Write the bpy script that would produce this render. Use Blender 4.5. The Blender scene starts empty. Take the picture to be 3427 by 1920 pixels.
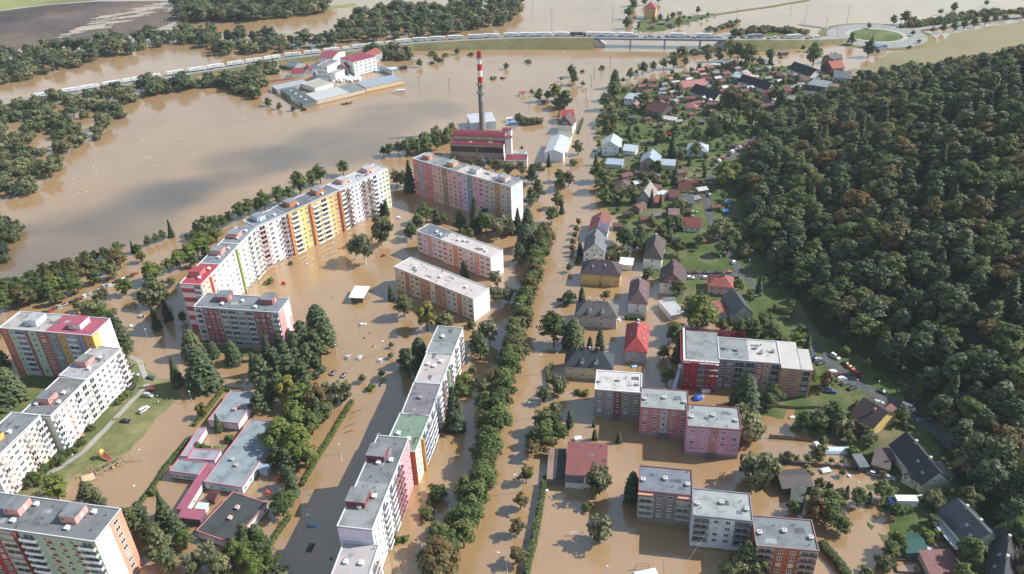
import bpy, math, random
import numpy as np
from mathutils import Matrix, Vector
from mathutils.bvhtree import BVHTree

RND = random.Random(11)
NR = np.random.default_rng(5)
sc = bpy.context.scene
col = sc.collection

# ---------------------------------------------------------------- camera, sky, sun, exposure
CAM_H = 210.0
TILT, ROLL, FPX = math.radians(31.236), math.radians(-1.829), 2010.0
cr, sr, ct, st = math.cos(ROLL), math.sin(ROLL), math.cos(TILT), math.sin(TILT)
right = Vector((cr, sr * st, sr * ct)); up = Vector((-sr, cr * st, cr * ct)); fwd = Vector((0, ct, -st))
camd = bpy.data.cameras.new('camera'); cam = bpy.data.objects.new('camera', camd); col.objects.link(cam)
camd.sensor_width = 36.0; camd.lens = 36.0 * FPX / 2576.0; camd.clip_start = 1.0; camd.clip_end = 9000.0
m = Matrix.Identity(4)
for i, v in enumerate((right, up, -fwd)):
    m[0][i], m[1][i], m[2][i] = v
m[2][3] = CAM_H
cam.matrix_world = m
sc.camera = cam

SUN_EL, SUN_AZ = math.radians(41), math.radians(82)       # azimuth clockwise from +Y
w = bpy.data.worlds.new('World'); sc.world = w; w.use_nodes = True
nt = w.node_tree; nt.nodes.clear()
sky = nt.nodes.new('ShaderNodeTexSky'); sky.sky_type = 'NISHITA'; sky.sun_disc = False
sky.sun_elevation = SUN_EL; sky.sun_rotation = SUN_AZ; sky.air_density = 1.7; sky.dust_density = .3; sky.ozone_density = 2.6
tc = nt.nodes.new('ShaderNodeTexCoord'); mp = nt.nodes.new('ShaderNodeMapping')
mp.inputs['Scale'].default_value = (1.6, 1.6, 5.5)
nz = nt.nodes.new('ShaderNodeTexNoise'); nz.inputs['Scale'].default_value = 1.7; nz.inputs['Detail'].default_value = 5
nz.inputs['Roughness'].default_value = .55
rp = nt.nodes.new('ShaderNodeValToRGB'); rp.color_ramp.elements[0].position = .52; rp.color_ramp.elements[1].position = .66
mx = nt.nodes.new('ShaderNodeMixRGB'); mx.inputs[2].default_value = (4.9, 4.9, 5.5, 1)
bg = nt.nodes.new('ShaderNodeBackground'); bg.inputs['Strength'].default_value = .115
out = nt.nodes.new('ShaderNodeOutputWorld')
L = nt.links.new
L(tc.outputs['Generated'], mp.inputs['Vector']); L(mp.outputs[0], nz.inputs['Vector']); L(nz.outputs['Fac'], rp.inputs[0])
ml = nt.nodes.new('ShaderNodeMath'); ml.operation = 'MULTIPLY'; ml.inputs[1].default_value = .8
L(rp.outputs[0], ml.inputs[0]); L(ml.outputs[0], mx.inputs[0]); L(sky.outputs[0], mx.inputs[1]); L(mx.outputs[0], bg.inputs[0]); L(bg.outputs[0], out.inputs[0])

sl = bpy.data.lights.new('sun', 'SUN'); sl.energy = 5.0; sl.angle = math.radians(.55); sl.color = (1, .965, .91)
so = bpy.data.objects.new('sun', sl); col.objects.link(so)
sd = Vector((math.sin(SUN_AZ) * math.cos(SUN_EL), math.cos(SUN_AZ) * math.cos(SUN_EL), math.sin(SUN_EL)))
so.rotation_euler = sd.to_track_quat('Z', 'Y').to_euler()
sc.view_settings.view_transform = 'Standard'; sc.view_settings.look = 'None'
sc.view_settings.gamma = 1; sc.view_settings.use_curve_mapping = False
sc.view_settings.exposure = 0.64
sc.cycles.max_bounces = 5; sc.cycles.diffuse_bounces = 2; sc.cycles.glossy_bounces = 2; sc.cycles.transparent_max_bounces = 16
sc.cycles.volume_bounces = 0; sc.cycles.use_denoising = True

# ---------------------------------------------------------------- survey: a sight line from the camera station to a level
K = 2576 / 860.0; S0 = 2576 / 3427.0
OX = [0, 860 * S0, 1720 * S0, 2567 * S0]; OY = [0, 480 * S0, 960 * S0, 1440 * S0]

def P(c, r, x, y, z=0.0):
    px, py = x / K * S0 + OX[c] - 1288.0, -(y / K * S0 + OY[r] - 721.5)
    u, v = cr * px - sr * py, sr * px + cr * py
    dx, dy, dz = u, FPX * ct + v * st, -FPX * st + v * ct
    t = (CAM_H - z) / -dz
    return Vector((dx * t, dy * t, z))

def PD(x, y, z=0.0):
    return P(0, 0, x * K / S0, y * K / S0, z)

# ---------------------------------------------------------------- materials
MATS = {}
def lin(h):
    h = h.lstrip('#'); v = [int(h[i:i + 2], 16) / 255 for i in (0, 2, 4)]
    return tuple(((x + .055) / 1.055) ** 2.4 if x > .04045 else x / 12.92 for x in v) + (1,)

def base_mat(name):
    mt = bpy.data.materials.new(name); mt.use_nodes = True
    n = mt.node_tree; b = n.nodes['Principled BSDF']
    return mt, n, b

def noise(n, scale, detail=3, coord='Object', stretch=None, rough=.6):
    t = n.nodes.new('ShaderNodeTexCoord'); x = n.nodes.new('ShaderNodeTexNoise')
    x.inputs['Scale'].default_value = scale; x.inputs['Detail'].default_value = detail; x.inputs['Roughness'].default_value = rough
    if coord == 'World':
        g = n.nodes.new('ShaderNodeNewGeometry'); src = g.outputs['Position']
    else:
        src = t.outputs[coord]
    if stretch:
        mp = n.nodes.new('ShaderNodeMapping'); mp.inputs['Scale'].default_value = stretch
        n.links.new(src, mp.inputs[0]); src = mp.outputs[0]
    n.links.new(src, x.inputs['Vector'])
    return x.outputs['Fac']

def ramp(n, fac, stops):
    r = n.nodes.new('ShaderNodeValToRGB'); e = r.color_ramp.elements
    while len(e) < len(stops): e.new(.5)
    for i, (p, c) in enumerate(stops):
        e[i].position = p; e[i].color = c
    n.links.new(fac, r.inputs[0])
    return r.outputs[0]

def mul(c, k):
    return (c[0] * k, c[1] * k, c[2] * k, 1)

def mixc(n, fac, a, b, mode='MIX'):
    x = n.nodes.new('ShaderNodeMixRGB'); x.blend_type = mode
    for i, v in enumerate((fac, a, b)):
        if hasattr(v, 'links'): n.links.new(v, x.inputs[i])
        else: x.inputs[i].default_value = v
    return x.outputs[0]

def bump(n, b, fac, strength=.3, dist=.1):
    u = n.nodes.new('ShaderNodeBump'); u.inputs['Strength'].default_value = strength; u.inputs['Distance'].default_value = dist
    n.links.new(fac, u.inputs['Height']); n.links.new(u.outputs[0], b.inputs['Normal'])

def plaster(h, wear=.16):
    k = ('plaster', h)
    if k not in MATS:
        mt, n, b = base_mat('plaster'); c = lin(h); g_ = sum(c[:3]) / 3; c = tuple(min(.80, (v * .9 + g_ * .1) * 1.26) for v in c[:3]) + (1,)
        f = noise(n, .35, 4, 'World'); s = noise(n, 1.0, 3, 'World', (1.6, 1.6, .18))
        a = ramp(n, f, [(.3, mul(c, 1 - wear)), (.7, mul(c, 1 + wear * .4))])
        q = ramp(n, s, [(.35, (1 - wear, 1 - wear * .95, 1 - wear * .9, 1)), (.62, (1, 1, 1, 1))])
        n.links.new(mixc(n, .8, a, q, 'MULTIPLY'), b.inputs['Base Color'])
        b.inputs['Roughness'].default_value = .85; MATS[k] = mt
    return MATS[k]

def felt(h, seam=1.0, stain=.40):
    """flat-roof felt: sheets about a metre wide, stains and patches"""
    k = ('felt', h)
    if k not in MATS:
        mt, n, b = base_mat('roof_felt'); c = mul(lin(h), .64)
        f = noise(n, .22, 5, 'Object', None, .65); g = noise(n, 1.7, 4)
        a = ramp(n, f, [(.32, mul(c, 1 - stain)), (.5, c), (.72, mul(c, 1.14))])
        q = ramp(n, g, [(.3, (.86, .86, .87, 1)), (.6, (1, 1, 1, 1))])
        a = mixc(n, .8, a, q, 'MULTIPLY')
        wv = n.nodes.new('ShaderNodeTexWave'); wv.inputs['Scale'].default_value = .32; wv.inputs['Distortion'].default_value = .25; wv.bands_direction = 'X'
        t = n.nodes.new('ShaderNodeTexCoord'); n.links.new(t.outputs['Object'], wv.inputs['Vector'])
        w2 = ramp(n, wv.outputs['Fac'], [(.0, (.82, .82, .83, 1)), (.10, (1, 1, 1, 1))])
        n.links.new(mixc(n, min(1, .85 * seam), a, w2, 'MULTIPLY'), b.inputs['Base Color'])
        b.inputs['Roughness'].default_value = .8; bump(n, b, g, .25, .05); MATS[k] = mt
    return MATS[k]

def tiles(h, wear=.3):
    k = ('tiles', h)
    if k not in MATS:
        mt, n, b = base_mat('roof_tiles'); c = mul(lin(h), .62)
        f = noise(n, .5, 5, 'World'); g = noise(n, 5.0, 2, 'World')
        a = ramp(n, f, [(.3, mul(c, 1 - wear)), (.55, c), (.75, mul(c, 1.2))])
        q = ramp(n, g, [(.3, (.75, .75, .75, 1)), (.65, (1.05, 1.05, 1.05, 1))])
        n.links.new(mixc(n, .7, a, q, 'MULTIPLY'), b.inputs['Base Color'])
        b.inputs['Roughness'].default_value = .7; bump(n, b, g, .5, .08); MATS[k] = mt
    return MATS[k]

def metalroof(h, rough=.38, gap=.55):
    k = ('metal', h)
    if k not in MATS:
        mt, n, b = base_mat('sheet_metal'); c = mul(lin(h), .62)
        f = noise(n, .3, 4, 'World')
        a = ramp(n, f, [(.3, mul(c, .84)), (.65, mul(c, 1.06))])
        wv = n.nodes.new('ShaderNodeTexWave'); wv.inputs['Scale'].default_value = gap; wv.bands_direction = 'X'
        t = n.nodes.new('ShaderNodeTexCoord'); n.links.new(t.outputs['Object'], wv.inputs['Vector'])
        w2 = ramp(n, wv.outputs['Fac'], [(.0, (.8, .8, .8, 1)), (.15, (1, 1, 1, 1))])
        n.links.new(mixc(n, .6, a, w2, 'MULTIPLY'), b.inputs['Base Color'])
        b.inputs['Roughness'].default_value = rough; MATS[k] = mt
    return MATS[k]

def paint(h, rough=.5, metal=0.0, name='painted_surface'):
    k = ('paint', h, rough, metal)
    if k not in MATS:
        mt, n, b = base_mat(name); c = lin(h)
        n.links.new(ramp(n, noise(n, .8, 3, 'World'), [(.3, mul(c, .9)), (.7, mul(c, 1.04))]), b.inputs['Base Color'])
        b.inputs['Roughness'].default_value = rough; b.inputs['Metallic'].default_value = metal; MATS[k] = mt
    return MATS[k]

def glass():
    k = ('glass',)
    if k not in MATS:
        mt, n, b = base_mat('window_glass')
        oi = n.nodes.new('ShaderNodeObjectInfo')
        n.links.new(ramp(n, oi.outputs['Random'], [(0, (.02, .023, .028, 1)), (.45, (.05, .054, .06, 1)), (.7, (.15, .15, .15, 1)), (1, (.42, .41, .38, 1))]), b.inputs['Base Color'])  # paler panes: curtains, and sky reflection put into the base colour
        b.inputs['Roughness'].default_value = .12; b.inputs['Specular IOR Level'].default_value = .6; MATS[k] = mt
    return MATS[k]

def carpaint():
    k = ('car',)
    if k not in MATS:
        mt, n, b = base_mat('car_paint'); oi = n.nodes.new('ShaderNodeObjectInfo')
        d = ramp(n, noise(n, 2.0, 3), [(.3, (.88, .87, .85, 1)), (.7, (1, 1, 1, 1))])
        n.links.new(mixc(n, 1.0, oi.outputs['Color'], d, 'MULTIPLY'), b.inputs['Base Color'])
        b.inputs['Roughness'].default_value = .3; b.inputs['Coat Weight'].default_value = .4; MATS[k] = mt
    return MATS[k]

def leafmat(name, stops, trans=.30):
    """leaf colour drifts from tree to tree (object random) and clump to clump"""
    k = ('leaf', name)
    if k not in MATS:
        mt, n, b = base_mat(name)
        oi = n.nodes.new('ShaderNodeObjectInfo')
        a = ramp(n, oi.outputs['Random'], stops)
        f = noise(n, .55, 3, 'World'); g = noise(n, 2.6, 2, 'World')
        q = ramp(n, f, [(.3, (.70, .74, .66, 1)), (.68, (1.25, 1.2, 1.05, 1))])
        q2 = ramp(n, g, [(.3, (.72, .74, .72, 1)), (.7, (1.22, 1.2, 1.12, 1))])
        c = mixc(n, .9, mixc(n, .9, a, q, 'MULTIPLY'), q2, 'MULTIPLY')
        n.links.new(c, b.inputs['Base Color']); b.inputs['Roughness'].default_value = .62; b.inputs['Specular IOR Level'].default_value = .25
        tr = n.nodes.new('ShaderNodeBsdfTranslucent'); n.links.new(c, tr.inputs[0])
        ms = n.nodes.new('ShaderNodeMixShader'); ms.inputs[0].default_value = trans
        o = n.nodes['Material Output']
        n.links.new(b.outputs[0], ms.inputs[1]); n.links.new(tr.outputs[0], ms.inputs[2]); n.links.new(ms.outputs[0], o.inputs[0])
        MATS[k] = mt
    return MATS[k]

# ---------------------------------------------------------------- mesh and object helpers
class MB:
    def __init__(s): s.v = []; s.f = []; s.m = []
    def face(s, pts, mi=0):
        i = len(s.v); s.v += [tuple(p) for p in pts]; s.f.append(tuple(range(i, i + len(pts)))); s.m.append(mi); return s
    def box(s, x0, x1, y0, y1, z0, z1, mi=0):
        i = len(s.v)
        s.v += [(x0, y0, z0), (x1, y0, z0), (x1, y1, z0), (x0, y1, z0), (x0, y0, z1), (x1, y0, z1), (x1, y1, z1), (x0, y1, z1)]
        for q in ((0, 3, 2, 1), (4, 5, 6, 7), (0, 1, 5, 4), (1, 2, 6, 5), (2, 3, 7, 6), (3, 0, 4, 7)):
            s.f.append(tuple(i + k for k in q)); s.m.append(mi)
        return s
    def prism(s, pts, z0, z1, mi=0):
        i = len(s.v); n = len(pts)
        s.v += [(p[0], p[1], z0) for p in pts] + [(p[0], p[1], z1) for p in pts]
        s.f.append(tuple(i + k for k in reversed(range(n)))); s.f.append(tuple(i + n + k for k in range(n))); s.m += [mi, mi]
        for k in range(n):
            j = (k + 1) % n; s.f.append((i + k, i + j, i + n + j, i + n + k)); s.m.append(mi)
        return s
    def loft(s, rings, mi=0, cap=True):
        i = len(s.v); n = len(rings[0])
        for r in rings: s.v += [tuple(p) for p in r]
        for a in range(len(rings) - 1):
            for k in range(n):
                j = (k + 1) % n; s.f.append((i + a * n + k, i + a * n + j, i + (a + 1) * n + j, i + (a + 1) * n + k)); s.m.append(mi)
        if cap:
            s.f.append(tuple(i + k for k in reversed(range(n)))); s.f.append(tuple(i + (len(rings) - 1) * n + k for k in range(n))); s.m += [mi, mi]
        return s
    def tube(s, p, q, r0, r1=None, n=6, mi=0):
        p, q = Vector(p), Vector(q); r1 = r0 if r1 is None else r1
        d = (q - p).normalized(); a = d.orthogonal().normalized(); b = d.cross(a)
        ring = lambda c, r: [c + (a * math.cos(2 * math.pi * k / n) + b * math.sin(2 * math.pi * k / n)) * r for k in range(n)]
        return s.loft([ring(p, r0), ring(q, r1)], mi)
    def mesh(s, name, mats):
        me = bpy.data.meshes.new(name); me.from_pydata(s.v, [], s.f)
        for x in (mats if isinstance(mats, (list, tuple)) else [mats]): me.materials.append(x)
        if any(s.m): me.polygons.foreach_set('material_index', s.m)
        me.update(); return me
    def obj(s, name, mats, parent=None, loc=(0, 0, 0), rz=0.0):
        return inst(name, s.mesh(name, mats), parent, loc, rz)

def inst(name, me, parent=None, loc=(0, 0, 0), rz=0.0, sc_=None):
    o = bpy.data.objects.new(name, me); col.objects.link(o)
    if parent is not None: o.parent = parent
    o.location = loc
    if rz: o.rotation_euler = (0, 0, rz)
    if sc_ is not None: o.scale = sc_ if hasattr(sc_, '__len__') else (sc_, sc_, sc_)
    return o

def tag(o, label=None, cat=None, group=None, kind=None):
    if label: o['label'] = label
    if cat: o['category'] = cat
    if group: o['group'] = group
    if kind: o['kind'] = kind
    return o

def thing(name, label, cat, loc=(0, 0, 0), rz=0.0, group=None):
    o = bpy.data.objects.new(name, None); o.empty_display_size = .5; col.objects.link(o)
    o.location = loc; o.rotation_euler = (0, 0, rz)
    return tag(o, label, cat, group)

def copy_tree(o, parent=None):
    c = o.copy(); col.objects.link(c)
    if parent is not None: c.parent = parent
    for ch in o.children: copy_tree(ch, c)
    return c

AUTO = []          # things whose label is finished at the end from what stands near them
MARKS = []         # landmark phrases
def auto(o, desc, cat, group):
    tag(o, None, cat, group); AUTO.append((o, desc)); return o

def struct(o): o['kind'] = 'structure'; return o

def inpoly(x, y, poly):
    """numpy point in polygon"""
    r = np.zeros(np.shape(x), bool); n = len(poly)
    for i in range(n):
        x0, y0 = poly[i]; x1, y1 = poly[(i + 1) % n]
        if y0 == y1: continue
        c = ((y0 > y) != (y1 > y)) & (x < (x1 - x0) * (y - y0) / (y1 - y0) + x0)
        r ^= c
    return r

def edgedist(x, y, poly):
    d = np.full(np.shape(x), 1e9); n = len(poly)
    for i in range(n):
        a = np.array(poly[i][:2], float); b = np.array(poly[(i + 1) % n][:2], float); e = b - a
        t = np.clip(((x - a[0]) * e[0] + (y - a[1]) * e[1]) / max(e @ e, 1e-9), 0, 1)
        d = np.minimum(d, np.hypot(x - a[0] - t * e[0], y - a[1] - t * e[1]))
    return d

_ph = NR.uniform(0, 6.28, (24, 3)); _dr = NR.uniform(0, 6.28, 24)
def vnoise(x, y, wl):
    """smooth sum-of-waves noise, about -1..1"""
    o = 0
    for i in range(8):
        k = 2 * math.pi / (wl * (1 - .07 * i)); a = _dr[i * 3 % 24 + i % 3]
        o = o + np.sin(k * (x * math.cos(a) + y * math.sin(a)) + _ph[i][0]) * np.cos(k * .6 * (y * math.cos(a) - x * math.sin(a)) + _ph[i][1])
    return o / 2.6
# ---------------------------------------------------------------- water and land
def water_mat():
    mt, n, b = base_mat('flood_water')
    f = noise(n, .012, 6, 'World', (1.0, .55, 1), .6); g = noise(n, .09, 4, 'World', (.6, 1.4, 1))
    a = ramp(n, f, [(.3, (.243, .152, .074, 1)), (.5, (.284, .180, .089, 1)), (.7, (.325, .211, .108, 1))])
    q = ramp(n, g, [(.3, (.94, .94, .95, 1)), (.7, (1.05, 1.04, 1.03, 1))])
    n.links.new(mixc(n, .8, a, q, 'MULTIPLY'), b.inputs['Base Color'])
    b.inputs['IOR'].default_value = 1.6; b.inputs['Specular IOR Level'].default_value = 1.0
    st_ = noise(n, .035, 5, 'World', (.35, 1.6, 1), .7); rr = n.nodes.new('ShaderNodeMapRange'); rr.inputs['From Min'].default_value = .38; rr.inputs['From Max'].default_value = .62; rr.inputs['To Min'].default_value = .06; rr.inputs['To Max'].default_value = .24
    n.links.new(st_, rr.inputs[0]); n.links.new(rr.outputs[0], b.inputs['Roughness'])
    h1 = noise(n, .9, 3, 'World', (1, .6, 1)); h2 = noise(n, .16, 4, 'World', (1, .5, 1))
    # rough fast water where the current leaves the bridge
    gm = n.nodes.new('ShaderNodeNewGeometry'); vm = n.nodes.new('ShaderNodeVectorMath'); vm.operation = 'SUBTRACT'; c0 = PD(1215, 212); vm.inputs[1].default_value = (c0.x, c0.y, 0)
    n.links.new(gm.outputs['Position'], vm.inputs[0]); vs = n.nodes.new('ShaderNodeMapping'); vs.inputs['Rotation'].default_value = (0, 0, .5); vs.inputs['Scale'].default_value = (.011, .026, 1); n.links.new(vm.outputs[0], vs.inputs[0])
    ln = n.nodes.new('ShaderNodeVectorMath'); ln.operation = 'LENGTH'; n.links.new(vs.outputs[0], ln.inputs[0])
    mk = n.nodes.new('ShaderNodeMapRange'); mk.inputs['From Min'].default_value = .25; mk.inputs['From Max'].default_value = 1.1; mk.inputs['To Min'].default_value = 3.2; mk.inputs['To Max'].default_value = 0; n.links.new(ln.outputs['Value'], mk.inputs[0])
    h3 = noise(n, .22, 4, 'World', (.7, 1.5, 1)); m3 = n.nodes.new('ShaderNodeMath'); m3.operation = 'MULTIPLY'; n.links.new(h3, m3.inputs[0]); n.links.new(mk.outputs[0], m3.inputs[1])
    s = n.nodes.new('ShaderNodeMath'); s.operation = 'MULTIPLY_ADD'; s.inputs[1].default_value = 1.6
    n.links.new(h2, s.inputs[0]); n.links.new(h1, s.inputs[2])
    s2 = n.nodes.new('ShaderNodeMath'); s2.operation = 'MULTIPLY_ADD'; s2.inputs[1].default_value = 2.5; n.links.new(m3.outputs[0], s2.inputs[0]); n.links.new(s.outputs[0], s2.inputs[2]); bump(n, b, s2.outputs[0], .10, .3)
    return mt

WATER = water_mat()
mb = MB()
N = 24
xs = np.linspace(-3200, 3200, N + 1); ys = np.linspace(-600, 5200, N + 1)
for j in range(N + 1):
    for i in range(N + 1): mb.v.append((xs[i], ys[j], 0))
for j in range(N):
    for i in range(N):
        k = j * (N + 1) + i; mb.f.append((k, k + 1, k + N + 2, k + N + 1)); mb.m.append(0)
struct(mb.obj('flood_water', WATER))

def groundmat(name, stops, fine=1.4, coarse=.06, bumpk=.5, stripes=None):
    mt, n, b = base_mat(name)
    a = ramp(n, noise(n, coarse, 5, 'World', None, .65), stops)
    q = ramp(n, noise(n, fine, 4, 'World'), [(.3, (.7, .72, .66, 1)), (.7, (1.2, 1.17, 1.1, 1))])
    c = mixc(n, .85, a, q, 'MULTIPLY')
    if stripes:
        wv = n.nodes.new('ShaderNodeTexWave'); wv.inputs['Scale'].default_value = stripes[0]; wv.inputs['Distortion'].default_value = 1.5; wv.inputs['Detail'].default_value = 2
        g = n.nodes.new('ShaderNodeNewGeometry'); mp = n.nodes.new('ShaderNodeMapping'); mp.inputs['Rotation'].default_value = (0, 0, stripes[1])
        n.links.new(g.outputs['Position'], mp.inputs[0]); n.links.new(mp.outputs[0], wv.inputs['Vector'])
        c = mixc(n, stripes[2], c, ramp(n, wv.outputs['Fac'], [(.2, (.6, .6, .6, 1)), (.7, (1.2, 1.18, 1.15, 1))]), 'MULTIPLY')
    n.links.new(c, b.inputs['Base Color']); b.inputs['Roughness'].default_value = .95; b.inputs['Specular IOR Level'].default_value = .2
    bump(n, b, noise(n, fine * 2, 3, 'World'), bumpk, .15); return mt

GRASS = groundmat('grass_ground', [(.3, (.052, .075, .022, 1)), (.5, (.085, .108, .036, 1)), (.68, (.165, .150, .070, 1))])
LAWN = groundmat('lawn', [(.3, (.085, .10, .035, 1)), (.48, (.13, .135, .055, 1)), (.66, (.24, .205, .115, 1))], 1.8, .05)
YARD = groundmat('garden_ground', [(.3, (.04, .062, .018, 1)), (.5, (.072, .10, .03, 1)), (.6, (.12, .115, .06, 1)), (.72, (.2, .15, .095, 1))], 1.2, .055)
FOREST = groundmat('forest_floor', [(.3, (.02, .025, .012, 1)), (.7, (.05, .045, .025, 1))])
STUBBLE = groundmat('stubble_field', [(.3, (.175, .15, .082, 1)), (.6, (.23, .195, .115, 1)), (.75, (.16, .15, .07, 1))], .5, .012, .3, (.10, 1.1, .25))
PLOUGH = groundmat('ploughed_field', [(.3, (.060, .050, .052, 1)), (.5, (.095, .075, .070, 1)), (.7, (.20, .135, .095, 1))], .25, .006, .6, (.09, -.35, .55))
MEADOW = groundmat('far_meadow', [(.3, (.16, .17, .06, 1)), (.7, (.25, .24, .11, 1))], .3, .01)
ASPHALT = groundmat('asphalt', [(.3, (.06, .062, .066, 1)), (.7, (.105, .105, .108, 1))], 1.5, .2, .2)
PALEROAD = groundmat('pale_road', [(.3, (.20, .20, .20, 1)), (.7, (.28, .275, .265, 1))], 1.5, .1, .2)
GRAVELPATH = groundmat('gravel_path', [(.3, (.24, .225, .20, 1)), (.7, (.33, .31, .285, 1))], 1.5, .2, .2)

LAND = []
def gz(x, y):
    h = 0.0
    for t in LAND:
        q = t.ray_cast(Vector((x, y, 400)), Vector((0, 0, -1)))
        if q[0] is not None: h = max(h, q[0].z)
    return h

def gridland(name, x0, x1, y0, y1, res, fz, mat, keep=-.35, hold=True):
    xs = np.arange(x0, x1 + res, res); ys = np.arange(y0, y1 + res, res)
    X, Y = np.meshgrid(xs, ys); Z = fz(X, Y); ok = Z > keep
    nx = len(xs); cell = ok[:-1, :-1] | ok[1:, :-1] | ok[:-1, 1:] | ok[1:, 1:]
    jj, ii = np.nonzero(cell); a = jj * nx + ii
    F = np.stack([a, a + 1, a + nx + 1, a + nx], 1)
    used, inv = np.unique(F, return_inverse=True); F = inv.reshape(F.shape)
    V = np.stack([X.ravel()[used], Y.ravel()[used], np.maximum(Z.ravel()[used], -1.5)], 1)
    me = bpy.data.meshes.new(name); me.from_pydata(V.tolist(), [], F.tolist()); me.materials.append(mat); me.shade_smooth(); me.update()
    if hold: LAND.append(BVHTree.FromPolygons([Vector(v) for v in V.tolist()], F.tolist()))
    return struct(inst(name, me))

def land(name, pts, mat, hmax=.5, slope=.08, res=2.0, wob=.22, wl=14, dome=0.0):
    pts = [tuple(p[:2]) for p in pts]
    xs = [p[0] for p in pts]; ys = [p[1] for p in pts]; m = 8
    def fz(X, Y):
        d = edgedist(X, Y, pts); d = np.where(inpoly(X, Y, pts), d, -d)
        z = np.minimum(d * slope, hmax) + vnoise(X, Y, wl) * wob * np.clip(1.2 - np.abs(d) / 30, .35, 1) + np.clip(d, 0, 99) * dome
        return np.where(d < -m * .8, -2, z)
    return gridland(name, min(xs) - m, max(xs) + m, min(ys) - m, max(ys) + m, res, fz, mat)

def ribbon(name, pts, width, mat, lift=.06, step=3.0, zf=None):
    """a road or path laid on the ground"""
    q = [Vector(p[:2]) for p in pts]; d = []
    for a, b in zip(q, q[1:]):
        k = max(1, int((b - a).length / step)); d += [a.lerp(b, i / k) for i in range(k)]
    d.append(q[-1]); mbb = MB()
    for i, p in enumerate(d):
        t = (d[min(i + 1, len(d) - 1)] - d[max(i - 1, 0)]).normalized(); nrm = Vector((-t.y, t.x))
        for s in (-1, 1):
            e = p + nrm * s * width / 2; z = (gz(e.x, e.y) if zf is None else zf(e.x, e.y)) + lift
            mbb.v.append((e.x, e.y, z))
    for i in range(len(d) - 1):
        mbb.f.append((2 * i, 2 * i + 2, 2 * i + 3, 2 * i + 1)); mbb.m.append(0)
    return struct(mbb.obj(name, mat))

# wooded hill on the far side of the gardens
FY = [60, 120, 174, 228, 257, 277, 296, 346, 389, 452, 502, 561, 611, 680, 760]
FX = [152, 150, 153, 157, 158, 150, 141, 135, 132, 147, 165, 200, 247, 302, 400]
def foot(y): return np.interp(y, FY, FX)
def hill_z(X, Y):
    d = X - foot(Y)
    z = .9 + np.minimum(np.maximum(d, 0) * .37, 84) * np.clip(1 - (Y - 470) / 230, 0, 1) + np.clip(d, 0, 40) * .02
    z = z + vnoise(X, Y, 60) * 1.2 * np.clip(d / 30, 0, 1)
    # the ridge line falls away towards the stubble field
    u = 1288 + (right.x * X + right.y * Y + right.z * (z - CAM_H)) / (fwd.y * Y + fwd.z * (z - CAM_H)) * FPX
    tv = (721.5 - np.interp(u, [2060, 2150, 2250, 2330, 2400, 2500, 2600, 2800], [235, 192, 174, 164, 150, 136, 122, 105])) / FPX
    top = CAM_H - (up.x * X + up.y * Y - tv * fwd.y * Y) / (up.z - tv * fwd.z)
    return np.where((d < -4) | (top < 12), -2, np.minimum(z, top - 12))
gridland('hill', 120, 620, 60, 640, 6, hill_z, FOREST)

T1 = [PD(*p) for p in [(1500, 300), (1545, 228), (1640, 200), (1760, 172), (1850, 152), (1960, 165), (2090, 190), (2140, 215), (2190, 205), (2060, 260), (1985, 320),
     (1930, 400), (1915, 480), (1930, 600), (2010, 700), (2130, 830), (2235, 890), (2345, 965), (2420, 1085), (2500, 1195), (2590, 1290), (2640, 1400), (2640, 1520), (2330, 1520), (2316, 1443), (2316, 1410),
     (2262, 1402), (2215, 1345), (2236, 1300), (2212, 1232), (2235, 1200), (2165, 1150), (2128, 1130), (2070, 1112), (2040, 1092), (2000, 1075), (1960, 1045), (1920, 1030), (1985, 1020),
     (1930, 985), (1900, 880), (1850, 828), (1780, 800), (1700, 772), (1690, 722), (1640, 690), (1612, 640), (1575, 600), (1548, 545), (1500, 480), (1508, 400)]]
land('garden_ground', T1, YARD, .75, .06, 2.0, .30, 17, .012)
# grass bank between the staggered white flats and the playground
LB = [P(0, 2, 1250, 700), P(0, 2, 1340, 705), P(0, 2, 1430, 755), P(0, 2, 1560, 900), P(0, 2, 1745, 930), P(0, 2, 1800, 1110), P(0, 2, 1690, 1210), P(0, 2, 1560, 1320), P(0, 2, 1490, 1438), P(0, 3, 1465, 70),
      P(0, 3, 1340, 185), P(0, 3, 1190, 260), P(0, 3, 1110, 370), P(0, 3, 960, 420), P(0, 3, 800, 420), P(0, 3, 740, 540), P(0, 3, 560, 650), P(0, 3, 300, 720), P(0, 3, 120, 700), P(0, 3, 180, 560), P(0, 3, 520, 250), P(0, 3, 800, 60), P(0, 2, 1200, 1000)]
land('lawn', LB, LAWN, .55, .10, 1.5, .16, 15)
land('courtyard_lawn', [P(0, 2, 330, 880), P(0, 2, 640, 880), P(0, 2, 300, 1270), P(0, 2, -60, 1330), P(0, 2, -120, 1000)], GRASS, .5, .1, 2, .15)
land('courtyard_lawn', [P(0, 2, 1930, 430), P(0, 2, 2060, 560), P(1, 2, 120, 650), P(1, 2, 40, 700), P(0, 2, 2330, 690), P(0, 2, 2120, 640), P(0, 2, 1960, 560)], GRASS, .5, .12, 2, .12)
land('courtyard_lawn', [P(0, 3, 2150, 150), P(0, 3, 2270, 150), P(0, 3, 2190, 262), P(0, 3, 2080, 262)], LAWN, .5, .4, 1, .05)
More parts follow.
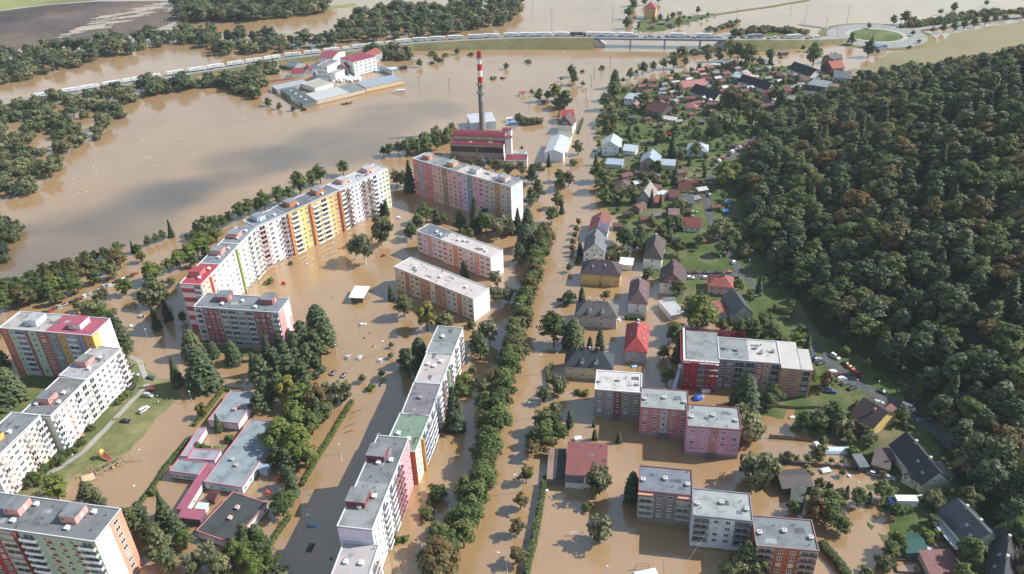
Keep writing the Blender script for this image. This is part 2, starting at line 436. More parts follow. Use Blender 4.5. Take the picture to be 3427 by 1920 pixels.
# fields beyond the river
def fieldpuddle(pts):
    pts = [tuple(p[:2]) for p in pts]; xs = [p[0] for p in pts]; ys = [p[1] for p in pts]
    c, s = math.cos(-.42), math.sin(-.42)
    pud = [P(0, 0, *q) for q in [(420, 400), (640, 300), (860, 225), (930, 110), (1180, 130), (1330, 200), (1100, 280), (830, 330), (600, 400)]]
    pud2 = [P(0, 0, *q) for q in [(1230, 120), (1400, 40), (1760, 10), (1780, 150), (1640, 110), (1480, 160), (1310, 180)]]
    pd = [[tuple(p[:2]) for p in z] for z in (pud, pud2)]
    def fz(X, Y):
        d = edgedist(X, Y, pts); d = np.where(inpoly(X, Y, pts), d, -d)
        u, v = X * c - Y * s, X * s + Y * c
        rows = vnoise(u * .12, v, 15) + .6 * vnoise(u * .1 + 40, v, 6)
        z = np.minimum(d * .05, .5)
        for q in pd:
            e = edgedist(X, Y, q); e = np.where(inpoly(X, Y, q), e, -e)
            z = z - np.clip((e + 14) / 30, 0, 1) * (.62 + rows * .35)
        return np.where(d < -6, -2, z)
    return gridland('ploughed_field', min(xs) - 8, max(xs) + 8, min(ys) - 8, max(ys) + 8, 4.5, fz, PLOUGH)
fieldpuddle([P(0, 0, *q) for q in [(-500, 120), (0, 108), (480, 48), (960, 14), (1770, 4), (1790, 200), (1500, 320), (1100, 400), (600, 470), (0, 500), (-500, 520)]])
land('far_meadow', [P(0, 0, *q) for q in [(-700, 105), (0, 98), (450, 40), (950, 4), (1300, -60), (-700, -90)]], MEADOW, .8, .05, 8, .05, 60)
land('river_bank', [P(1, 0, *q) for q in [(-60, 205), (300, 170), (700, 95), (1000, 62), (1000, 25), (720, 60), (300, 110), (-60, 160)]], MEADOW, .7, .05, 6, .1, 40)
land('stubble_field', [P(3, 0, *q) for q in [(790, 705), (1000, 650), (1200, 560), (1400, 490), (1700, 420), (1850, 340), (2200, 270), (2700, 190), (3000, 150), (3000, 640), (1500, 820), (850, 800)]], STUBBLE, 3.0, .04, 5, .1, 50)
land('island_bank', [P(2, 0, *q) for q in [(1240, 190), (1320, 190), (1700, 170), (1990, 130), (2010, 160), (1700, 250), (1500, 310), (1220, 320)]], YARD, .5, .05, 3, .3, 18)
land('verge', [P(3, 0, *q) for q in [(1060, 300), (1150, 265), (1270, 265), (1420, 300), (1900, 200), (2600, 60), (2600, 165), (1900, 245), (1400, 300), (1250, 310)]], MEADOW, .9, .06, 4, .2, 25)
land('verge', [P(2, 0, *q) for q in [(2220, 355), (2330, 320), (2500, 270), (2820, 270), (2960, 340), (2700, 352)]], GRASS, .6, .05, 4, .2, 25)

# paths, garden roads
ribbon('footpath', [P(0, 2, *q) for q in [(1225, 690), (1310, 700), (1400, 745), (1432, 830), (1470, 930), (1480, 990), (1400, 1080), (1290, 1190), (1180, 1310), (1060, 1438)]] + [P(0, 3, 850, 215), P(0, 3, 620, 380), P(0, 3, 470, 450)], 2.3, GRAVELPATH)
ribbon('lane', [P(2, 1, *q) for q in [(1650, 1330), (2000, 1330), (2240, 1335)]], 6.0, ASPHALT)
ribbon('lane', [P(2, 1, *q) for q in [(1925, 430), (1925, 560), (1960, 730), (2010, 880), (2080, 1010), (2170, 1150), (2260, 1290), (2420, 1470)]] + [P(2, 2, 2480, 60)], 4.6, ASPHALT)
ribbon('lane', [P(2, 1, *q) for q in [(1925, 430), (2060, 250), (2200, 130), (2340, 10)]] + [P(2, 0, 2460, 1330)], 4.6, ASPHALT)
ribbon('forest_road', [P(3, 2, *q) for q in [(380, 580), (640, 790), (860, 960), (1080, 1090), (1300, 1230), (1520, 1360), (1700, 1470)]] + [P(3, 3, *q) for q in [(1900, 230), (2150, 460), (2400, 740), (2620, 960)]], 6.5, ASPHALT)

# ---------------------------------------------------------------- raised trunk road and its bridge
RD = [((0, 0, -300, 1060), 1.8), ((0, 0, 360, 985), 1.9), ((0, 0, 1000, 878), 2.0), ((0, 0, 1660, 765), 2.2), ((0, 0, 2200, 680), 2.5), ((0, 0, 2576, 622), 2.8), ((1, 0, 250, 580), 3.0), ((1, 0, 640, 535), 3.6),
      ((1, 0, 1110, 475), 4.6), ((1, 0, 1560, 420), 5.6), ((1, 0, 2070, 390), 7.0), ((1, 0, 2576, 368), 8.2), ((2, 0, 400, 362), 8.8), ((2, 0, 805, 362), 9.0)]
RD2 = [((2, 0, 2110, 378), 9.0), ((2, 0, 2400, 383), 8.4), ((3, 0, 300, 385), 5.8), ((3, 0, 700, 375), 3.2), ((3, 0, 860, 365), 1.6)]
def roadpts(l): return [P(*a, z) for a, z in l]
ROAD = roadpts(RD) + roadpts(RD2)
def embank(l, name, half=5.6, run=1.25):
    q = roadpts(l); mbb = MB(); rd = MB()
    for i, p in enumerate(q):
        a, b = q[max(i - 1, 0)], q[min(i + 1, len(q) - 1)]; t = (b - a).to_2d().normalized(); n = Vector((-t.y, t.x))
        c = p.to_2d()
        for s in (-1, 1):
            e = c + n * s * (half + 1.2); g = c + n * s * (half + 1.2 + (p.z + 1.2) * run); r = c + n * s * half
            mbb.v += [(e.x, e.y, p.z - .06), (g.x, g.y, -1.2)]; rd.v.append((r.x, r.y, p.z))
    for i in range(len(q) - 1):
        k = 4 * i
        for f in ((k, k + 1, k + 5, k + 4), (k + 2, k + 6, k + 7, k + 3), (k, k + 4, k + 6, k + 2)): mbb.f.append(f); mbb.m.append(0)
        rd.f.append((2 * i, 2 * i + 2, 2 * i + 3, 2 * i + 1)); rd.m.append(0)
    n = 4 * (len(q) - 1)
    mbb.f += [(0, 2, 3, 1), (n, n + 1, n + 3, n + 2)]; mbb.m += [0, 0]
    struct(mbb.obj('road_embankment', EMB)); struct(rd.obj('trunk_road', PALEROAD))
EMB = groundmat('embankment_grass', [(.3, (.11, .105, .045, 1)), (.5, (.155, .14, .065, 1)), (.7, (.2, .17, .09, 1))], .8, .05)
embank(RD, 'w'); embank(RD2, 'e')

def bridge():
    a, b = P(2, 0, 805, 362, 9.0), P(2, 0, 2110, 378, 9.0)
    d = (b - a).to_2d(); Lb = d.length; rz = math.atan2(d.y, d.x)
    t = thing('road_bridge', 'long grey road bridge with blue railings carrying the stopped trucks over the flood', 'bridge', (a.x, a.y, 0), rz)
    con = plaster('#8b8f97'); blue = paint('#5f7fae')
    MB().box(-1, Lb + 1, -6.2, 6.2, 8.5, 8.96).obj('deck', con, t)
    MB().box(-.5, Lb + .5, -5.4, -4.6, 7.0, 8.5).box(-.5, Lb + .5, 4.6, 5.4, 7.0, 8.5).obj('girder', paint('#6a7d9c'), t)
    MB().box(0, Lb, -5.2, 5.2, 8.965, 8.99).obj('carriageway', PALEROAD, t)
    for s in (-1, 1):
        rl = MB().box(0, Lb, s * 6.05 - .06, s * 6.05 + .06, 9.75, 9.95).box(0, Lb, s * 6.05 - .05, s * 6.05 + .05, 9.3, 9.4).obj('railing', blue, t)
        pm = MB().box(-.07, .07, -.07, .07, 8.9, 9.9).mesh('railing_post', blue)
        for k in range(int(Lb / 4)): inst('railing_post', pm, rl, (2 + 4 * k, s * 6.05, 0))
    for f in (.285, .55, .82):
        MB().box(Lb * f - .7, Lb * f + .7, -4.6, -3, -2, 7.0).box(Lb * f - .7, Lb * f + .7, 3, 4.6, -2, 7.0).box(Lb * f - .8, Lb * f + .8, -5.2, 5.2, 6.3, 7.0).obj('pier', con, t)
    ab = MB()
    ab.loft([[(-2, -8, -1), (13, -8, -1), (2, -8, 7.0), (-2, -8, 7.0)], [(-2, 8, -1), (13, 8, -1), (2, 8, 7.0), (-2, 8, 7.0)]]).obj('abutment', plaster('#a39a90'), t)
    MB().loft([[(Lb + 2, -8, -1), (Lb - 10, -8, -1), (Lb - 2, -8, 7.0), (Lb + 2, -8, 7.0)], [(Lb + 2, 8, -1), (Lb - 10, 8, -1), (Lb - 2, 8, 7.0), (Lb + 2, 8, 7.0)]]).obj('abutment', plaster('#a39a90'), t)
bridge()

def roundabout():
    c = P(3, 0, 1095, 352, .9)
    R1 = 38
    ring = lambda r, z, n=40: [(c.x + r * math.cos(2 * math.pi * k / n), c.y + r * math.sin(2 * math.pi * k / n), z) for k in range(n)]
    struct(MB().loft([ring(R1 + 26, -1), ring(R1 + 10, .8)]).obj('roundabout_base', EMB))
    struct(MB().face(ring(R1 + 9, .86)).obj('roundabout_road', PALEROAD))
    struct(MB().loft([ring(R1 - 9, .85), ring(R1 - 9, 1.05)]).obj('roundabout_apron', plaster('#8f897f')))
    struct(MB().loft([ring(R1 - 13, 1.0), ring(R1 - 20, 2.2), ring(R1 - 30, 2.8)]).obj('roundabout_island', GRASS))
    ribbon('approach_road', [P(3, 0, 850, 358, 1.5), c + Vector((-R1, 0, 0))], 9, PALEROAD, 0, 3, lambda x, y: 1.55 - .6 * min(1, max(0, (x - P(3, 0, 850, 358).x) / 40)))
    ribbon('approach_road', [c + Vector((R1 + 4, 8, 0))] + [P(3, 0, *q) for q in [(1500, 300), (1800, 262), (2100, 215), (2400, 180), (2700, 150)]], 9, PALEROAD, 0, 4, lambda x, y: .95)
    ribbon('approach_road', [c + Vector((-14, R1, 0))] + [P(3, 0, *q) for q in [(820, 315), (520, 268), (320, 240)]], 7, PALEROAD, 0, 4, lambda x, y: .5)
    ribbon('approach_road', [c + Vector((18, -R1, 0))] + [P(3, 0, *q) for q in [(1280, 425), (1400, 405), (1440, 380), (1380, 352)]], 6, PALEROAD, 0, 4, lambda x, y: .75)
roundabout()
ribbon('causeway', [P(2, 0, *q) for q in [(1990, 150), (2200, 118), (2400, 88), (2576, 65)]] + [P(3, 0, 200, 35), P(3, 0, 420, 0)], 5, EMB, .3, 6, lambda x, y: 0.12)
# ---------------------------------------------------------------- flats
WM = {}
def win_meshes(w, h, split, frame):
    k = (w, h, split, frame)
    if k not in WM:
        f = MB(); t = .09; d = -.07
        f.box(-w / 2, w / 2, d, .02, h / 2 - t, h / 2).box(-w / 2, w / 2, d - .08, .02, -h / 2 - .05, -h / 2 + t)
        f.box(-w / 2, -w / 2 + t, d, .02, -h / 2 + t, h / 2 - t).box(w / 2 - t, w / 2, d, .02, -h / 2 + t, h / 2 - t)
        n = split
        for i in range(1, n):
            x = -w / 2 + w * i / n; f.box(x - .05, x + .05, d, .02, -h / 2 + t, h / 2 - t)
        g = MB().box(-w / 2 + t, w / 2 - t, -.03, .015, -h / 2 + t, h / 2 - t)
        WM[k] = (f.mesh('window', paint(frame, .45)), g.mesh('pane', glass()))
    return WM[k]

BM = {}
def balcony_mesh(w, d, colr, kind):
    k = (w, d, colr, kind)
    if k not in BM:
        m_ = MB()
        if kind == 'b':                                    # standing proud of the wall
            m_.box(-w / 2, w / 2, -d, 0, -1.45, -1.3, 1)
            m_.box(-w / 2, w / 2, -d, -d + .07, -1.3, -.35).box(-w / 2, -w / 2 + .07, -d + .07, 0, -1.3, -.35).box(w / 2 - .07, w / 2, -d + .07, 0, -1.3, -.35)
            m_.box(-w * .28, w * .30, -.05, .02, -1.25, .85, 2)
            m_.box(-.06, .06, -.09, -.05, -1.25, .95, 1)
        else:                                              # loggia with parapet
            m_.box(-w * .36, w * .3, -.07, .02, -1.3, .95, 2)
            m_.box(-w / 2, w / 2, -.045, .02, -1.3, 1.28, 3)
            m_.box(-w / 2, w / 2, -.32, -.05, -1.45, -1.3, 1)
            m_.box(-w / 2, w / 2, -.32, -.22, -1.3, -.3)
            m_.box(-w / 2, w / 2, -.30, -.05, 1.26, 1.34, 1)
            m_.box(-w / 2, -w / 2 + .12, -.32, -.05, -1.45, 1.34, 1).box(w / 2 - .12, w / 2, -.32, -.05, -1.45, 1.34, 1)
            m_.box(-.05, .05, -.12, -.05, -1.3, 1.26, 1)
        BM[k] = m_.mesh('balcony', [plaster(colr), plaster('#b9b6b2'), glass(), plaster('#77726e')])
    return BM[k]

class Block:
    FL = 2.8
    def __init__(s, name, label, A, B, C, h, wall, roof=None, cat='apartment block', group=None, g=0.0, para=.35, mark=None, roofs=None, base=-1.6, over=.12):
        a, b = P(*A, h), P(*B, h)
        d = (b - a).to_2d(); s.L = d.length; s.rz = math.atan2(d.y, d.x); n = Vector((-d.y, d.x)) / s.L
        s.W = C if isinstance(C, (int, float)) else (P(*C, h) - b).to_2d().dot(n)
        s.h = h; s.t = thing(name, label, cat, (a.x, a.y, g), s.rz, group); h = h - g; s.hh = h
        s.wall = wall
        ctr = a.to_2d() + d / 2 + n * s.W / 2
        if mark: MARKS.append((mark, ctr.x, ctr.y, math.hypot(s.L, s.W) / 2))
        s.org = {'F': ((0, 0), 0, s.L), 'R': ((s.L, 0), math.pi / 2, s.W), 'B': ((s.L, s.W), math.pi, s.L), 'L': ((0, s.W), -math.pi / 2, s.W)}
        MB().box(0, s.L, 0, s.W, base, h - .3).obj('wall', plaster(wall), s.t)
        st0 = .045; MB().box(-st0, s.L + st0, -st0, 0, -1.6, .55).box(-st0, s.L + st0, s.W, s.W + st0, -1.6, .55).box(-st0, 0, 0, s.W, -1.6, .55).box(s.L, s.L + st0, 0, s.W, -1.6, .55).obj('stained_base', plaster('#75634c', .3), s.t)
        o = over
        for (u0, u1, c_) in (roofs or [(0, 1, roof)]):
            MB().box(u0 * s.L - (o if u0 == 0 else -.0), u1 * s.L + (o if u1 == 1 else -.02), -o, s.W + o, h - .3, h).obj('roof', c_ if not isinstance(c_, str) else felt(c_), s.t)
        if h > 5 and s.W > 7:
            if 'pipe' not in BM: BM['pipe'] = MB().tube((0, 0, 0), (0, 0, .55), .14, None, 6).tube((0, 0, .55), (0, 0, .65), .22, None, 6).mesh('vent_pipe', paint('#4c4d50'))
            q = random.Random(name + label)
            for k in range(int(s.L * s.W / 45)): inst('vent_pipe', BM['pipe'], s.t, (s.L * q.uniform(.04, .96), s.W * q.uniform(.08, .92), h + .003))
            for k in range(int(s.L / 16) + 1):
                x, y, l, w_ = s.L * q.uniform(.1, .8), s.W * q.uniform(.1, .7), q.uniform(1.5, 4.5), q.uniform(1, 2.6)
                MB().prism([(x, y), (x + l, y + q.uniform(-.3, .3)), (x + l * .9, y + w_), (x + l * .1, y + w_ * .8)], h + .003, h + .018 + .004 * k).obj('roof_patch', felt(q.choice(['#5f6264', '#74777a', '#a8a9a8'])), s.t)
        if para:
            p = MB(); x0, x1, y0, y1, k = -o, s.L + o, -o, s.W + o, .28
            p.box(x0, x1, y0, y0 + k, h + .003, h + para).box(x0, x1, y1 - k, y1, h + .003, h + para).box(x0, x0 + k, y0 + k, y1 - k, h + .003, h + para).box(x1 - k, x1, y0 + k, y1 - k, h + .003, h + para)
            s.pc = p.obj('parapet', paint('#c3c4c6', .6), s.t)
    def at(s, side, u, z, off=0):
        (ox, oy), rz, _ = s.org[side]; c, q = math.cos(rz), math.sin(rz)
        return (ox + c * u + q * off, oy + q * u - c * off, z), rz
    def floors(s, n=None, top=1.75):
        z = s.hh - top; r = []
        while z > .25 and (n is None or len(r) < n): r.append(z); z -= s.FL
        return r
    def win(s, side, u, z, w=1.5, h=1.45, split=2, frame='#dcdcda', off=0):
        f, g = win_meshes(w, h, split, frame); loc, rz = s.at(side, u, z, off)
        o = inst('window', f, s.t, loc, rz); inst('pane', g, o)
    def balc(s, side, u, z, w=3.2, d=1.1, c='#d8d6d2', kind='b', off=0):
        loc, rz = s.at(side, u, z, off); inst('balcony', balcony_mesh(round(w, 1), d, c, kind), s.t, loc, rz)
    def panel(s, side, u0, u1, z0, z1, c, off=.05, name='wall_panel'):
        loc, rz = s.at(side, u0, 0); return MB().box(0, u1 - u0, -off, .0, z0, z1).obj(name, c if not isinstance(c, str) else plaster(c), s.t, loc, rz)
    def facade(s, side, cols, frame='#dcdcda', zs=None, wh=1.45, skip=()):
        """cols: (kind, relative width, panel colour or None, extra colour) from left to right as one faces the wall"""
        W = s.org[side][2]; tot = sum(c[1] for c in cols); u = 0; zs = zs or s.floors()
        for i, c in enumerate(cols):
            k, rw, pc = c[0], c[1] * W / tot, (c[2] if len(c) > 2 else None); ex = c[3] if len(c) > 3 else None
            if pc and pc != s.wall: s.panel(side, u + .02, u + rw - .02, -1.5, s.hh - .32, pc, .055)
            m_ = u + rw / 2; of = .055 if pc and pc != s.wall else 0
            for z in zs:
                if k == 'w': s.win(side, m_, z, min(1.5, rw * .66), wh, 2, frame, of)
                elif k == 'n': s.win(side, m_, z, min(.95, rw * .6), wh, 1, frame, of)
                elif k == 'W': s.win(side, m_, z, min(2.3, rw * .72), wh, 3, frame, of)
                elif k == 's' and z + 1.4 < s.hh - .6 - 0: s.win(side, m_, z - 1.4 + (.9 if False else 0), min(1.4, rw * .6), 1.1, 2, frame, of)
                elif k == 'b': s.balc(side, m_, z, rw * .9, 1.15, ex or '#d8d6d2', 'b', of)
                elif k == 'l': s.balc(side, m_, z, rw * .94, .3, ex or '#d8d6d2', 'l', of)
            if k == 'f': s.panel(side, u + rw * .2, u + rw * .8, -1.5, s.hh - .32, ex or '#c46a35', 1.15, 'wing_wall')
            u += rw
    def house(s, u, v, l=4.6, w=5.2, h=2.5, c='#c98a7c', rc='#85888c', label=None):
        """lift house on the roof; u, v are fractions of the roof"""
        x, y, z = s.L * u, s.W * v, s.hh
        o = MB().box(x - l / 2, x + l / 2, y - w / 2, y + w / 2, z + .004, z + h - .18).obj('lift_house', plaster(c), s.t)
        MB().box(x - l / 2 - .15, x + l / 2 + .15, y - w / 2 - .15, y + w / 2 + .15, z + h - .18, z + h).obj('lift_house_roof', felt(rc), o)
        MB().box(x + l / 2, x + l / 2 + .05, y - .5, y + .5, z + .1, z + 2.0).obj('door', paint('#b9b4ae'), o)
        MB().box(x - l / 2 + .5, x - l / 2 + 1.5, y - w / 2 - .04, y - w / 2, z + 1.1, z + 1.8).obj('louvre', paint('#6d6a6a'), o)
    def vents(s, l, c='#cfcfcf'):
        k = ('vent', c)
        if k not in BM: BM[k] = MB().box(-.55, .55, -.55, .55, 0, .75).box(-.75, .75, -.75, .75, .75, .9).tube((.2, .1, .9), (.2, .1, 1.5), .16).mesh('roof_vent', paint(c))
        for u, v in l: inst('roof_vent', BM[k], s.t, (s.L * u, s.W * v, s.hh + .004))
    def aerials(s, l):
        if 'aer' not in BM:
            m_ = MB().tube((0, 0, 0), (0, 0, 3.2), .05)
            for z, q in ((3.0, 1.1), (2.6, .9), (2.1, .8)): m_.tube((-q, 0, z), (q, 0, z), .035, None, 4)
            m_.tube((0, -.6, 2.8), (0, .6, 2.8), .03, None, 4); BM['aer'] = m_.mesh('aerial', paint('#b8b8b8', .4, .4))
        for u, v in l: inst('aerial', BM['aer'], s.t, (s.L * u, s.W * v, s.hh), RND.uniform(0, 3))

SNK = 'sections of the long curved apartment block'
# --- the long curved block, east to west
GR, LG, WH, OR, YE, PK, CR = '#8f9398', '#a9adb2', '#d9d8d6', '#c4703a', '#e3a63c', '#d49a90', '#e0d2bf'
def snake(A, B, C, label, wall, roofs, cols, houses, mark, hc, extra=None, h=25.2, rc=None):
    b = Block('apartment_section', label, A, B, C, h, wall, roofs=roofs, group=SNK, mark=mark)
    b.facade('F', cols)
    for u in houses: b.house(u, .62, 5.2, 5.6, 2.6, hc, rc or '#8f9398')
    b.vents([(.3, .35), (.75, .3)])
    return b
b = snake((1, 1, 832, 465), (1, 1, 1310, 247), (1, 1, 1175, 205), 'pale pastel apartment section with white roof and peach end wall at the lake', '#e2d3c6', [(0, .57, felt('#c9c8ca', .6)), (.57, 1, felt('#cfcdcb', .6))],
      [('l', 2.6, '#dcd0c8', '#d2cac4'), ('b', 2.6, None, '#7d5a5c'), ('w', 2, None), ('w', 2, None), ('n', 1.8, '#c9bede'), ('b', 3, None, '#8e6f63'), ('b', 3, None, '#6f5450'), ('b', 3.6, None, '#e6e4e2'), ('w', 2, '#ead9c2'), ('w', 2, '#ecd9b8'), ('w', 2, '#ecc9a4')], [.22, .74], 'the pastel white-roofed flats', '#c8907c', rc='#b9bcc0')
b.panel('R', .05, b.W - .05, -1.5, b.hh - .35, '#e0b48c')
b = snake((1, 1, 290, 705), (1, 1, 828, 467), (1, 1, 690, 415), 'yellow and orange striped apartment section with white balconies and orange fins', '#d9b566', [(0, .5, felt('#74787f')), (.5, 1, felt('#84888e'))],
      [('f', 1.2, None, '#b9734a'), ('b', 4.2, None, '#e6e4e0'), ('w', 1.8, '#ecc54f'), ('w', 2.2, '#dba958'), ('f', 1.2, None, '#b9734a'), ('b', 3.3, None, '#dad8d6'), ('b', 4.3, None, '#d9d4cf'), ('w', 2, '#dba958'), ('w', 2.2, '#cf9352'), ('f', 1.2, None, '#a95a34')], [.24, .74], 'the yellow and orange striped flats', '#b8683f')
b = snake((1, 1, -8, 836), (1, 1, 288, 706), (1, 1, 165, 650), 'white apartment section with pinkish balconies at the bend of the curved block', '#dcd6d2', [(0, 1, felt('#8d939a'))],
      [('b', 4.5, None, '#b98a86'), ('W', 3.2, None), ('w', 2.4, None), ('b', 3.0, None, '#8c6c6c')], [.35], 'the white flats at the bend', '#9fb0c4')
b = snake((0, 1, 2400, 1008), (0, 1, 2562, 846), (0, 1, 2410, 800), 'white apartment section with cream balconies beside the bend, pink lift house on top', '#dedad4', [(0, 1, felt('#8f959c'))],
      [('W', 3, None), ('w', 2, None), ('b', 3.4, None, '#ddd0bf'), ('b', 3.4, None, '#cdb9a8')], [.45], 'the cream-balconied white flats', '#c07f7a')
b = snake((0, 1, 2207, 1213), (0, 1, 2398, 1010), (0, 1, 2195, 1005), 'white apartment section with one olive green upright strip down its face', '#dfddd8', [(0, 1, felt('#8b9096'))],
      [('W', 3, None), ('w', 2.2, None), ('n', 1.2, '#d3d0b4'), ('W', 3, None), ('f', .9, None, '#9aa35e'), ('w', 2.2, None)], [.55], 'the white flats with the olive strip', '#c07f7a')
b = snake((0, 1, 2015, 1418), (0, 1, 2205, 1215), (0, 1, 1995, 1208), 'end section of the curved block with bright red roof and red striped gable', '#d6bdb4', [(0, 1, felt('#b8424c', .5, .15))],
      [('w', 2, '#d9a38c'), ('w', 2, '#d9a38c'), ('f', .8, None, '#d0694a'), ('W', 3, '#e0dcd6'), ('w', 2.4, '#e0dcd6')], [.5], 'the red-roofed end flats', '#b65a5e', rc='#a8444c')
for k in range(5):
    z = b.hh - 2.2 - k * 5.0; b.panel('L', .1, b.W - .1, max(-1.4, z - 2.4), z, '#a83c42')
for z in b.floors(): b.balc('L', b.W * .82, z, 3.2, .3, '#c9c9cf', 'l', .06)

# --- six storeys in crimson and grey in front of it
b = Block('apartment_block', 'six-storey crimson and grey apartment block standing before the red-roofed curved block', (0, 2, 1940, 198), (1, 2, 215, 260), (1, 2, 310, 118), 19.3, '#b9b2ac', '#878b90', mark='the crimson and grey flats')
b.facade('F', [('b', 2.4, None, '#a9a7a5'), ('w', 1.7, '#8f3f48'), ('w', 1.7, '#8f3f48'), ('w', 1.7, '#8f3f48'), ('l', 2.4, '#b4aaa6', '#aaa39e'), ('l', 2.6, '#c2bbb0', '#a2a2a4'), ('l', 2.6, '#c2bbb0', '#9a9a9c'), ('l', 2.4, '#b4aaa6', '#aaa39e'), ('w', 1.7, '#8f3f48'), ('w', 1.7, '#8f3f48'), ('w', 1.7, '#8f3f48'), ('b', 2.2, None, '#b4b2b2')])
b.panel('R', .05, b.W * .45, -1.5, b.hh - .35, '#c98682'); b.panel('R', b.W * .45, b.W * .75, -1.5, b.hh - .35, '#dcc8b8', .05); b.panel('R', b.W * .75, b.W - .05, -1.5, b.hh * .55, '#c98682')
b.house(.27, .72, 6, 6, 2.7, '#8d4a4c'); b.house(.80, .75, 6, 6, 2.7, '#8d4a4c'); b.vents([(.3, .3), (.7, .25), (.5, .6)])
# --- rainbow block
b = Block('apartment_block', 'tall striped block in orange, mint, grey and yellow with half its roof rose red', (0, 2, -10, 412), (0, 2, 920, 490), (0, 2, 1110, 320), 24.2, '#a8563a', roofs=[(0, .49, felt('#b9b6ae', .3)), (.49, 1, felt('#b2596c', .3, .12))], mark='the rainbow-striped block')
b.facade('F', [('n', 2.6, '#a8563a'), ('n', 1.9, '#9db09a'), ('l', 3.2, '#9db09a', '#b4b6c4'), ('-', .9, '#94503a'), ('w', 2.6, '#9db09a'), ('W', 3.2, '#a0523c'), ('W', 3.2, '#73747e'), ('n', 2.4, '#b8892c'), ('l', 3.6, '#8f95a2', '#b9bccc'), ('n', 2, '#73747e'), ('n', 2.6, '#b9832a')], zs=b.floors(9))
b.panel('R', .05, b.W * .30, -1.5, b.hh - .35, '#e3a82f'); b.panel('R', b.W * .3, b.W - .05, -1.5, b.hh - .35, '#e2e0da')
for z in b.floors(): b.win('R', b.W * .16, z, 1.1, 1.3, 1, off=.05)
b.house(.3, .5, 5.5, 6.5, 2.8, '#c3c3cb', '#b9b9b9'); b.house(.77, .52, 5.5, 6.5, 2.8, '#c8bcc0', '#b2596c')

# --- three staggered white sections
b = Block('apartment_section', 'white five-storey section with pale roof, pink lift house and stacked balconies by the footpath', (0, 2, 870, 930), (0, 2, 1215, 622), (0, 2, 930, 602), 18, '#dcd9d2', '#b5b3b1', group='staggered white sections', mark='the pale-roofed white flats')
b.facade('F', [('b', 3.2, None, '#d9ccc0'), ('w', 2.2, None), ('w', 2.2, None), ('w', 2.2, '#e6ddb0'), ('W', 2.6, None), ('b', 3.4, None, '#d2bcb4')]); b.house(.45, .62, 5, 5, 2.6, '#c77f78', '#8f9188'); b.vents([(.3, .3), (.65, .35)])
b = Block('apartment_section', 'white five-storey section with streaky dark grey roof and pink wall panels', (0, 2, 505, 1296), (0, 2, 868, 934), (0, 2, 592, 908), 18, '#dcd9d4', '#85837f', group='staggered white sections', mark='the streaky-roofed white flats')
b.facade('F', [('b', 3, None, '#b9ccc8'), ('w', 2.2, None), ('n', 1.8, '#cf9c98'), ('w', 2.2, None), ('b', 3.2, None, '#dcd8d0'), ('b', 3.2, None, '#d6c3b6')]); b.house(.4, .6, 5, 5, 2.6, '#c77f78', '#85878a'); b.vents([(.35, .15), (.25, .8), (.6, .3)])
b.panel('L', .05, b.W - .05, -1.5, b.hh - .35, '#c4bdb0')
b = Block('apartment_section', 'white and yellow five-storey section nearest the red block, grey roof with orange lift house', (0, 3, -90, 330), (0, 2, 405, 1290), (0, 2, 130, 1248), 18.4, '#dedbd2', '#8d8f92', group='staggered white sections', mark='the white and yellow flats')
b.facade('F', [('w', 2.2, None), ('b', 3, None, '#d4b0a0'), ('w', 2.2, '#e8d9a8'), ('W', 2.4, None), ('w', 2.2, '#e8d9a8'), ('b', 3, None, '#c9a59a'), ('w', 2.2, '#ead7a4'), ('b', 3.4, None, '#d8cfc8')]); b.house(.42, .62, 5, 5, 2.6, '#cf9a3a', '#8f9188'); b.vents([(.6, .4)])
# --- red block in the corner
b = Block('apartment_block', 'brick red and sage green tower block with white balconies and a blank white gable', (0, 3, -560, 905), (0, 3, 950, 1118), (0, 3, 1210, 788), 25.2, '#8e3a34', '#7d8080', mark='the red and sage tower block')
b.facade('F', [('w', 2.2, None), ('l', 3, None, '#a9a59a'), ('w', 2.2, '#93352f'), ('w', 2.2, '#93352f'), ('l', 3.4, '#a08a86', '#a9a59a'), ('f', .7, None, '#6f2a2c'), ('b', 3.4, '#9fb098', '#d0d0d8'), ('w', 2.6, '#97a98e'), ('n', 2.2, '#97a98e'), ('w', 2.6, '#97a98e'), ('b', 3.2, '#9fb098', '#d4d4dc')])
for k in range(3):
    for z in b.floors(): b.panel('F', b.L * (.668 + .087 * k + (.0 if k != 1 else .004)), b.L * (.668 + .087 * k) + 1.9 - (.5 if k == 1 else 0), z - 1.9, z - .85, '#7c2c30', .09)
b.panel('R', .05, b.W * .52, -1.5, b.hh - .35, '#e3e1dc'); b.panel('R', b.W * .52, b.W - .05, -1.5, b.hh - .35, '#d68468')
for z in b.floors(): b.win('R', b.W * .72, z, 2.0, 1.5, 2, off=.05)
for u in (.38, .76): b.house(u, .62, 5.4, 5.6, 2.8, '#cf8a80', '#8a8c8e')
b.vents([(.42, .25), (.78, .25), (.47, .8), (.86, .8)], '#d6d6d6'); b.aerials([(.6, .5)])

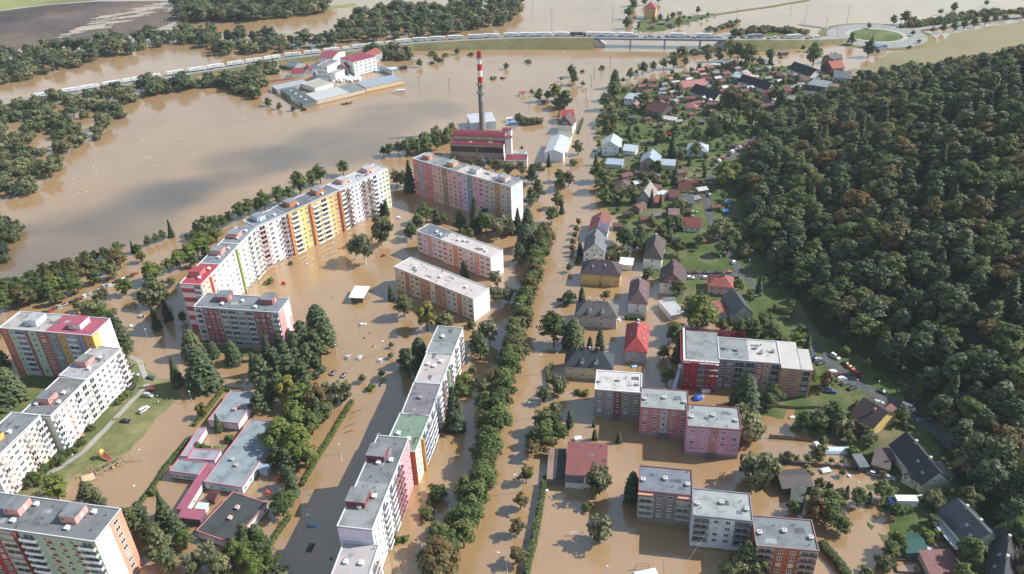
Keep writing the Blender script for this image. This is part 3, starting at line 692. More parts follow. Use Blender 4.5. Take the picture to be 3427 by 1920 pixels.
# --- the long central row, north to south
CRW = 'sections of the long central row'
def row(label, A, B, C, h, wall, roofs, cols, mark=None):
    b = Block('apartment_section', label, A, B, C, h, wall, roofs=roofs, group=CRW, mark=mark)
    b.facade('F', cols); return b
bb = [('w', 2, None), ('b', 3.2, None, '#d0d0cc'), ('w', 2, None), ('b', 3.2, None, '#a89a98'), ('w', 2, None)]
b = row('north end section of the central row with pale grey-green roof and faint strip', (1, 2, 1957, 680), (1, 2, 2065, 412), (1, 2, 1812, 396), 15.6, '#d8d4c4', [(0, .42, felt('#949c9a', .4)), (.42, 1, felt('#878f8b', .4))], bb, 'the grey-green roofed row end')
b.aerials([(.75, .6), (.6, .8), (.55, .3)]); b.vents([(.6, .62)], '#e0e0de')
b = row('central row section with pinkish white roof', (1, 2, 1846, 972), (1, 2, 1957, 680), (1, 2, 1700, 668), 15.6, '#dcdad2', [(0, 1, felt('#c4b8b4', .3, .12))], [('b', 3.2, None, '#8d6c66'), ('w', 2, None), ('f', .8, None, '#9cb08c'), ('b', 3.4, None, '#7c5f5c'), ('w', 2, None)], 'the pinkish white roofed row')
b.vents([(.6, .75), (.55, .5), (.72, .3)], '#ddd8d4')
b = row('central row section with dull mauve grey roof and tangled aerials', (1, 2, 1735, 1292), (1, 2, 1844, 978), (1, 2, 1575, 950), 15.6, '#e0deda', [(0, 1, felt('#857f82', .5))], [('b', 3.2, None, '#cfcfd2'), ('w', 2, None), ('b', 3.2, None, '#b9b9bd'), ('w', 2, None)], 'the mauve-roofed row')
b.aerials([(.7, .6), (.55, .5), (.85, .7), (.45, .25)]); b.vents([(.52, .55)], '#9a8f88')
b = row('central row section with soft green roof and cream yellow wall', (1, 3, 1585, 216), (1, 2, 1733, 1295), (1, 2, 1436, 1265), 15.6, '#e2dcc0', [(0, 1, felt('#7f9480', .3, .2))], [('w', 2, '#e6dba8'), ('w', 2, '#e6dba8'), ('f', .8, None, '#c08a40'), ('b', 3.4, None, '#a3a9ba'), ('b', 3.4, None, '#c3c6cf')], 'the green-roofed row')
b.vents([(.3, .35), (.42, .75)], '#dcdedc'); b.panel('L', .05, b.W - .05, -1.5, b.hh - .35, '#b5552e')
b = row('tall central row section with pink facade, grey roof and dark red lift houses', (1, 3, 1152, 1000), (1, 3, 1520, 80), (1, 3, 1210, 57), 21.4, '#dfdcdc', [(0, .47, felt('#9b9d9c', .3)), (.47, 1, felt('#818484', .8))],
        [('w', 2, None), ('w', 2, None), ('w', 2, None), ('b', 3, None, '#d8d4d4'), ('w', 2, None), ('b', 3, None, '#c9c2c2'), ('b', 3, None, '#8f4f50'), ('b', 3, None, '#a2555a'), ('n', 1.7, '#d4878c'), ('n', 1.7, '#d4878c'), ('n', 1.7, '#d4878c'), ('n', 1.7, '#d4878c')], 'the pink-fronted tall row')
b.house(.27, .72, 6, 6.2, 2.6, '#6d2c34', '#8d8f90'); b.house(.77, .72, 6, 6.2, 2.6, '#6d2c34', '#8d8f90'); b.vents([(.2, .6), (.32, .3), (.68, .6), (.72, .25)], '#e2e2e2'); b.aerials([(.38, .6), (.95, .9)])
b.panel('L', .05, b.W - .05, -1.5, b.hh - .35, '#bdb2c4')
b = row('low white roofed section at the south end of the central row', (1, 3, 1010, 1800), (1, 3, 1222, 1150), (1, 3, 862, 1142), 15.0, '#dedcd8', [(0, 1, felt('#beb6b4', .3, .12))], bb, 'the white-roofed south row end')
b.vents([(.68, .72), (.68, .3)], '#e0dcda')

# --- eight storeys in pinks, behind
b = Block('apartment_block', 'long eight-storey block in pink, beige and lilac beneath the red chimney', (1, 1, 1560, 152), (1, 1, 2545, 436), (2, 1, 95, 372), 24.4, '#c9a89c', roofs=[(0, .20, felt('#9a9d9e')), (.2, .46, felt('#8f9396')), (.46, .78, felt('#cdc4bc', .3, .12)), (.78, 1, felt('#94979a'))], mark='the long pink eight-storey block')
b.facade('F', [('w', 2, '#b8646a'), ('s', 2, '#8d8a94'), ('w', 2, '#b8646a'), ('w', 2, '#b8646a'), ('w', 2, '#c79a8c'), ('w', 2, '#c79a8c'), ('s', 2, '#8f6a58'), ('w', 2, '#c79a8c'), ('w', 2, '#c79a8c'), ('w', 2, '#c78e9c'), ('w', 2, '#b6a6b8'), ('s', 2, '#6d8080'), ('w', 2, '#c78e9c'), ('W', 2.4, '#c78e9c'), ('w', 2, '#b3a090'), ('w', 2, '#b3a090'), ('s', 2, '#a3764c'), ('w', 2, '#b3a090'), ('w', 2, '#a89c94')], frame='#cfcac8')
b.panel('R', .05, b.W - .05, -1.5, b.hh - .35, '#e2e0de'); b.panel('R', b.W * .15, b.W * .6, b.hh - 9, b.hh - 2, '#a9c4da', .08, 'painted_panel')
for u, c in ((.10, '#b85e38'), (.36, '#c98a3a'), (.6, '#b9b9bf'), (.88, '#c9a49a')): b.house(u, .55, 5, 5, 2.5, c, '#a9abab')
# --- two four-storey blocks
b = Block('apartment_block', 'four-storey pale pink block with white roof and one dark roof bay', (1, 1, 1600, 876), (1, 1, 2340, 1146), (1, 1, 2480, 1072), 13.2, '#cfaea8', roofs=[(0, .33, felt('#7c828a')), (.33, 1, felt('#d2c6c0', .3, .1))], mark='the pale pink four-storey block')
b.facade('F', [('W', 2, None), ('w', 2, None), ('s', 1.7, '#c98a7c'), ('w', 2, None), ('W', 2, None), ('W', 2, '#d0a59a'), ('w', 2, '#d0a59a'), ('s', 1.7, '#b9764e'), ('W', 2, '#d0a59a'), ('w', 2, None), ('w', 2, None), ('s', 1.7, '#c98a7c'), ('W', 2, None), ('W', 2, None)])
b.panel('R', .05, b.W - .05, -1.5, b.hh - .35, '#dddbd8'); b.vents([(.2, .5), (.27, .4), (.5, .5), (.56, .6), (.83, .5), (.88, .4)], '#d2d2d0'); b.aerials([(.55, .4), (.16, .3)])
b = Block('apartment_block', 'four-storey beige and orange block with plain pinkish white roof', (1, 1, 1375, 1236), (1, 2, 2165, 120), (1, 2, 2330, 12), 12.6, '#cfb098', '#d2c6c0', mark='the beige and orange four-storey block')
b.facade('F', [('w', 2, '#cfa980'), ('w', 2, '#cfa980'), ('s', 1.7, '#a8683c'), ('w', 2, '#cfa980'), ('W', 2, '#cfa980'), ('w', 2, '#b97448'), ('w', 2, '#b97448'), ('s', 1.7, '#cfb098'), ('w', 2, '#b97448'), ('w', 2, '#b97448'), ('W', 2, None), ('w', 2, None), ('s', 1.7, '#b97448'), ('w', 2, None), ('W', 2, None)], frame='#c8c4c2')
b.panel('R', .05, b.W - .05, -1.5, b.hh - .35, '#dddad6'); b.vents([(.18, .5), (.5, .5), (.82, .5)], '#cfc8c2'); b.aerials([(.5, .4)])

# --- right bank: staggered five-storey flats
def flat(label, A, B, C, h, wall, roof, cols, mark, grp='staggered grey and pink flats', plinth='#7d776f', rim='#7c4a4a', **k):
    b = Block('apartment_block', label, A, B, C, h, wall, roof, group=grp, mark=mark, **k)
    b.pc.data.materials[0] = paint(rim, .6)
    if plinth: b.panel('F', .05, b.L - .05, -1.4, 1.5, plinth, .12, 'plinth')
    b.facade('F', cols, zs=[z for z in b.floors() if z > 1.6]); b.vents([(.08, .42), (.92, .4), (.5, .55)], '#b5aeaa')
    return b
fc = lambda c, s_: [('w', 2.2, c), ('w', 2.2, c), ('n', 1.6, s_), ('w', 2.2, c), ('w', 2.2, c)]
def stairwell(b, c):
    b.panel('F', b.L * .5 - 1.5, b.L * .5 + 1.5, -1.4, 1.9, '#5b5754', 1.3, 'porch')
b = flat('grey-brown five-storey flats with white roof and dark red stair strip', (2, 2, 812, 1026), (2, 2, 1277, 1062), (2, 2, 1286, 870), 13.6, '#79716d', '#d6cfca', fc('#79716d', '#6a2f30'), 'the white-roofed grey flats', rim='#dedad6'); stairwell(b, 0)
b = flat('rose pink five-storey flats with grey roof between grey and lilac neighbours', (2, 2, 1270, 1208), (2, 2, 1752, 1246), (2, 2, 1757, 1045), 13.6, '#a8666a', '#a3a8a5', fc('#a8666a', '#9b9896'), 'the rose pink flats'); stairwell(b, 0); b.aerials([(.5, .75)])
b = flat('lilac pink five-storey flats with grey roof, lowest of the stepped three', (2, 2, 1742, 1398), (2, 2, 2282, 1438), (2, 2, 2252, 1215), 13.7, '#b7839a', '#a3a8a5', fc('#b7839a', '#a6706c'), 'the lilac pink flats'); stairwell(b, 0)
lg = lambda c, p: [('l', 3.2, c, p), ('w', 2.1, c), ('w', 2.1, c), ('l', 3.2, c, p)]
GF = 'stepped flats with loggias'
b = flat('grey-brown flats with loggias and slate blue roof beside the tall cypress', (2, 3, 1250, 604), (2, 3, 1790, 657), (2, 3, 1800, 405), 14.3, '#6e6663', '#7f858f', lg('#6e6663', '#8d8a88'), 'the slate-roofed loggia flats', GF, None)
for u in (.13, .87): b.panel('F', b.L * u - 2.4, b.L * u + 2.4, b.hh - 1.0, b.hh - .5, '#cf8468', 1.0, 'awning')
b.panel('R', .05, b.W - .05, -1.4, b.hh - .35, '#6d3030')
b = flat('white flats with dark loggias and pale grey roof in the middle of the stepped group', (2, 3, 1797, 852), (2, 3, 2395, 915), (2, 3, 2372, 640), 14.4, '#b4b8c0', '#abafab', lg('#b4b8c0', '#6a6a70'), 'the white loggia flats', GF, None, '#7c7f88')
b = flat('rust orange flats with grey roof at the lower edge of the town', (2, 3, 2432, 1158), (3, 3, 520, 1212), (3, 3, 457, 905), 13.4, '#8e4a2c', '#83898a', lg('#8e4a2c', '#6a5550'), 'the rust orange flats', GF, None, '#8f6a64')

# --- renovated block behind red scaffold netting
b = Block('apartment_block', 'brown and orange five-storey block with stepped white and grey roof under renovation', (2, 2, 2058, 722), (3, 2, 140, 770), (3, 2, 95, 548), 14.4, '#8b7062', roofs=[(0, .49, felt('#969a98')), (.49, 1, felt('#cfc8c2', .3, .1))], mark='the scaffolded brown and orange block', g=0)
b.facade('F', [('w', 2, '#6d645c'), ('W', 2.2, '#6d645c'), ('l', 3, '#5a5552', '#4e4a4c'), ('l', 3, '#9a7a64', '#4e4a4c'), ('w', 2, '#a8604a'), ('n', 2, '#a5896f'), ('l', 2.6, '#8b7062', '#4e4a4c')])
s = b
p0, L0 = s.L, s.hh
for nm, x0, x1, y0, y1, c in (('east_wing', p0 + .02, p0 + 7.5, -2.6, s.W + .6, '#a37a5e'), ('east_end', p0 + 7.52, p0 + 12, -2.6, s.W - 4, '#b0805a'), ('west_wing', -13.0, -.02, -2.2, s.W + 3.5, '#77706c')):
    wg = MB().box(x0, x1, y0, y1, -1.5, L0 - .3).obj('wing', plaster(c), s.t)
    MB().box(x0 - .1, x1 + .1, y0 - .1, y1 + .1, L0 - .3, L0 + .02).obj('wing_roof', felt('#cfc8c2' if 'east' in nm else '#969a98', .4), wg)
    if nm == 'east_wing':
        for z in s.floors():
            f, g_ = win_meshes(1.5, 1.35, 2, '#dcdcda'); o = inst('window', f, s.t, (x0 + 4.6, y0 - .06, z)); inst('pane', g_, o)
        MB().box(x0 + 3.4, x0 + 5.8, y0 - .06, y0, -1.4, L0 - .4).obj('wall_panel', plaster('#9a5a4a'), s.t)
    elif nm == 'east_end':
        for z in s.floors(): inst('balcony', balcony_mesh(3.0, .3, '#4e4a4c', 'l'), s.t, (x0 + 2.2, y0, z))
        MB().box(x1, x1 + .06, y0 + .1, y1 - .1, -1.4, L0 - .4).obj('wall_panel', plaster('#c08050'), s.t)
    else:
        for z in s.floors():
            f, g_ = win_meshes(2.1, 1.35, 3, '#b4b0ae'); o = inst('window', f, s.t, (x0 + 4.2, y0, z)); inst('pane', g_, o)
b.vents([(.1, .5), (.3, .45), (.62, .6), (.7, .4), (.9, .5)], '#8a8684')
def scaffold():
    t = thing('scaffolding', 'red netted scaffolding wrapped round the grey end of the renovated block', 'scaffolding', (b.t.location.x, b.t.location.y, 0), b.rz)
    mt, n, bs = base_mat('scaffold_net'); c = (.30, .012, .03, 1)
    n.links.new(ramp(n, noise(n, .6, 4, 'World', (1, 1, .4)), [(.3, mul(c, .6)), (.7, mul(c, 1.3))]), bs.inputs['Base Color'])
    al = noise(n, 1.0, 3, 'World', (.5, .5, .3)); n.links.new(ramp(n, al, [(.35, (.28,) * 3 + (1,)), (.6, (.88,) * 3 + (1,))]), bs.inputs['Alpha']); bs.inputs['Roughness'].default_value = .9
    x0, x1, y0, y1 = -14.4, .3, -3.6, s.W + 4.8
    MB().face([(x0, y0, 0), (x0, y1, 0), (x0, y1, 15), (x0, y0, 15)]).obj('netting', mt, t)
    MB().face([(x0, y0, 0), (x1 * 0 - 8, y0, 0), (-8, y0, 14.6), (x0, y0, 14.6)]).face([(-5.5, y0, 1), (-.5, y0, 1), (-.5, y0, 14), (-5.5, y0, 14)]).obj('netting', mt, t)
    MB().face([(x0, y1, 0), (12, y1, 0), (12, y1, 15.2), (x0, y1, 15.2)]).obj('netting', mt, t)
    po = paint('#8a8c92', .4, .5); pm = MB().tube((0, 0, -1), (0, 0, 15.6), .07).mesh('standard', po); k = 0
    for i in range(8): inst('standard', pm, t, (x0 + .15 + i * 2.05, y0 - .12, 0)); inst('standard', pm, t, (x0 + .15 + i * 2.05, y1 + .12, 0))
    for i in range(9): inst('standard', pm, t, (x0 - .12, y0 + (y1 - y0) * i / 8, 0))
    bd = paint('#b9b6b0')
    for z in (2.4, 5.2, 8.0, 10.8, 13.6, 14.9):
        MB().box(x0, x1 - .5, y0, y0 + .9, z, z + .08).obj('walkway', bd, t); MB().box(x0, x0 + .9, y0 + .95, y1, z, z + .08).obj('walkway', bd, t)
    MB().tube((x0 - 1, y0 - 1, 15.2), (x1, y0 - 1, 15.2), .12, None, 6).tube((x0 - 1, y1, 15.4), (x0 - 1, y0 - 1, 15.4), .12).obj('rail', paint('#b01f34'), t)
    ch = thing('debris_chute', 'grey blue sloping rubble chute leaning against the scaffolding', 'chute', t.location, b.rz)
    MB().loft([[(x0 - 1.4, -1, 9.5), (x0 - .2, -1, 9.5), (x0 - .2, -1, 10.2), (x0 - 1.4, -1, 10.2)], [(x0 - 4.4, -10, .3), (x0 - 2.8, -10, .3), (x0 - 2.8, -10, 1.1), (x0 - 4.4, -10, 1.1)]]).obj('trough', paint('#8d9bb0', .4), ch)
    MB().box(x0 - 1.6, x0, -1.6, -.2, 9.4, 10.6).obj('hopper', paint('#c9ccd2', .4), ch)
scaffold()
# ---------------------------------------------------------------- houses
def gable_slab(m_, L_, W_, h, rise, along_x, th=.22, mi=0):
    if along_x:
        for s in (0, 1):
            y0, y1 = (0, W_ / 2) if s == 0 else (W_, W_ / 2)
            prof = [(y0, h), (y1, h + rise), (y1, h + rise + th), (y0, h + th)]
            m_.loft([[(0, y, z) for y, z in prof], [(L_, y, z) for y, z in prof]], mi)
    else:
        for s in (0, 1):
            x0, x1 = (0, L_ / 2) if s == 0 else (L_, L_ / 2)
            prof = [(x0, h), (x1, h + rise), (x1, h + rise + th), (x0, h + th)]
            m_.loft([[(x, 0, z) for x, z in prof], [(x, W_, z) for x, z in prof]], mi)
    return m_

GARD = 'houses and sheds of the flooded garden town'
class House:
    """A, B: front eave corners (sight points), W: depth in metres or the back corner; he: eave height above water"""
    def __init__(s, name, label, A, B, W, he, rise, kind, wall, roof, cat='house', wins=(0, 0), rwins=(0, 0), chim=(), dorm=(), sky=(), mark=None, gwin=0, frame='#e0deda', roofmat=None, gablewall=None, group=GARD, over=.45, door=None, lift=0.0):
        a, b = P(*A, he), P(*B, he); d = (b - a).to_2d(); s.L = d.length; s.rz = math.atan2(d.y, d.x); n = Vector((-d.y, d.x)) / s.L
        s.W = W if isinstance(W, (int, float)) else abs((P(*W, he) - b).to_2d().dot(n))
        s.t = thing(name, label, cat, (a.x, a.y, 0), s.rz, group); c = a.to_2d() + d / 2 + n * s.W / 2
        if mark: MARKS.append((mark, c.x, c.y, max(s.L, s.W) / 2))
        L_, W_, o = s.L, s.W, over; s.he, s.rise, s.kind = he, rise, kind
        rm = roofmat or tiles(roof); wm = plaster(wall)
        wl = MB()
        if kind == 'gx': wl.loft([[(x, o, -1.5), (x, W_ - o, -1.5), (x, W_ - o, he), (x, W_ / 2, he + rise * (1 - 2 * o / W_) * .98), (x, o, he)] for x in (o, L_ - o)])
        elif kind == 'gy': wl.loft([[(o, y, -1.5), (L_ - o, y, -1.5), (L_ - o, y, he), (L_ / 2, y, he + rise * (1 - 2 * o / L_) * .98), (o, y, he)] for y in (o, W_ - o)])
        else: wl.box(o, L_ - o, o, W_ - o, -1.5, he - .02)
        wl.obj('wall', wm, s.t)
        r = MB()
        if kind in ('gx', 'gy'): gable_slab(r, L_, W_, he - .05, rise, kind == 'gx')
        elif kind == 'hip':
            k = min(L_, W_) / 2 * .92
            if L_ >= W_: rid = [(k, W_ / 2), (L_ - k, W_ / 2)]
            else: rid = [(L_ / 2, k), (L_ / 2, W_ - k)]
            z0, z1, zt = he - .1, he + .1, he + rise
            E_ = [(0, 0), (L_, 0), (L_, W_), (0, W_)]; R_ = [Vector((*q, zt)) for q in rid]
            T = [Vector((*q, z1)) for q in E_]; r.prism(E_, z0, z1)
            if L_ >= W_:
                for f in ((T[0], T[1], R_[1], R_[0]), (T[1], T[2], R_[1]), (T[2], T[3], R_[0], R_[1]), (T[3], T[0], R_[0])): r.face(f)
            else:
                for f in ((T[0], T[1], R_[0]), (T[1], T[2], R_[1], R_[0]), (T[2], T[3], R_[1]), (T[3], T[0], R_[0], R_[1])): r.face(f)
        elif kind == 'flat': r.box(0, L_, 0, W_, he - .05, he + .2)
        elif kind == 'shed':          # high at the back
            r.loft([[(x, 0, he), (x, W_, he + rise), (x, W_, he + rise + .18), (x, 0, he + .18)] for x in (0, L_)])
            MB().loft([[(x, o, he - .1), (x, W_ - o, he - .1), (x, W_ - o, he + rise * .95), (x, o, he + rise * .05)] for x in (o, L_ - o)]).obj('upper_wall', wm, s.t)
        elif kind == 'gambrel':
            for q in (0, 1):
                Y = [0, W_ * .22, W_ / 2] if not q else [W_, W_ * .78, W_ / 2]; Z = [he, he + rise * .62, he + rise]
                for j in (0, 1):
                    pr = [(Y[j], Z[j]), (Y[j + 1], Z[j + 1]), (Y[j + 1], Z[j + 1] + .2), (Y[j], Z[j] + .2)]
                    r.loft([[(x, y, z) for y, z in pr] for x in (0, L_)])
        s.roof = r.obj('roof', rm, s.t)
        if gablewall:
            if kind == 'gy': MB().loft([[(o, y, he + .02), (L_ - o, y, he + .02), (L_ / 2, y, he + rise * (1 - 2 * o / L_) * .96)] for y in (o - .06, o)]).obj('gable_boards', plaster(gablewall), s.t)
            else: MB().loft([[(x, o, he + .02), (x, W_ - o, he + .02), (x, W_ / 2, he + rise * (1 - 2 * o / W_) * .96)] for x in (L_ - o, L_ - o + .06)]).obj('gable_boards', plaster(gablewall), s.t)
        fr, gl = win_meshes(1.15, 1.25, 2, frame)
        def put(x, y, z, rz):
            w_ = inst('window', fr, s.t, (x, y, z), rz); inst('pane', gl, w_)
        for k in range(wins[1]):
            for i in range(wins[0]): put(o + (L_ - 2 * o) * (i + .5) / wins[0], o, he - 1.3 - 2.8 * k, 0)
        for k in range(rwins[1]):
            for i in range(rwins[0]): put(L_ - o, o + (W_ - 2 * o) * (i + .5) / rwins[0], he - 1.3 - 2.8 * k, math.pi / 2)
        for i in range(gwin):
            f = (i + 1) / (gwin + 1)
            if kind == 'gy': put(L_ * (.5 + (f - .5) * .55), o - .05, he + rise * .25, 0)
            else: put(L_ - o + .02, W_ * (.5 + (f - .5) * .55), he + rise * .25, math.pi / 2)
        if door: MB().box(-.5, .5, -.06, .0, -1, 1.5).obj('door', paint(door), s.t, (L_ * .5, o, 0))
        for u, v in chim:
            z = s.zr(u, v); cm = MB().box(-.35, .35, -.35, .35, -.8, 1.3).box(-.45, .45, -.45, .45, 1.3, 1.45).obj('chimney', plaster('#8a5a4c' if (u * 10) % 2 < 1 else '#a8a29c'), s.t, (L_ * u, W_ * v, z))
        for u, v, wd in dorm:
            x, y = L_ * u, W_ * v; z = s.zr(u, v)
            dm = MB().loft([[(q, -.0, -.2), (q, 3.2, -.2), (q, 3.2, 1.0), (q, 0, 1.0)] for q in (-wd / 2, wd / 2)]).obj('dormer', plaster('#c6bcb2'), s.t, (x, y, z))
            gable_slab(MB(), wd + .4, 3.6, 0, wd * .42, False, .12).obj('dormer_roof', rm, dm, (-wd / 2 - .2, -.2, .98))
            MB().loft([[(-wd / 2, q, 1.0), (wd / 2, q, 1.0), (0, q, 1.0 + wd * .4)] for q in (0, .1)]).obj('dormer_gable', plaster('#c6bcb2'), dm)
            f2, g2 = win_meshes(.9, .9, 2, frame); inst('window', f2, dm, (0, 0, .45))
        for u, v in sky:
            k = s.slope(u, v)
            o2 = MB().box(-.45, .45, -.6, .6, 0, .08).obj('skylight', paint('#8d9298', .2), s.t, (L_ * u, W_ * v, s.zr(u, v) + .16)); o2.rotation_euler = k
    def zr(s, u, v):
        if s.kind in ('gx', 'gambrel'): f = 1 - abs(v - .5) * 2
        elif s.kind == 'gy': f = 1 - abs(u - .5) * 2
        elif s.kind == 'hip': f = min(1, min(u * s.L, (1 - u) * s.L, v * s.W, (1 - v) * s.W) / (min(s.L, s.W) / 2 * .92))
        elif s.kind == 'shed': f = v
        else: f = 0
        return s.he + s.rise * f + .1
    def slope(s, u, v):
        if s.kind in ('gx', 'hip') and s.L >= s.W or s.kind == 'gx': a = math.atan2(s.rise, s.W / 2); return (a if v < .5 else -a, 0, 0)
        a = math.atan2(s.rise, s.L / 2); return (0, -a if u < .5 else a, 0)

H_ = House
# --- villas along the flooded street, from the lower end upward
H_('villa', 'grey villa with slate hipped roof and two pointed dormers behind the white-roofed flats', (2, 2, 500, 795), (2, 2, 998, 828), 11, 6.2, 5.2, 'hip', '#b8a988', '#3f454d', wins=(4, 2), dorm=((.36, .10, 1.6), (.64, .10, 1.6)), chim=((.42, .55), (.5, .6), (.6, .55), (.68, .5)), mark='the slate-roofed villa', rwins=(3, 2))
H_('villa', 'villa with bright coral red hipped roof and grey lower walls', (2, 2, 1100, 640), (2, 2, 1342, 660), 21, 6.2, 5.0, 'hip', '#8f8b90', '#c04a48', wins=(1, 2), dorm=(), chim=((.52, .62), (.5, .82), (.55, .88)), sky=((.25, .4), (.75, .5), (.8, .75), (.78, .3)), rwins=(5, 2), mark='the coral-roofed villa')
H_('villa', 'beige villa with weathered grey hipped roof and two pointed dormers', (2, 2, 606, 283), (2, 2, 1040, 312), 11, 6.4, 5.2, 'hip', '#b3a399', '#6d6a68', wins=(4, 2), dorm=((.34, .10, 1.6), (.64, .10, 1.6)), chim=((.32, .62), (.5, .62), (.66, .55)), rwins=(3, 2), mark='the weathered grey-roofed villa')
H_('villa', 'white villa with mottled mauve hipped roof and blank front end', (2, 2, 1138, 160), (2, 2, 1345, 176), 20, 6.2, 5.2, 'hip', '#c9c4bf', '#75585c', wins=(1, 2), chim=((.5, .6), (.55, .8)), sky=((.2, .4), (.75, .45)), rwins=(4, 2), dorm=(), mark='the mauve-roofed white villa')
H_('villa', 'mustard yellow two-storey villa with dark plum hipped roof on the flooded street', (2, 1, 664, 1302), (2, 1, 1072, 1332), 12, 6.4, 5.4, 'hip', '#c9a052', '#53444a', wins=(5, 2), chim=((.36, .55), (.66, .6)), sky=((.3, .25), (.6, .3)), rwins=(2, 2), mark='the mustard yellow villa', door='#6d3a2c')
H_('house', 'brown-roofed house with timber gable and white lower wall beside the parked cars', (2, 1, 1452, 1400), (2, 1, 1722, 1424), 15, 6.0, 6.0, 'gy', '#c6beb4', '#5d4446', gwin=2, gablewall='#8a5c40', chim=((.48, .5), (.46, .75)), sky=((.15, .3),), wins=(2, 1), mark='the timber-gabled house')
H_('villa', 'white villa with long dark brown hipped roof amid green gardens', (2, 1, 1288, 1148), (2, 1, 1488, 1168), 22, 6.4, 6.0, 'hip', '#d6d0c8', '#5f4e4a', wins=(1, 2), chim=((.5, .65), (.5, .9)), sky=((.85, .4), (.85, .55), (.85, .7)), dorm=(), rwins=(4, 2), mark='the long brown-roofed villa')
H_('house', 'white gabled house with dove grey roof and side wing at the street edge', (2, 1, 690, 1092), (2, 1, 920, 1104), 17, 6.4, 5.8, 'gy', '#d4cfc8', '#7d7d84', gwin=2, wins=(3, 2), chim=((.5, .4), (.52, .55)), mark='the dove grey gabled house', rwins=(2, 1))
H_('house_wing', 'dove grey roofed side wing of the white gabled street house', (2, 1, 915, 1045), (2, 1, 992, 1050), 7, 5.6, 2.6, 'gx', '#cfcac4', '#75757c', cat='house')
H_('house', 'turquoise house with red roof and solar panels on its slope', (2, 1, 738, 885), (2, 1, 940, 900), 19, 5.0, 3.6, 'gy', '#8fb3b0', '#8d4c48', chim=((.45, .55),), wins=(1, 1), mark='the turquoise house')
def solar(h, u0, u1, v0, v1, nu, nv):
    p = paint('#3c4660', .15); L_, W_ = h.L, h.W; a = h.slope(.75, .5)[1]
    m_ = MB().box(-.8, .8, -.55, .55, 0, .06).mesh('solar_panel', p)
    for i in range(nu):
        for j in range(nv):
            u, v = u0 + (u1 - u0) * (i + .5) / nu, v0 + (v1 - v0) * (j + .5) / nv
            o = inst('solar_panel', m_, h.t, (L_ * u, W_ * v, h.zr(u, v) + .22)); o.rotation_euler = (0, a, 0)
h_ = [o for o in bpy.data.objects if o.get('label', '').startswith('turquoise house')][0]
def hinfo(t, L_, W_, he, rise, kind):
    q = House.__new__(House); q.t, q.L, q.W, q.he, q.rise, q.kind = t, L_, W_, he, rise, kind; return q
a_, b_ = P(2, 1, 738, 885, 5.0), P(2, 1, 940, 900, 5.0)
solar(hinfo(h_, (b_ - a_).length, 19, 5.0, 3.6, 'gy'), .55, .97, .05, .42, 3, 6)
H_('carport', 'open white flat-roofed garage behind the yellow villa', (2, 1, 1050, 1212), (2, 1, 1190, 1225), 8, 3.0, .1, 'flat', '#d2ccc4', '#d8d2ca', cat='garage', roofmat=paint('#d2cdc6'))
H_('house', 'house with pale grey gambrel roof and dark timber gable among garden trees', (2, 1, 1215, 545), (2, 1, 1380, 570), 15, 4.6, 5.4, 'gy', '#7d858c', '#a59c92', gwin=2, chim=((.5, .85),), mark='the gambrel-roofed house')
H_('house', 'tall house with bluish white sheet metal roof and brown wall', (2, 1, 1255, 195), (2, 1, 1450, 212), 15, 7.2, 4.5, 'gy', '#9b8277', '#aab8c6', roofmat=metalroof('#aab8c6'), chim=((.5, .3),), mark='the blue-metal-roofed house', rwins=(3, 2))
H_('annexe', 'low annexe with pale metal roof beside the tall brown-walled house', (2, 1, 1455, 215), (2, 1, 1618, 225), 9, 4.2, .8, 'shed', '#b8aaa0', '#b4bcc4', cat='shed', roofmat=metalroof('#b9c2ca'))
H_('house', 'white house with shiny metal roof and garage wing near the head of the flooded street', (2, 1, 872, 30), (2, 1, 1060, 42), 16, 7.0, 4.0, 'gy', '#d8d4ce', '#c6cdd4', roofmat=metalroof('#c6cdd4'), gwin=2, wins=(2, 2), mark='the shiny-roofed white house', rwins=(3, 2))
H_('annexe', 'white annexe with silver roof joined to the shiny-roofed house', (2, 1, 1075, 70), (2, 1, 1222, 85), 10, 4.0, 1.0, 'shed', '#d8d4ce', '#c9ced4', cat='shed', roofmat=metalroof('#c9ced4'))
H_('garage', 'long low garage with pale blue metal roof below the shiny-roofed house', (2, 1, 915, 205), (2, 1, 1090, 218), 9, 3.2, .6, 'shed', '#b9b4ae', '#aebfcc', cat='garage', roofmat=metalroof('#aebfcc'))
H_('villa', 'white villa with bright hipped metal roof on the garden slope', (2, 1, 1728, 70), (2, 1, 1948, 85), 13, 5.6, 3.8, 'hip', '#d8d3cc', '#c3cad2', roofmat=metalroof('#c3cad2'), wins=(3, 1), mark='the hipped white villa')
H_('cottage', 'cottage with plain maroon gabled roof next to the garden lane', (2, 1, 1645, 450), (2, 1, 1782, 460), 11, 3.6, 3.4, 'gx', '#c9b18a', '#74322f', cat='house', wins=(2, 1), chim=((.5, .5),), mark='the maroon-roofed cottage')
H_('shed', 'small maroon roofed shed touching the garden lane', (2, 1, 1795, 395), (2, 1, 1890, 402), 6, 2.8, 1.4, 'gx', '#8f7a66', '#74322f', cat='shed')
H_('cottage', 'narrow cottage with two stacked red-brown roofs', (2, 1, 1547, 540), (2, 1, 1656, 548), 12, 3.2, 2.6, 'gx', '#a98a74', '#7a4640', cat='house', wins=(2, 1))
H_('cottage', 'small cottage half grey and half brick brown roofed beside a lawn', (2, 1, 1545, 715), (2, 1, 1658, 722), 9, 3.4, 2.2, 'gx', '#a99886', '#9a7a70', cat='house', wins=(2, 1))
H_('cottage', 'cream cottage with red L-shaped roof above the trampoline lawn', (2, 1, 1690, 835), (2, 1, 1880, 848), 11, 4.0, 3.4, 'gx', '#d9ceb4', '#8e3f3c', cat='house', wins=(3, 1), chim=((.5, .55),), mark='the cream cottage', rwins=(2, 1))
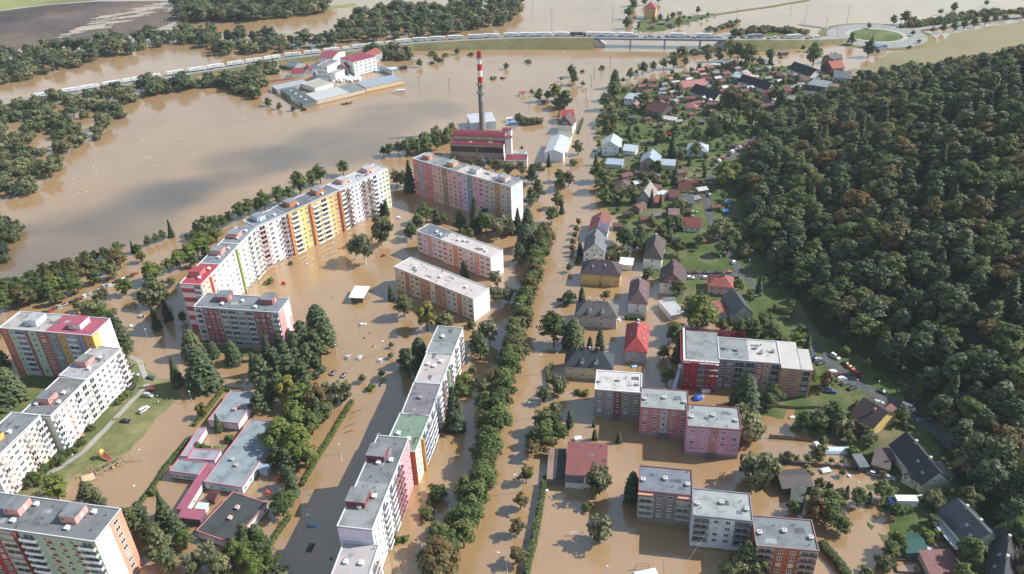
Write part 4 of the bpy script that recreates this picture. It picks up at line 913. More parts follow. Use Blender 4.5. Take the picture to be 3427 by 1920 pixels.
H_('cottage', 'brown hip-roofed bungalow half hidden by street trees', (2, 1, 1000, 455), (2, 1, 1175, 462), 13, 3.6, 3.2, 'hip', '#b6ab9c', '#6d4f4a', cat='house', mark='the brown bungalow')
H_('cottage', 'grey slate cottage in deep shade by the garden lane', (2, 1, 1680, 600), (2, 1, 1805, 605), 11, 3.8, 3.6, 'gx', '#8d8a84', '#6f7278', cat='house')
H_('shed', 'terracotta roofed lean-to behind the gambrel-roofed house', (2, 1, 1372, 590), (2, 1, 1500, 600), 7, 2.8, 1.2, 'shed', '#9c7a64', '#a8523e', cat='shed')
H_('shed', 'red tented garden pavilion beside the trampoline', (2, 1, 1850, 985), (2, 1, 1935, 990), 5, 2.2, 1.3, 'hip', '#7a4a40', '#963d36', cat='pavilion')
H_('shed', 'brown roofed hut in the flooded allotments', (2, 1, 985, 830), (2, 1, 1088, 838), 5, 2.6, 1.0, 'gx', '#6d4c40', '#7a5750', cat='shed')
H_('carport', 'small white-topped carport beside the cream cottage', (2, 1, 1592, 845), (2, 1, 1662, 850), 7, 2.4, .1, 'flat', '#8d8a86', '#d4d2ce', cat='carport', roofmat=paint('#d4d2ce'))
H_('carport', 'pale canopy with open white frame next to the gambrel-roofed house', (2, 1, 1420, 508), (2, 1, 1532, 520), 7, 2.6, .1, 'flat', '#cfcac4', '#c9c6c2', cat='carport', roofmat=paint('#bfbcb8'))
H_('villa', 'salmon pink villa with red hipped roof at the end of the parked cars', (2, 1, 1935, 1425), (2, 2, 2200, 15), 11, 5.6, 3.8, 'hip', '#cf9a90', '#a8584e', wins=(3, 2), chim=((.6, .5),), mark='the salmon pink villa', rwins=(2, 1))
H_('house', 'dark grey gabled house behind a rust streaked tin roof', (2, 2, 2195, 290), (2, 2, 2410, 270), 16, 5.6, 5.0, 'gy', '#a59a90', '#55585c', roofmat=metalroof('#5a5d62', .5), mark='the dark gabled house')
H_('lean_to', 'lean-to with rust streaked tin roof and whitewashed wall', (2, 2, 2050, 265), (2, 2, 2248, 225), 9, 4.4, .8, 'shed', '#cfc6bc', '#b2685a', cat='shed', roofmat=tiles('#b2685a', .55), wins=(3, 1))
H_('shed', 'white flat-roofed workshop below the big garden tree', (2, 2, 1575, 290), (2, 2, 1720, 262), 14, 3.4, .3, 'flat', '#c9c0b4', '#d6d4d0', cat='shed', roofmat=metalroof('#d0cfcc'), mark='the white workshop')
H_('shed', 'grey roofed shed beside the white workshop', (2, 2, 1518, 200), (2, 2, 1645, 192), 7, 3.0, .8, 'shed', '#8d857c', '#7f8084', cat='shed')
H_('house', 'yellow house with dark brown cross-gabled roof and red chimney below the wood', (3, 2, 820, 1268), (3, 2, 1065, 1425), 15, 5.2, 4.6, 'gx', '#c9a958', '#4a3b38', wins=(4, 1), chim=((.62, .35), (.35, .65)), mark='the yellow woodside house', rwins=(2, 1))
H_('house_wing', 'red-brown hipped wing behind the yellow house', (3, 2, 1095, 1255), (3, 2, 1200, 1310), 8, 5.6, 2.6, 'hip', '#c9a958', '#8a5248', cat='house')
H_('annexe', 'maroon roofed porch in front of the yellow house', (3, 2, 825, 1400), (3, 2, 960, 1470), 5, 2.6, .8, 'shed', '#6d3a34', '#5a2a2a', cat='shed')
def bighouse(label, A, B, C, he, rise, wall, roof, mark, dorm=True, porch=None, gable='#a8aa8e'):
    """ridge runs away from the camera: A, B span the near gable"""
    h = H_('house', label, A, B, C, he, rise, 'gy', wall, roof, gwin=2, wins=(0, 0), chim=((.52, .3), (.5, .7)), sky=((.2, .18), (.28, .4)), mark=mark, gablewall=gable, rwins=(3, 1))
    return h
bighouse('large house with charcoal gabled roof and pale green boarded gable above the lane wall', (3, 3, 1545, 560), (3, 3, 1850, 520), 21, 5.0, 5.6, '#b6ad94', '#3f3c42', 'the large charcoal-roofed house')
H_('house_wing', 'brown roofed side wing of the large charcoal-roofed house', (3, 3, 1345, 430), (3, 3, 1500, 520), 9, 4.6, 2.2, 'shed', '#bdb59c', '#4f4a4c', cat='house', wins=(2, 1))
H_('shed', 'low brown roofed outbuilding joined to the large charcoal-roofed house', (3, 3, 1040, 345), (3, 3, 1230, 405), 11, 3.0, .8, 'shed', '#6d5a50', '#5f504c', cat='shed')
H_('shed', 'grey sheet roofed store at the garden fence', (3, 3, 930, 375), (3, 3, 1032, 368), 7, 2.8, .3, 'flat', '#5d5650', '#777b80', cat='shed')
H_('annexe', 'pale hexagon bay roof behind the large charcoal-roofed house', (3, 3, 1735, 485), (3, 3, 1885, 465), 8, 4.6, 2.2, 'hip', '#b8b09a', '#8b8480', cat='house')
bighouse('white and mint house with slate roof, grey cross wing and striped awning', (3, 3, 2010, 1180), (3, 3, 2360, 1105), 15, 5.0, 5.2, '#c9cabb', '#565b60', 'the mint gabled house', gable='#a9b494')
H_('house_wing', 'white cross wing with black slate roof and square windows', (3, 3, 1695, 800), (3, 3, 1870, 1000), 12, 5.4, 4.4, 'gx', '#d2cfd0', '#33353c', cat='house', wins=(2, 2))
H_('awning', 'striped metal awning on posts beside the mint gabled house', (3, 3, 1895, 1200), (3, 3, 2010, 1170), 11, 3.0, .5, 'shed', '#4a3f3c', '#b9bec4', cat='awning', roofmat=metalroof('#c3c8ce', .4, 1.6))
H_('annexe', 'pale roofed porch against the mint green gable', (3, 3, 2040, 1260), (3, 3, 2195, 1240), 5, 3.0, 2.0, 'gy', '#c3c2a8', '#b3aea4', cat='shed')
bighouse('slate roofed house cut by the lower edge near the terracotta chimney', (3, 3, 2190, 1480), (3, 3, 2480, 1590), 22, 5.0, 4.6, '#c6c2bc', '#4c4b50', 'the corner slate-roofed house')
H_('shed', 'brown felt roofed shed standing in brown water beside shrubs', (3, 3, 150, 590), (3, 3, 470, 565), 9, 3.2, 1.6, 'gx', '#4e463f', '#5c524e', cat='shed', mark='the brown felt shed')
H_('shed', 'mossy plank roofed hut behind the brown felt shed', (3, 3, 230, 700), (3, 3, 385, 735), 8, 2.8, .8, 'shed', '#4a4a42', '#565a52', cat='shed')
H_('greenhouse', 'glass greenhouse with green tinted roof beside a round pool cover', (3, 3, 1395, 1235), (3, 3, 1620, 1225), 8, 2.6, 1.6, 'gx', '#4f655c', '#2f5248', cat='greenhouse', roofmat=paint('#2f5248', .2), mark='the green greenhouse')
H_('shed', 'red and grey roofed building at the bottom edge of the gardens', (3, 3, 1650, 1480), (3, 3, 1995, 1470), 10, 3.0, .8, 'shed', '#9b8f86', '#8d5a58', cat='shed')
# --- flat-roofed cottage hall with sheds by the hedge
b = Block('hall', 'hall with brick red sheet roof and pale front beside the clipped hedge', (2, 3, 515, 440), (2, 3, 928, 468), (2, 3, 940, 135), 6.4, '#c0b4ac', roofs=[(0, 1, metalroof('#8f5350', .55, .3))], cat='hall', para=0, mark='the brick-red roofed hall')
b.panel('F', .1, b.L * .45, 2.6, 5.9, '#5f5a60', .06); b.panel('F', .1, b.L * .45, -1, 2.5, '#b9b4b6', .06); b.panel('L', .1, b.W - .1, -1, 5.9, '#75635e', .06)
b = Block('sheds', 'row of low sheds with pale and dark flat roofs beside the brick-red hall', (2, 3, 330, 484), (2, 3, 402, 487), (2, 3, 438, 185), 2.8, '#6d5f58', roofs=[(0, 1, felt('#9a8074'))], cat='shed', para=0)
b = Block('sheds', 'dark tarred flat roof between the pale sheds and the brick-red hall', (2, 3, 405, 487), (2, 3, 508, 492), (2, 3, 530, 185), 3.2, '#4d4644', roofs=[(0, 1, felt('#4c4745'))], cat='shed', para=0)
b = Block('pavilion', 'white roofed open pavilion standing alone in the flooded courtyard', (1, 2, 940, 95), (1, 2, 1056, 100), (1, 2, 1105, 0), 3.4, '#4b413b', roofs=[(0, 1, paint('#d9d5d0'))], cat='pavilion', para=0, over=.9, mark='the white-roofed pavilion')
b = Block('substation', 'small beige substation with flat grey roof behind dark firs', (1, 2, 372, 440), (1, 2, 500, 448), (1, 2, 530, 388), 3.6, '#c4a488', '#9ba0a4', cat='substation', para=.25, mark='the beige substation')
# --- kindergarten
KG = 'wings of the flat-roofed kindergarten'
def wing(label, A, B, C, h, wall, roof, n, rn=0, rim='#b9707c', mark=None):
    b = Block('kindergarten_wing', label, A, B, C, h, wall, roof, cat='kindergarten', group=KG, para=.25, mark=mark); b.pc.data.materials[0] = paint(rim, .6)
    for i in range(n): b.win('F', b.L * (i + .5) / n, h * .5, 1.3, 1.2, 2)
    for i in range(rn): b.win('R', b.W * (i + .5) / rn, h * .5, 1.7, 1.3, 3)
    return b
b = wing('kindergarten wing with broad pale grey roof and mint green front', (0, 3, 2045, 515), (0, 3, 2425, 572), (1, 2, 235, 1362), 3.8, '#a9bdb6', '#98a3a6', 3, 9, mark='the kindergarten'); b.vents([(.3, .35), (.5, .28), (.6, .7)], '#a9a4a2')
b = wing('upper kindergarten wing with grey roof under dark trees', (0, 2, 2085, 1335), (0, 2, 2385, 1368), (0, 2, 2560, 1062), 3.8, '#c2b4b2', '#9aa5a8', 0); b.vents([(.7, .5), (.6, .4)], '#c99a94')
b = wing('small kindergarten wing with blue-grey roof and a row of windows', (0, 3, 1697, 407), (0, 3, 1985, 445), (0, 3, 2075, 325), 3.8, '#c3bfc0', '#8e9ea0', 7)
b = wing('slim kindergarten link with pale lilac roof beside the courtyard', (0, 3, 1808, 258), (0, 3, 1880, 262), (0, 3, 2190, -20), 3.6, '#b9b4b6', '#aaa9b2', 0)
b = wing('short kindergarten link closing the courtyard', (0, 3, 1880, 285), (0, 3, 2150, 300), 5.5, 3.6, '#b9b4b6', '#aaa9b2', 0)
b = wing('kindergarten hall with dark stained roof and pink rim', (0, 3, 1968, 1005), (0, 3, 2320, 1130), (0, 3, 2572, 695), 3.8, '#cdbdbc', '#474c4a', 0, 6, mark='the stained dark kindergarten roof'); b.vents([(.5, .45), (.45, .7)], '#c4a9a2')
KP = metalroof('#b4667a', .5, .8)
b = Block('kindergarten_corridor', 'covered corridor with ribbed pink roof linking the kindergarten wings', (0, 3, 1770, 785), (0, 3, 1862, 792), (0, 3, 2142, 332), 3.3, '#d3ccca', roofs=[(0, 1, KP)], cat='kindergarten', group=KG, para=0)
for i in range(2): b.win('R', b.W * (.25 + .3 * i), 1.6, 1.6, 1.2, 3)
b = Block('kindergarten_corridor', 'short cross corridor with ribbed pink roof meeting the stained dark hall', (0, 3, 1772, 868), (0, 3, 2000, 892), (0, 3, 2066, 800), 3.35, '#5f4a4c', roofs=[(0, 1, KP)], cat='kindergarten', group=KG, para=0)
H_('shed', 'small maroon roofed playhouse between the kindergarten wings', (0, 3, 2060, 690), (0, 3, 2150, 705), (0, 3, 2215, 610), 2.3, .9, 'gx', '#6f4a40', '#5d3438', cat='shed', group=None)
H_('awning', 'pale green awning beside the pink corridor', (0, 3, 1950, 785), (0, 3, 2060, 795), 3.0, 2.2, .2, 'flat', '#b9c4b8', '#b6c9ba', cat='awning', roofmat=paint('#b6c9ba'), group=None)
H_('annexe', 'blue-grey porch on the far side of the kindergarten', (1, 3, 0, 395), (1, 3, 100, 410), (1, 3, 118, 340), 2.8, .1, 'flat', '#a3a9ae', '#8b98a6', cat='shed', roofmat=paint('#8b98a6'), group=None)

# --- boiler house, chimney and yard
def boiler():
    b = Block('boiler_house', 'boiler house with stepped maroon roofs and a dark ribbon window under the chimney', (1, 0, 1935, 1432), (1, 1, 2470, 15), 11, 12.5, '#8d7d72', roofs=[(0, 1, metalroof('#84333c', .5, .4))], cat='boiler house', para=0, mark='the boiler house')
    b.panel('F', .3, b.L * .49, 6.6, 10.6, paint('#2e3034', .2), .08, 'ribbon_window'); b.panel('F', b.L * .51, b.L - .3, 6.6, 10.6, paint('#2e3034', .2), .08, 'ribbon_window')
    b.panel('F', .1, b.L - .1, 2.2, 2.8, '#7c4a44', .1, 'ledge'); b.panel('R', .1, b.W - .1, -1, 12, '#d2ccc6', .06)
    o = MB().box(1, b.L - .8, 7, 17, 12.5, 15.6).obj('upper_hall', plaster('#9a8d82'), b.t)
    n = 12; pr = [(7 - .5 + 11 * k / n, 15.6 + 2.0 * math.sin(math.pi * k / n) ** .8) for k in range(n + 1)]
    MB().loft([[(x, y, z) for y, z in pr] + [(x, y, z - .2) for y, z in reversed(pr)] for x in (.4, b.L - .2)]).obj('barrel_roof', metalroof('#84333c', .5, .4), o)
    for k in range(5): inst('window', win_meshes(1.8, 1.3, 2, '#dcdcda')[0], b.t, (4 + k * 7.5, 7, 14.2))
    tw = MB().box(b.L + .03, b.L + 4.5, 5, 9.5, -1, 15.5).obj('stair_tower', plaster('#bdb8b2'), b.t); MB().box(b.L - .1, b.L + 4.7, 4.8, 9.7, 15.5, 15.8).obj('tower_roof', metalroof('#84333c', .5, .4), tw)
    t2 = MB().box(b.L - 4, b.L + 2.2, 17.03, 22, -1, 16.5).obj('hoist_tower', plaster('#cfc9c4'), b.t); MB().box(b.L - 4.2, b.L + 2.4, 16.8, 22.2, 16.5, 16.8).obj('tower_roof', metalroof('#84333c', .5, .4), t2)
boiler()
b = Block('annexe', 'low wing with maroon roof strips beside the boiler house', (1, 1, 2480, 175), (2, 1, 130, 175), (2, 1, 150, 110), 5.0, '#cfc9c4', roofs=[(0, 1, metalroof('#8a3640', .5, .4))], cat='shed', para=.5)
b = Block('depot', 'small depot with mint grey flat roof in the yard', (2, 1, 0, 98), (2, 1, 115, 102), (2, 1, 125, 75), 3.6, '#d0ccc4', '#aab4ac', cat='shed')
H_('open_shed', 'white roofed open shed with dark interior standing behind the chimney', (1, 0, 2140, 1240), (1, 0, 2400, 1215), 20, 6.0, .6, 'shed', '#b3bcc0', '#d3d6d8', cat='shed', roofmat=metalroof('#d3d6d8'), group=None)
def chimney():
    c = P(1, 0, 2262, 1312); Hc = 59.5; n = 20
    t = thing('factory_chimney', 'tall concrete chimney banded red and white, ringed with antennas', 'chimney', (c.x, c.y, 0)); MARKS.append(('the red and white chimney', c.x, c.y, 2))
    rad = lambda z: 2.35 - .85 * z / Hc
    ring = lambda z, r: [(r * math.cos(2 * math.pi * k / n), r * math.sin(2 * math.pi * k / n), z) for k in range(n)]
    con = groundmat('weathered_concrete', [(.3, (.16, .15, .145, 1)), (.7, (.34, .32, .30, 1))], .6, .15, .2)
    z0 = Hc * .62
    MB().loft([ring(z, rad(z)) for z in np.linspace(-1.5, z0, 10)]).obj('shaft', con, t)
    MB().box(-.35, .35, -2.5, -1.6, 0, z0).obj('soot_streak', plaster('#4f4a47'), t).rotation_euler = (-.012, 0, -.5)
    zs = np.linspace(z0, Hc, 6)
    for k in range(5): MB().loft([ring(zs[k] + .01, rad(zs[k]) + .02), ring(zs[k + 1], rad(zs[k + 1]) + .02)]).obj('painted_band', paint('#b3131f' if k % 2 == 0 else '#dcdad8', .6), t)
    g = paint('#6f7378', .5, .4)
    for z in (z0 - 8, z0 - 2, Hc - 5):
        pl = MB().loft([ring(z, rad(z) + 1.0), ring(z + .18, rad(z) + 1.0)]).obj('platform', g, t); m_ = MB()
        for k in range(n):
            a, b2 = ring(z + 1.1, rad(z) + 1.0)[k], ring(z + 1.1, rad(z) + 1.0)[(k + 1) % n]; m_.tube(a, b2, .05, None, 4)
        m_.obj('guard_rail', g, pl)
    am = MB().box(-.2, .2, -.1, .1, 0, 2.2).mesh('antenna', paint('#c4c6c8'))
    for z in (z0 - 7.6, z0 - 1.6):
        for k in range(7): a = 2 * math.pi * k / 7; r = rad(z) + 1.25; inst('antenna', am, t, (r * math.cos(a), r * math.sin(a), z), a + math.pi / 2)
    MB().tube((rad(0) + .2, -.3, 0), (rad(Hc) + .2, -.3, Hc), .06, None, 4).tube((rad(0) + .2, .3, 0), (rad(Hc) + .2, .3, Hc), .06, None, 4).obj('ladder', g, t)
chimney()
# gabled house and long barn beside the street
H_('barn', 'long white barn with bright metal roof and blue door end beside the flooded street', (2, 1, 300, 95), (2, 1, 498, 105), 30, 6.0, 2.6, 'gy', '#c6c8cc', '#d5d8dc', cat='barn', roofmat=metalroof('#cfd2d6'), mark='the white barn', group=None)
H_('shed', 'low grey-green roofed link between the barn and the gabled house', (2, 0, 420, 1400), (2, 0, 562, 1405), 17, 4.6, .2, 'flat', '#c8c4b4', '#9aa096', cat='shed', group=None)
H_('house', 'brown gabled house with purple front roof and white side wall at the barn', (2, 0, 432, 1250), (2, 0, 590, 1262), 13, 6.0, 6.5, 'gy', '#cfc9b9', '#6a444c', gwin=2, gablewall='#5a4a46', mark='the brown gabled house', group=None, rwins=(3, 1))
H_('house', 'house part with plain scarlet roof behind the brown gabled house', (2, 0, 478, 1170), (2, 0, 612, 1162), 14, 6.0, 2.8, 'gx', '#cfc9b9', '#b8322e', group=None)
# --- far factory island
b = Block('factory_building', 'four-storey white factory with raspberry red roof on the flooded plain', (1, 0, 968, 618), (1, 0, 1190, 560), 22, 13.6, '#d9d9da', roofs=[(0, 1, metalroof('#a33c4a', .5))], cat='factory', para=0, mark='the white factory')
for z in (12, 8.8, 5.6, 2.4):
    for k in range(5): b.win('F', b.L * (k + .5) / 5, z, 1.8, 1.5, 2)
    for k in range(3): b.win('L', b.W * (k + .5) / 3, z, 1.6, 1.5, 2)
FB = 'low sheds of the flooded factory'
H_('factory_hall', 'long terracotta roofed hall running behind the white factory', (1, 0, 778, 668), (1, 0, 905, 682), 60, 8, 3, 'gy', '#8f8a86', '#a9584c', cat='factory hall', group=FB)
H_('factory_hall', 'dusty red roofed hall joined behind the factory yard', (1, 0, 612, 572), (1, 0, 762, 580), 26, 10, 2.5, 'gx', '#cfccc8', '#a2525a', cat='factory hall', group=FB, wins=(4, 1))
b = Block('factory_tower', 'cream factory gatehouse tower with dark openings and red edged roof', (1, 0, 600, 655), (1, 0, 700, 665), 20, 13, '#d6d2c8', '#8d8f94', cat='gatehouse', group=FB, para=.3)
for z in (11, 7.5, 4.0):
    for k in range(4): b.win('F', b.L * (k + .5) / 4, z, 1.7, 1.6, 2)
b = Block('factory_porch', 'white portal building with large dark gates in the factory yard', (1, 0, 640, 720), (1, 0, 785, 738), 14, 7, '#d6d3cc', '#b9b4b0', cat='gatehouse', group=FB)
b.panel('F', b.L * .08, b.L * .55, -1, 4.6, '#3a3c40', .06, 'gate')
H_('factory_shed', 'red tin roofed house at the yard edge of the factory', (1, 0, 345, 735), (1, 0, 475, 725), 14, 4.5, 2.6, 'gx', '#cfc8bf', '#a23c46', cat='shed', group=FB, wins=(3, 1))
H_('factory_shed', 'small cross-gabled red roofed house between gatehouse and yard', (1, 0, 475, 712), (1, 0, 558, 704), 12, 4.8, 3, 'gy', '#c6bdb3', '#96404a', cat='shed', group=FB)
H_('factory_shed', 'round-roofed tent hall awash at the factory edge', (1, 0, 285, 665), (1, 0, 380, 672), 16, 3, 3, 'gx', '#6f7a7c', '#7c868a', cat='shed', group=FB)
b = Block('factory_shed', 'large low hall with shining bluish metal roof at the water edge', (1, 0, 1092, 878), (1, 0, 1462, 800), (1, 0, 1385, 742), 4.2, '#c6a77c', roofs=[(0, 1, metalroof('#a9b2bc', .35))], cat='factory hall', para=0, group=FB)
b = Block('factory_shed', 'large low hall with white roof and grey end bay at the water edge', (1, 0, 455, 1038), (1, 0, 1085, 888), (1, 0, 1005, 818), 4.0, '#b7a68c', roofs=[(0, .74, metalroof('#d2d0cc', .5)), (.74, 1, metalroof('#8a9290', .5))], cat='factory hall', para=0, group=FB)
b = Block('factory_shed', 'dark green-grey roofed wing with four pale skylights', (1, 0, 232, 900), (1, 0, 455, 1040), (1, 0, 512, 955), 4.05, '#6d6b64', roofs=[(0, 1, metalroof('#5c6462', .5))], cat='factory hall', para=0, group=FB)
for k in range(4): MB().box(-1.2, 1.2, -.8, .8, 0, .12).obj('skylight', paint('#c9d0d2', .2), b.t, (b.L * (.15 + .22 * k), b.W * .55, b.hh + .01))
b = Block('factory_shed', 'silver roofed wing closing the yard of the factory', (1, 0, 200, 895), (1, 0, 520, 828), (1, 0, 480, 790), 4.1, '#9a968e', roofs=[(0, 1, metalroof('#b7bcc0', .4))], cat='factory hall', para=0, group=FB)
b = Block('factory_shed', 'sand coloured flat roof in the middle of the factory yard', (1, 0, 580, 880), (1, 0, 765, 825), (1, 0, 665, 775), 4.3, '#cfc8bd', roofs=[(0, 1, felt('#b9b1a4', .2, .1))], cat='factory hall', group=FB)
b = Block('enclosure_wall', 'concrete walled storage bay beside the white factory', (1, 0, 1215, 640), (1, 0, 1355, 705), 1.0, 5, '#b9b6b2', '#b9b6b2', cat='wall', para=0, group=FB)
# --- yellow house by the far causeway
b = H_('villa', 'tall ochre house with pyramid red roof beyond the bridge', (2, 0, 1305, 85), (2, 0, 1425, 88), 15, 10.8, 6, 'hip', '#c39a5c', '#b2505a', wins=(3, 2), chim=((.5, .6),), mark='the ochre house', group=None)
# --- far garden town
FH = [('white cube house with flat metal roof and blue trim behind a round tree', (1098, 985), (1235, 1000), 15, 6, .2, 'flat', '#cdd0d2', '#b4bcc4'),
      ('barn-like house with maroon roof, dark gable and white rear wing', (1308, 1092), (1480, 1140), 20, 5.5, 5, 'gx', '#4f4a4c', '#6a3d3e'),
      ('long black-roofed house with pink gable end', (1760, 915), (2010, 1005), 12, 5, 5.4, 'gx', '#bfb3a0', '#23232b'),
      ('long house with two-tone salmon pink roof', (1700, 880), (1945, 850), 12, 5.5, 3.6, 'gx', '#c9b583', '#bb7672'),
      ('teal walled house with white roof beside the black-roofed rows', (2190, 770), (2330, 790), 12, 6, 3, 'gx', '#2f8a76', '#d8dcde'),
      ('house with peach pink roof joined to the teal house', (2330, 785), (2408, 770), 12, 6, 3, 'gx', '#d6ccc4', '#dba096'),
      ('long terrace with navy black roof in the far gardens', (2240, 812), (2540, 905), 11, 5, 5, 'gx', '#cfc9bf', '#20222c'),
      ('red roofed cottage at the end of the navy roofed terrace', (2480, 955), (2590, 985), 10, 4.5, 2.8, 'gx', '#c9b8a4', '#8f3c3e'),
      ('brown tin roofed yard sheds beside white vans', (2380, 1010), (2500, 1075), 14, 3, 1, 'shed', '#7a5a50', '#7d5450'),
      ('maroon roofed low store beside the white cube house', (1420, 985), (1560, 995), 9, 3.2, 1, 'gx', '#8f8078', '#5f3434'),
      ('small pink roofed cottage behind parked vans', (1710, 1075), (1835, 1085), 11, 3.6, 2.6, 'hip', '#c5b2a2', '#b3706a'),
      ('scarlet roofed garden pavilion among orchard trees', (1505, 1335), (1585, 1345), 7, 2.6, 1.8, 'hip', '#7a4a40', '#a3302c'),
      ('pale canvas canopy over a garden terrace', (1440, 1180), (1600, 1210), 8, 2.8, .3, 'flat', '#b9b2a8', '#cfcac2')]
for i, (lb, a, b_, W_, he, ri, kd, wa, ro) in enumerate(FH):
    H_('house' if he > 4 else 'shed', lb, (2, 0, *a), (2, 0, *b_), W_, he, ri, kd, wa, ro, cat='house' if he > 4 else 'shed', wins=(3, 1) if he > 4 else (0, 0), chim=((.5, .5),) if he > 4.4 and kd != 'flat' else ())
FH2 = [('long black-roofed house with five skylights and white gable', (205, 690), (430, 770), 13, 5.5, 5.6, 'gx', '#d2cdc4', '#20222c'),
       ('maroon and grey roofed farmhouse islanded in brown water', (548, 570), (645, 590), 14, 5, 3, 'gy', '#7d6a60', '#6d4440'),
       ('grey roofed barn joined to the islanded farmhouse', (650, 590), (762, 590), 13, 5, 2.6, 'gx', '#6d7074', '#75777c'),
       ('house with vivid orange roof and dark veranda near the wood', (655, 690), (785, 675), 15, 5, 4.6, 'gx', '#5d3a34', '#b2492c'),
       ('dark timber outbuilding behind the orange roofed house', (535, 665), (615, 675), 9, 4, 2.4, 'gx', '#3a3330', '#4f4340'),
       ('silver grey gabled house with white dormer near the wood', (660, 775), (835, 790), 14, 5.5, 4.4, 'gx', '#aab4ba', '#85898e'),
       ('long mustard yellow hut under the first forest trees', (592, 865), (745, 880), 8, 4.2, .6, 'shed', '#c2a23c', '#8f7446'),
       ('large charcoal box house with grey flat roof', (398, 845), (590, 875), 18, 6.5, .3, 'flat', '#46464c', '#8d9094'),
       ('white-trimmed dark shed with pale roof beside a concrete yard', (215, 880), (285, 895), 12, 4, .3, 'flat', '#34343a', '#a9b2bc'),
       ('cluster hut with raspberry red roof', (150, 905), (245, 920), 11, 3.6, 1.8, 'gx', '#b08a84', '#9c4450'),
       ('low hut with rose red roof next to solar panels', (-10, 930), (62, 940), 11, 3.6, 1.8, 'gx', '#b08a84', '#a54a50'),
       ('black pond-like tarpaulin store with rounded roof', (350, 935), (495, 950), 9, 2.8, 1.4, 'gx', '#3c3f46', '#4a5058'),
       ('slate blue tarpaulin shed at the forest edge', (590, 930), (695, 935), 9, 2.6, 1, 'hip', '#4c5560', '#4f5c6a'),
       ('long grey lean-to with brown doors below the charcoal box house', (190, 985), (310, 1005), 8, 2.8, .8, 'shed', '#7d5a50', '#8f938c'),
       ('brown hip-roofed barn below the first black roof', (85, 755), (190, 765), 10, 3.6, 2, 'hip', '#6d5048', '#6a544e'),
       ('pinkish cottage with white porch below the skylit black roof', (300, 800), (420, 810), 10, 3.6, 2.4, 'gx', '#c9b8a8', '#8b6460'),
       ('blue roofed garden centre beneath the roundabout', (985, 430), (1120, 470), 12, 4, 1.2, 'gx', '#7a8490', '#8fa4b4')]
for lb, a, b_, W_, he, ri, kd, wa, ro in FH2:
    H_('house' if he > 4 else 'shed', lb, (3, 0, *a), (3, 0, *b_), W_, he, ri, kd, wa, ro, cat='house' if he > 4 else 'shed', wins=(3, 1) if he > 4 else (0, 0), chim=((.5, .5),) if he > 4.4 and kd != 'flat' else ())
MARKS += [('the orange-roofed house', P(3, 0, 700, 660).x, P(3, 0, 700, 660).y, 8), ('the charcoal box house', P(3, 0, 490, 850).x, P(3, 0, 490, 850).y, 9), ('the teal house', P(2, 0, 2260, 760).x, P(2, 0, 2260, 760).y, 8),
          ('the maroon-roofed barn house', P(2, 0, 1400, 1100).x, P(2, 0, 1400, 1100).y, 9), ('the roundabout', P(3, 0, 1095, 345).x, P(3, 0, 1095, 345).y, 38), ('the road bridge', P(2, 0, 1450, 440).x, P(2, 0, 1450, 440).y, 50)]
MARKS += [('the ploughed field', P(0, 0, 700, 250).x, P(0, 0, 700, 250).y, 60), ('the bank car park', P(0, 2, 600, 200).x, P(0, 2, 600, 200).y, 10), ('the far spinney', P(0, 0, 2200, 120).x, P(0, 0, 2200, 120).y, 30), ('the drowned near spit', P(0, 1, 60, 950).x, P(0, 1, 60, 950).y, 6), ('the bend of the lake', P(0, 0, 1100, 1250).x, P(0, 0, 1100, 1250).y, 6), ('the queue tail', P(0, 0, 400, 960).x, P(0, 0, 400, 960).y, 6), ('the ridge bend', 330, 470, 5), ('the hill crest', 270, 330, 5), ('the forest road', P(3, 3, 2400, 740).x, P(3, 3, 2400, 740).y, 4)]
# ---------------------------------------------------------------- foliage
def cards(name, C, Nn, S, mats, aspect=1.0, extra=None, matidx=None, along=None):
    """one leaf-spray face per centre: C (n,3), facing Nn, half-size S"""
    n = len(C); Nn = Nn / np.linalg.norm(Nn, axis=1, keepdims=True)
    if along is None:
        t = NR.normal(size=(n, 3))
    else: t = along
    a = np.cross(Nn, t); a /= np.maximum(np.linalg.norm(a, axis=1, keepdims=True), 1e-6); b = np.cross(Nn, a)
    j = NR.uniform(.6, 1.25, (n, 4, 1)); S = S.reshape(-1, 1)
    V = np.stack([C - a * S * aspect - b * S * .55, C + a * S * .25 * aspect - b * S * 1.0, C + a * S * aspect + b * S * .5, C - a * S * .3 * aspect + b * S * 1.0], 1)
    V = C[:, None, :] + (V - C[:, None, :]) * j
    nv = n * 4; ev, ef = ([], []) if extra is None else (extra.v, extra.f)
    me = bpy.data.meshes.new(name)
    me.vertices.add(nv + len(ev)); co = np.concatenate([V.reshape(-1), np.array(ev, float).reshape(-1)]) if len(ev) else V.reshape(-1)
    me.vertices.foreach_set('co', co)
    li = list(range(nv)); st_ = list(range(0, nv, 4)); tot = [4] * n
    for f in ef:
        st_.append(len(li)); tot.append(len(f)); li += [nv + k for k in f]
    me.loops.add(len(li)); me.loops.foreach_set('vertex_index', li)
    me.polygons.add(len(st_)); me.polygons.foreach_set('loop_start', st_); me.polygons.foreach_set('loop_total', tot)
    for x in mats: me.materials.append(x)
    mi = np.zeros(len(st_), np.int32)
    if extra is not None: mi[n:] = np.array(extra.m, np.int32)
    me.polygons.foreach_set('material_index', mi)
    me.update(calc_edges=True); return me

def sph(n):
    v = NR.normal(size=(n, 3)); return v / np.linalg.norm(v, axis=1, keepdims=True)

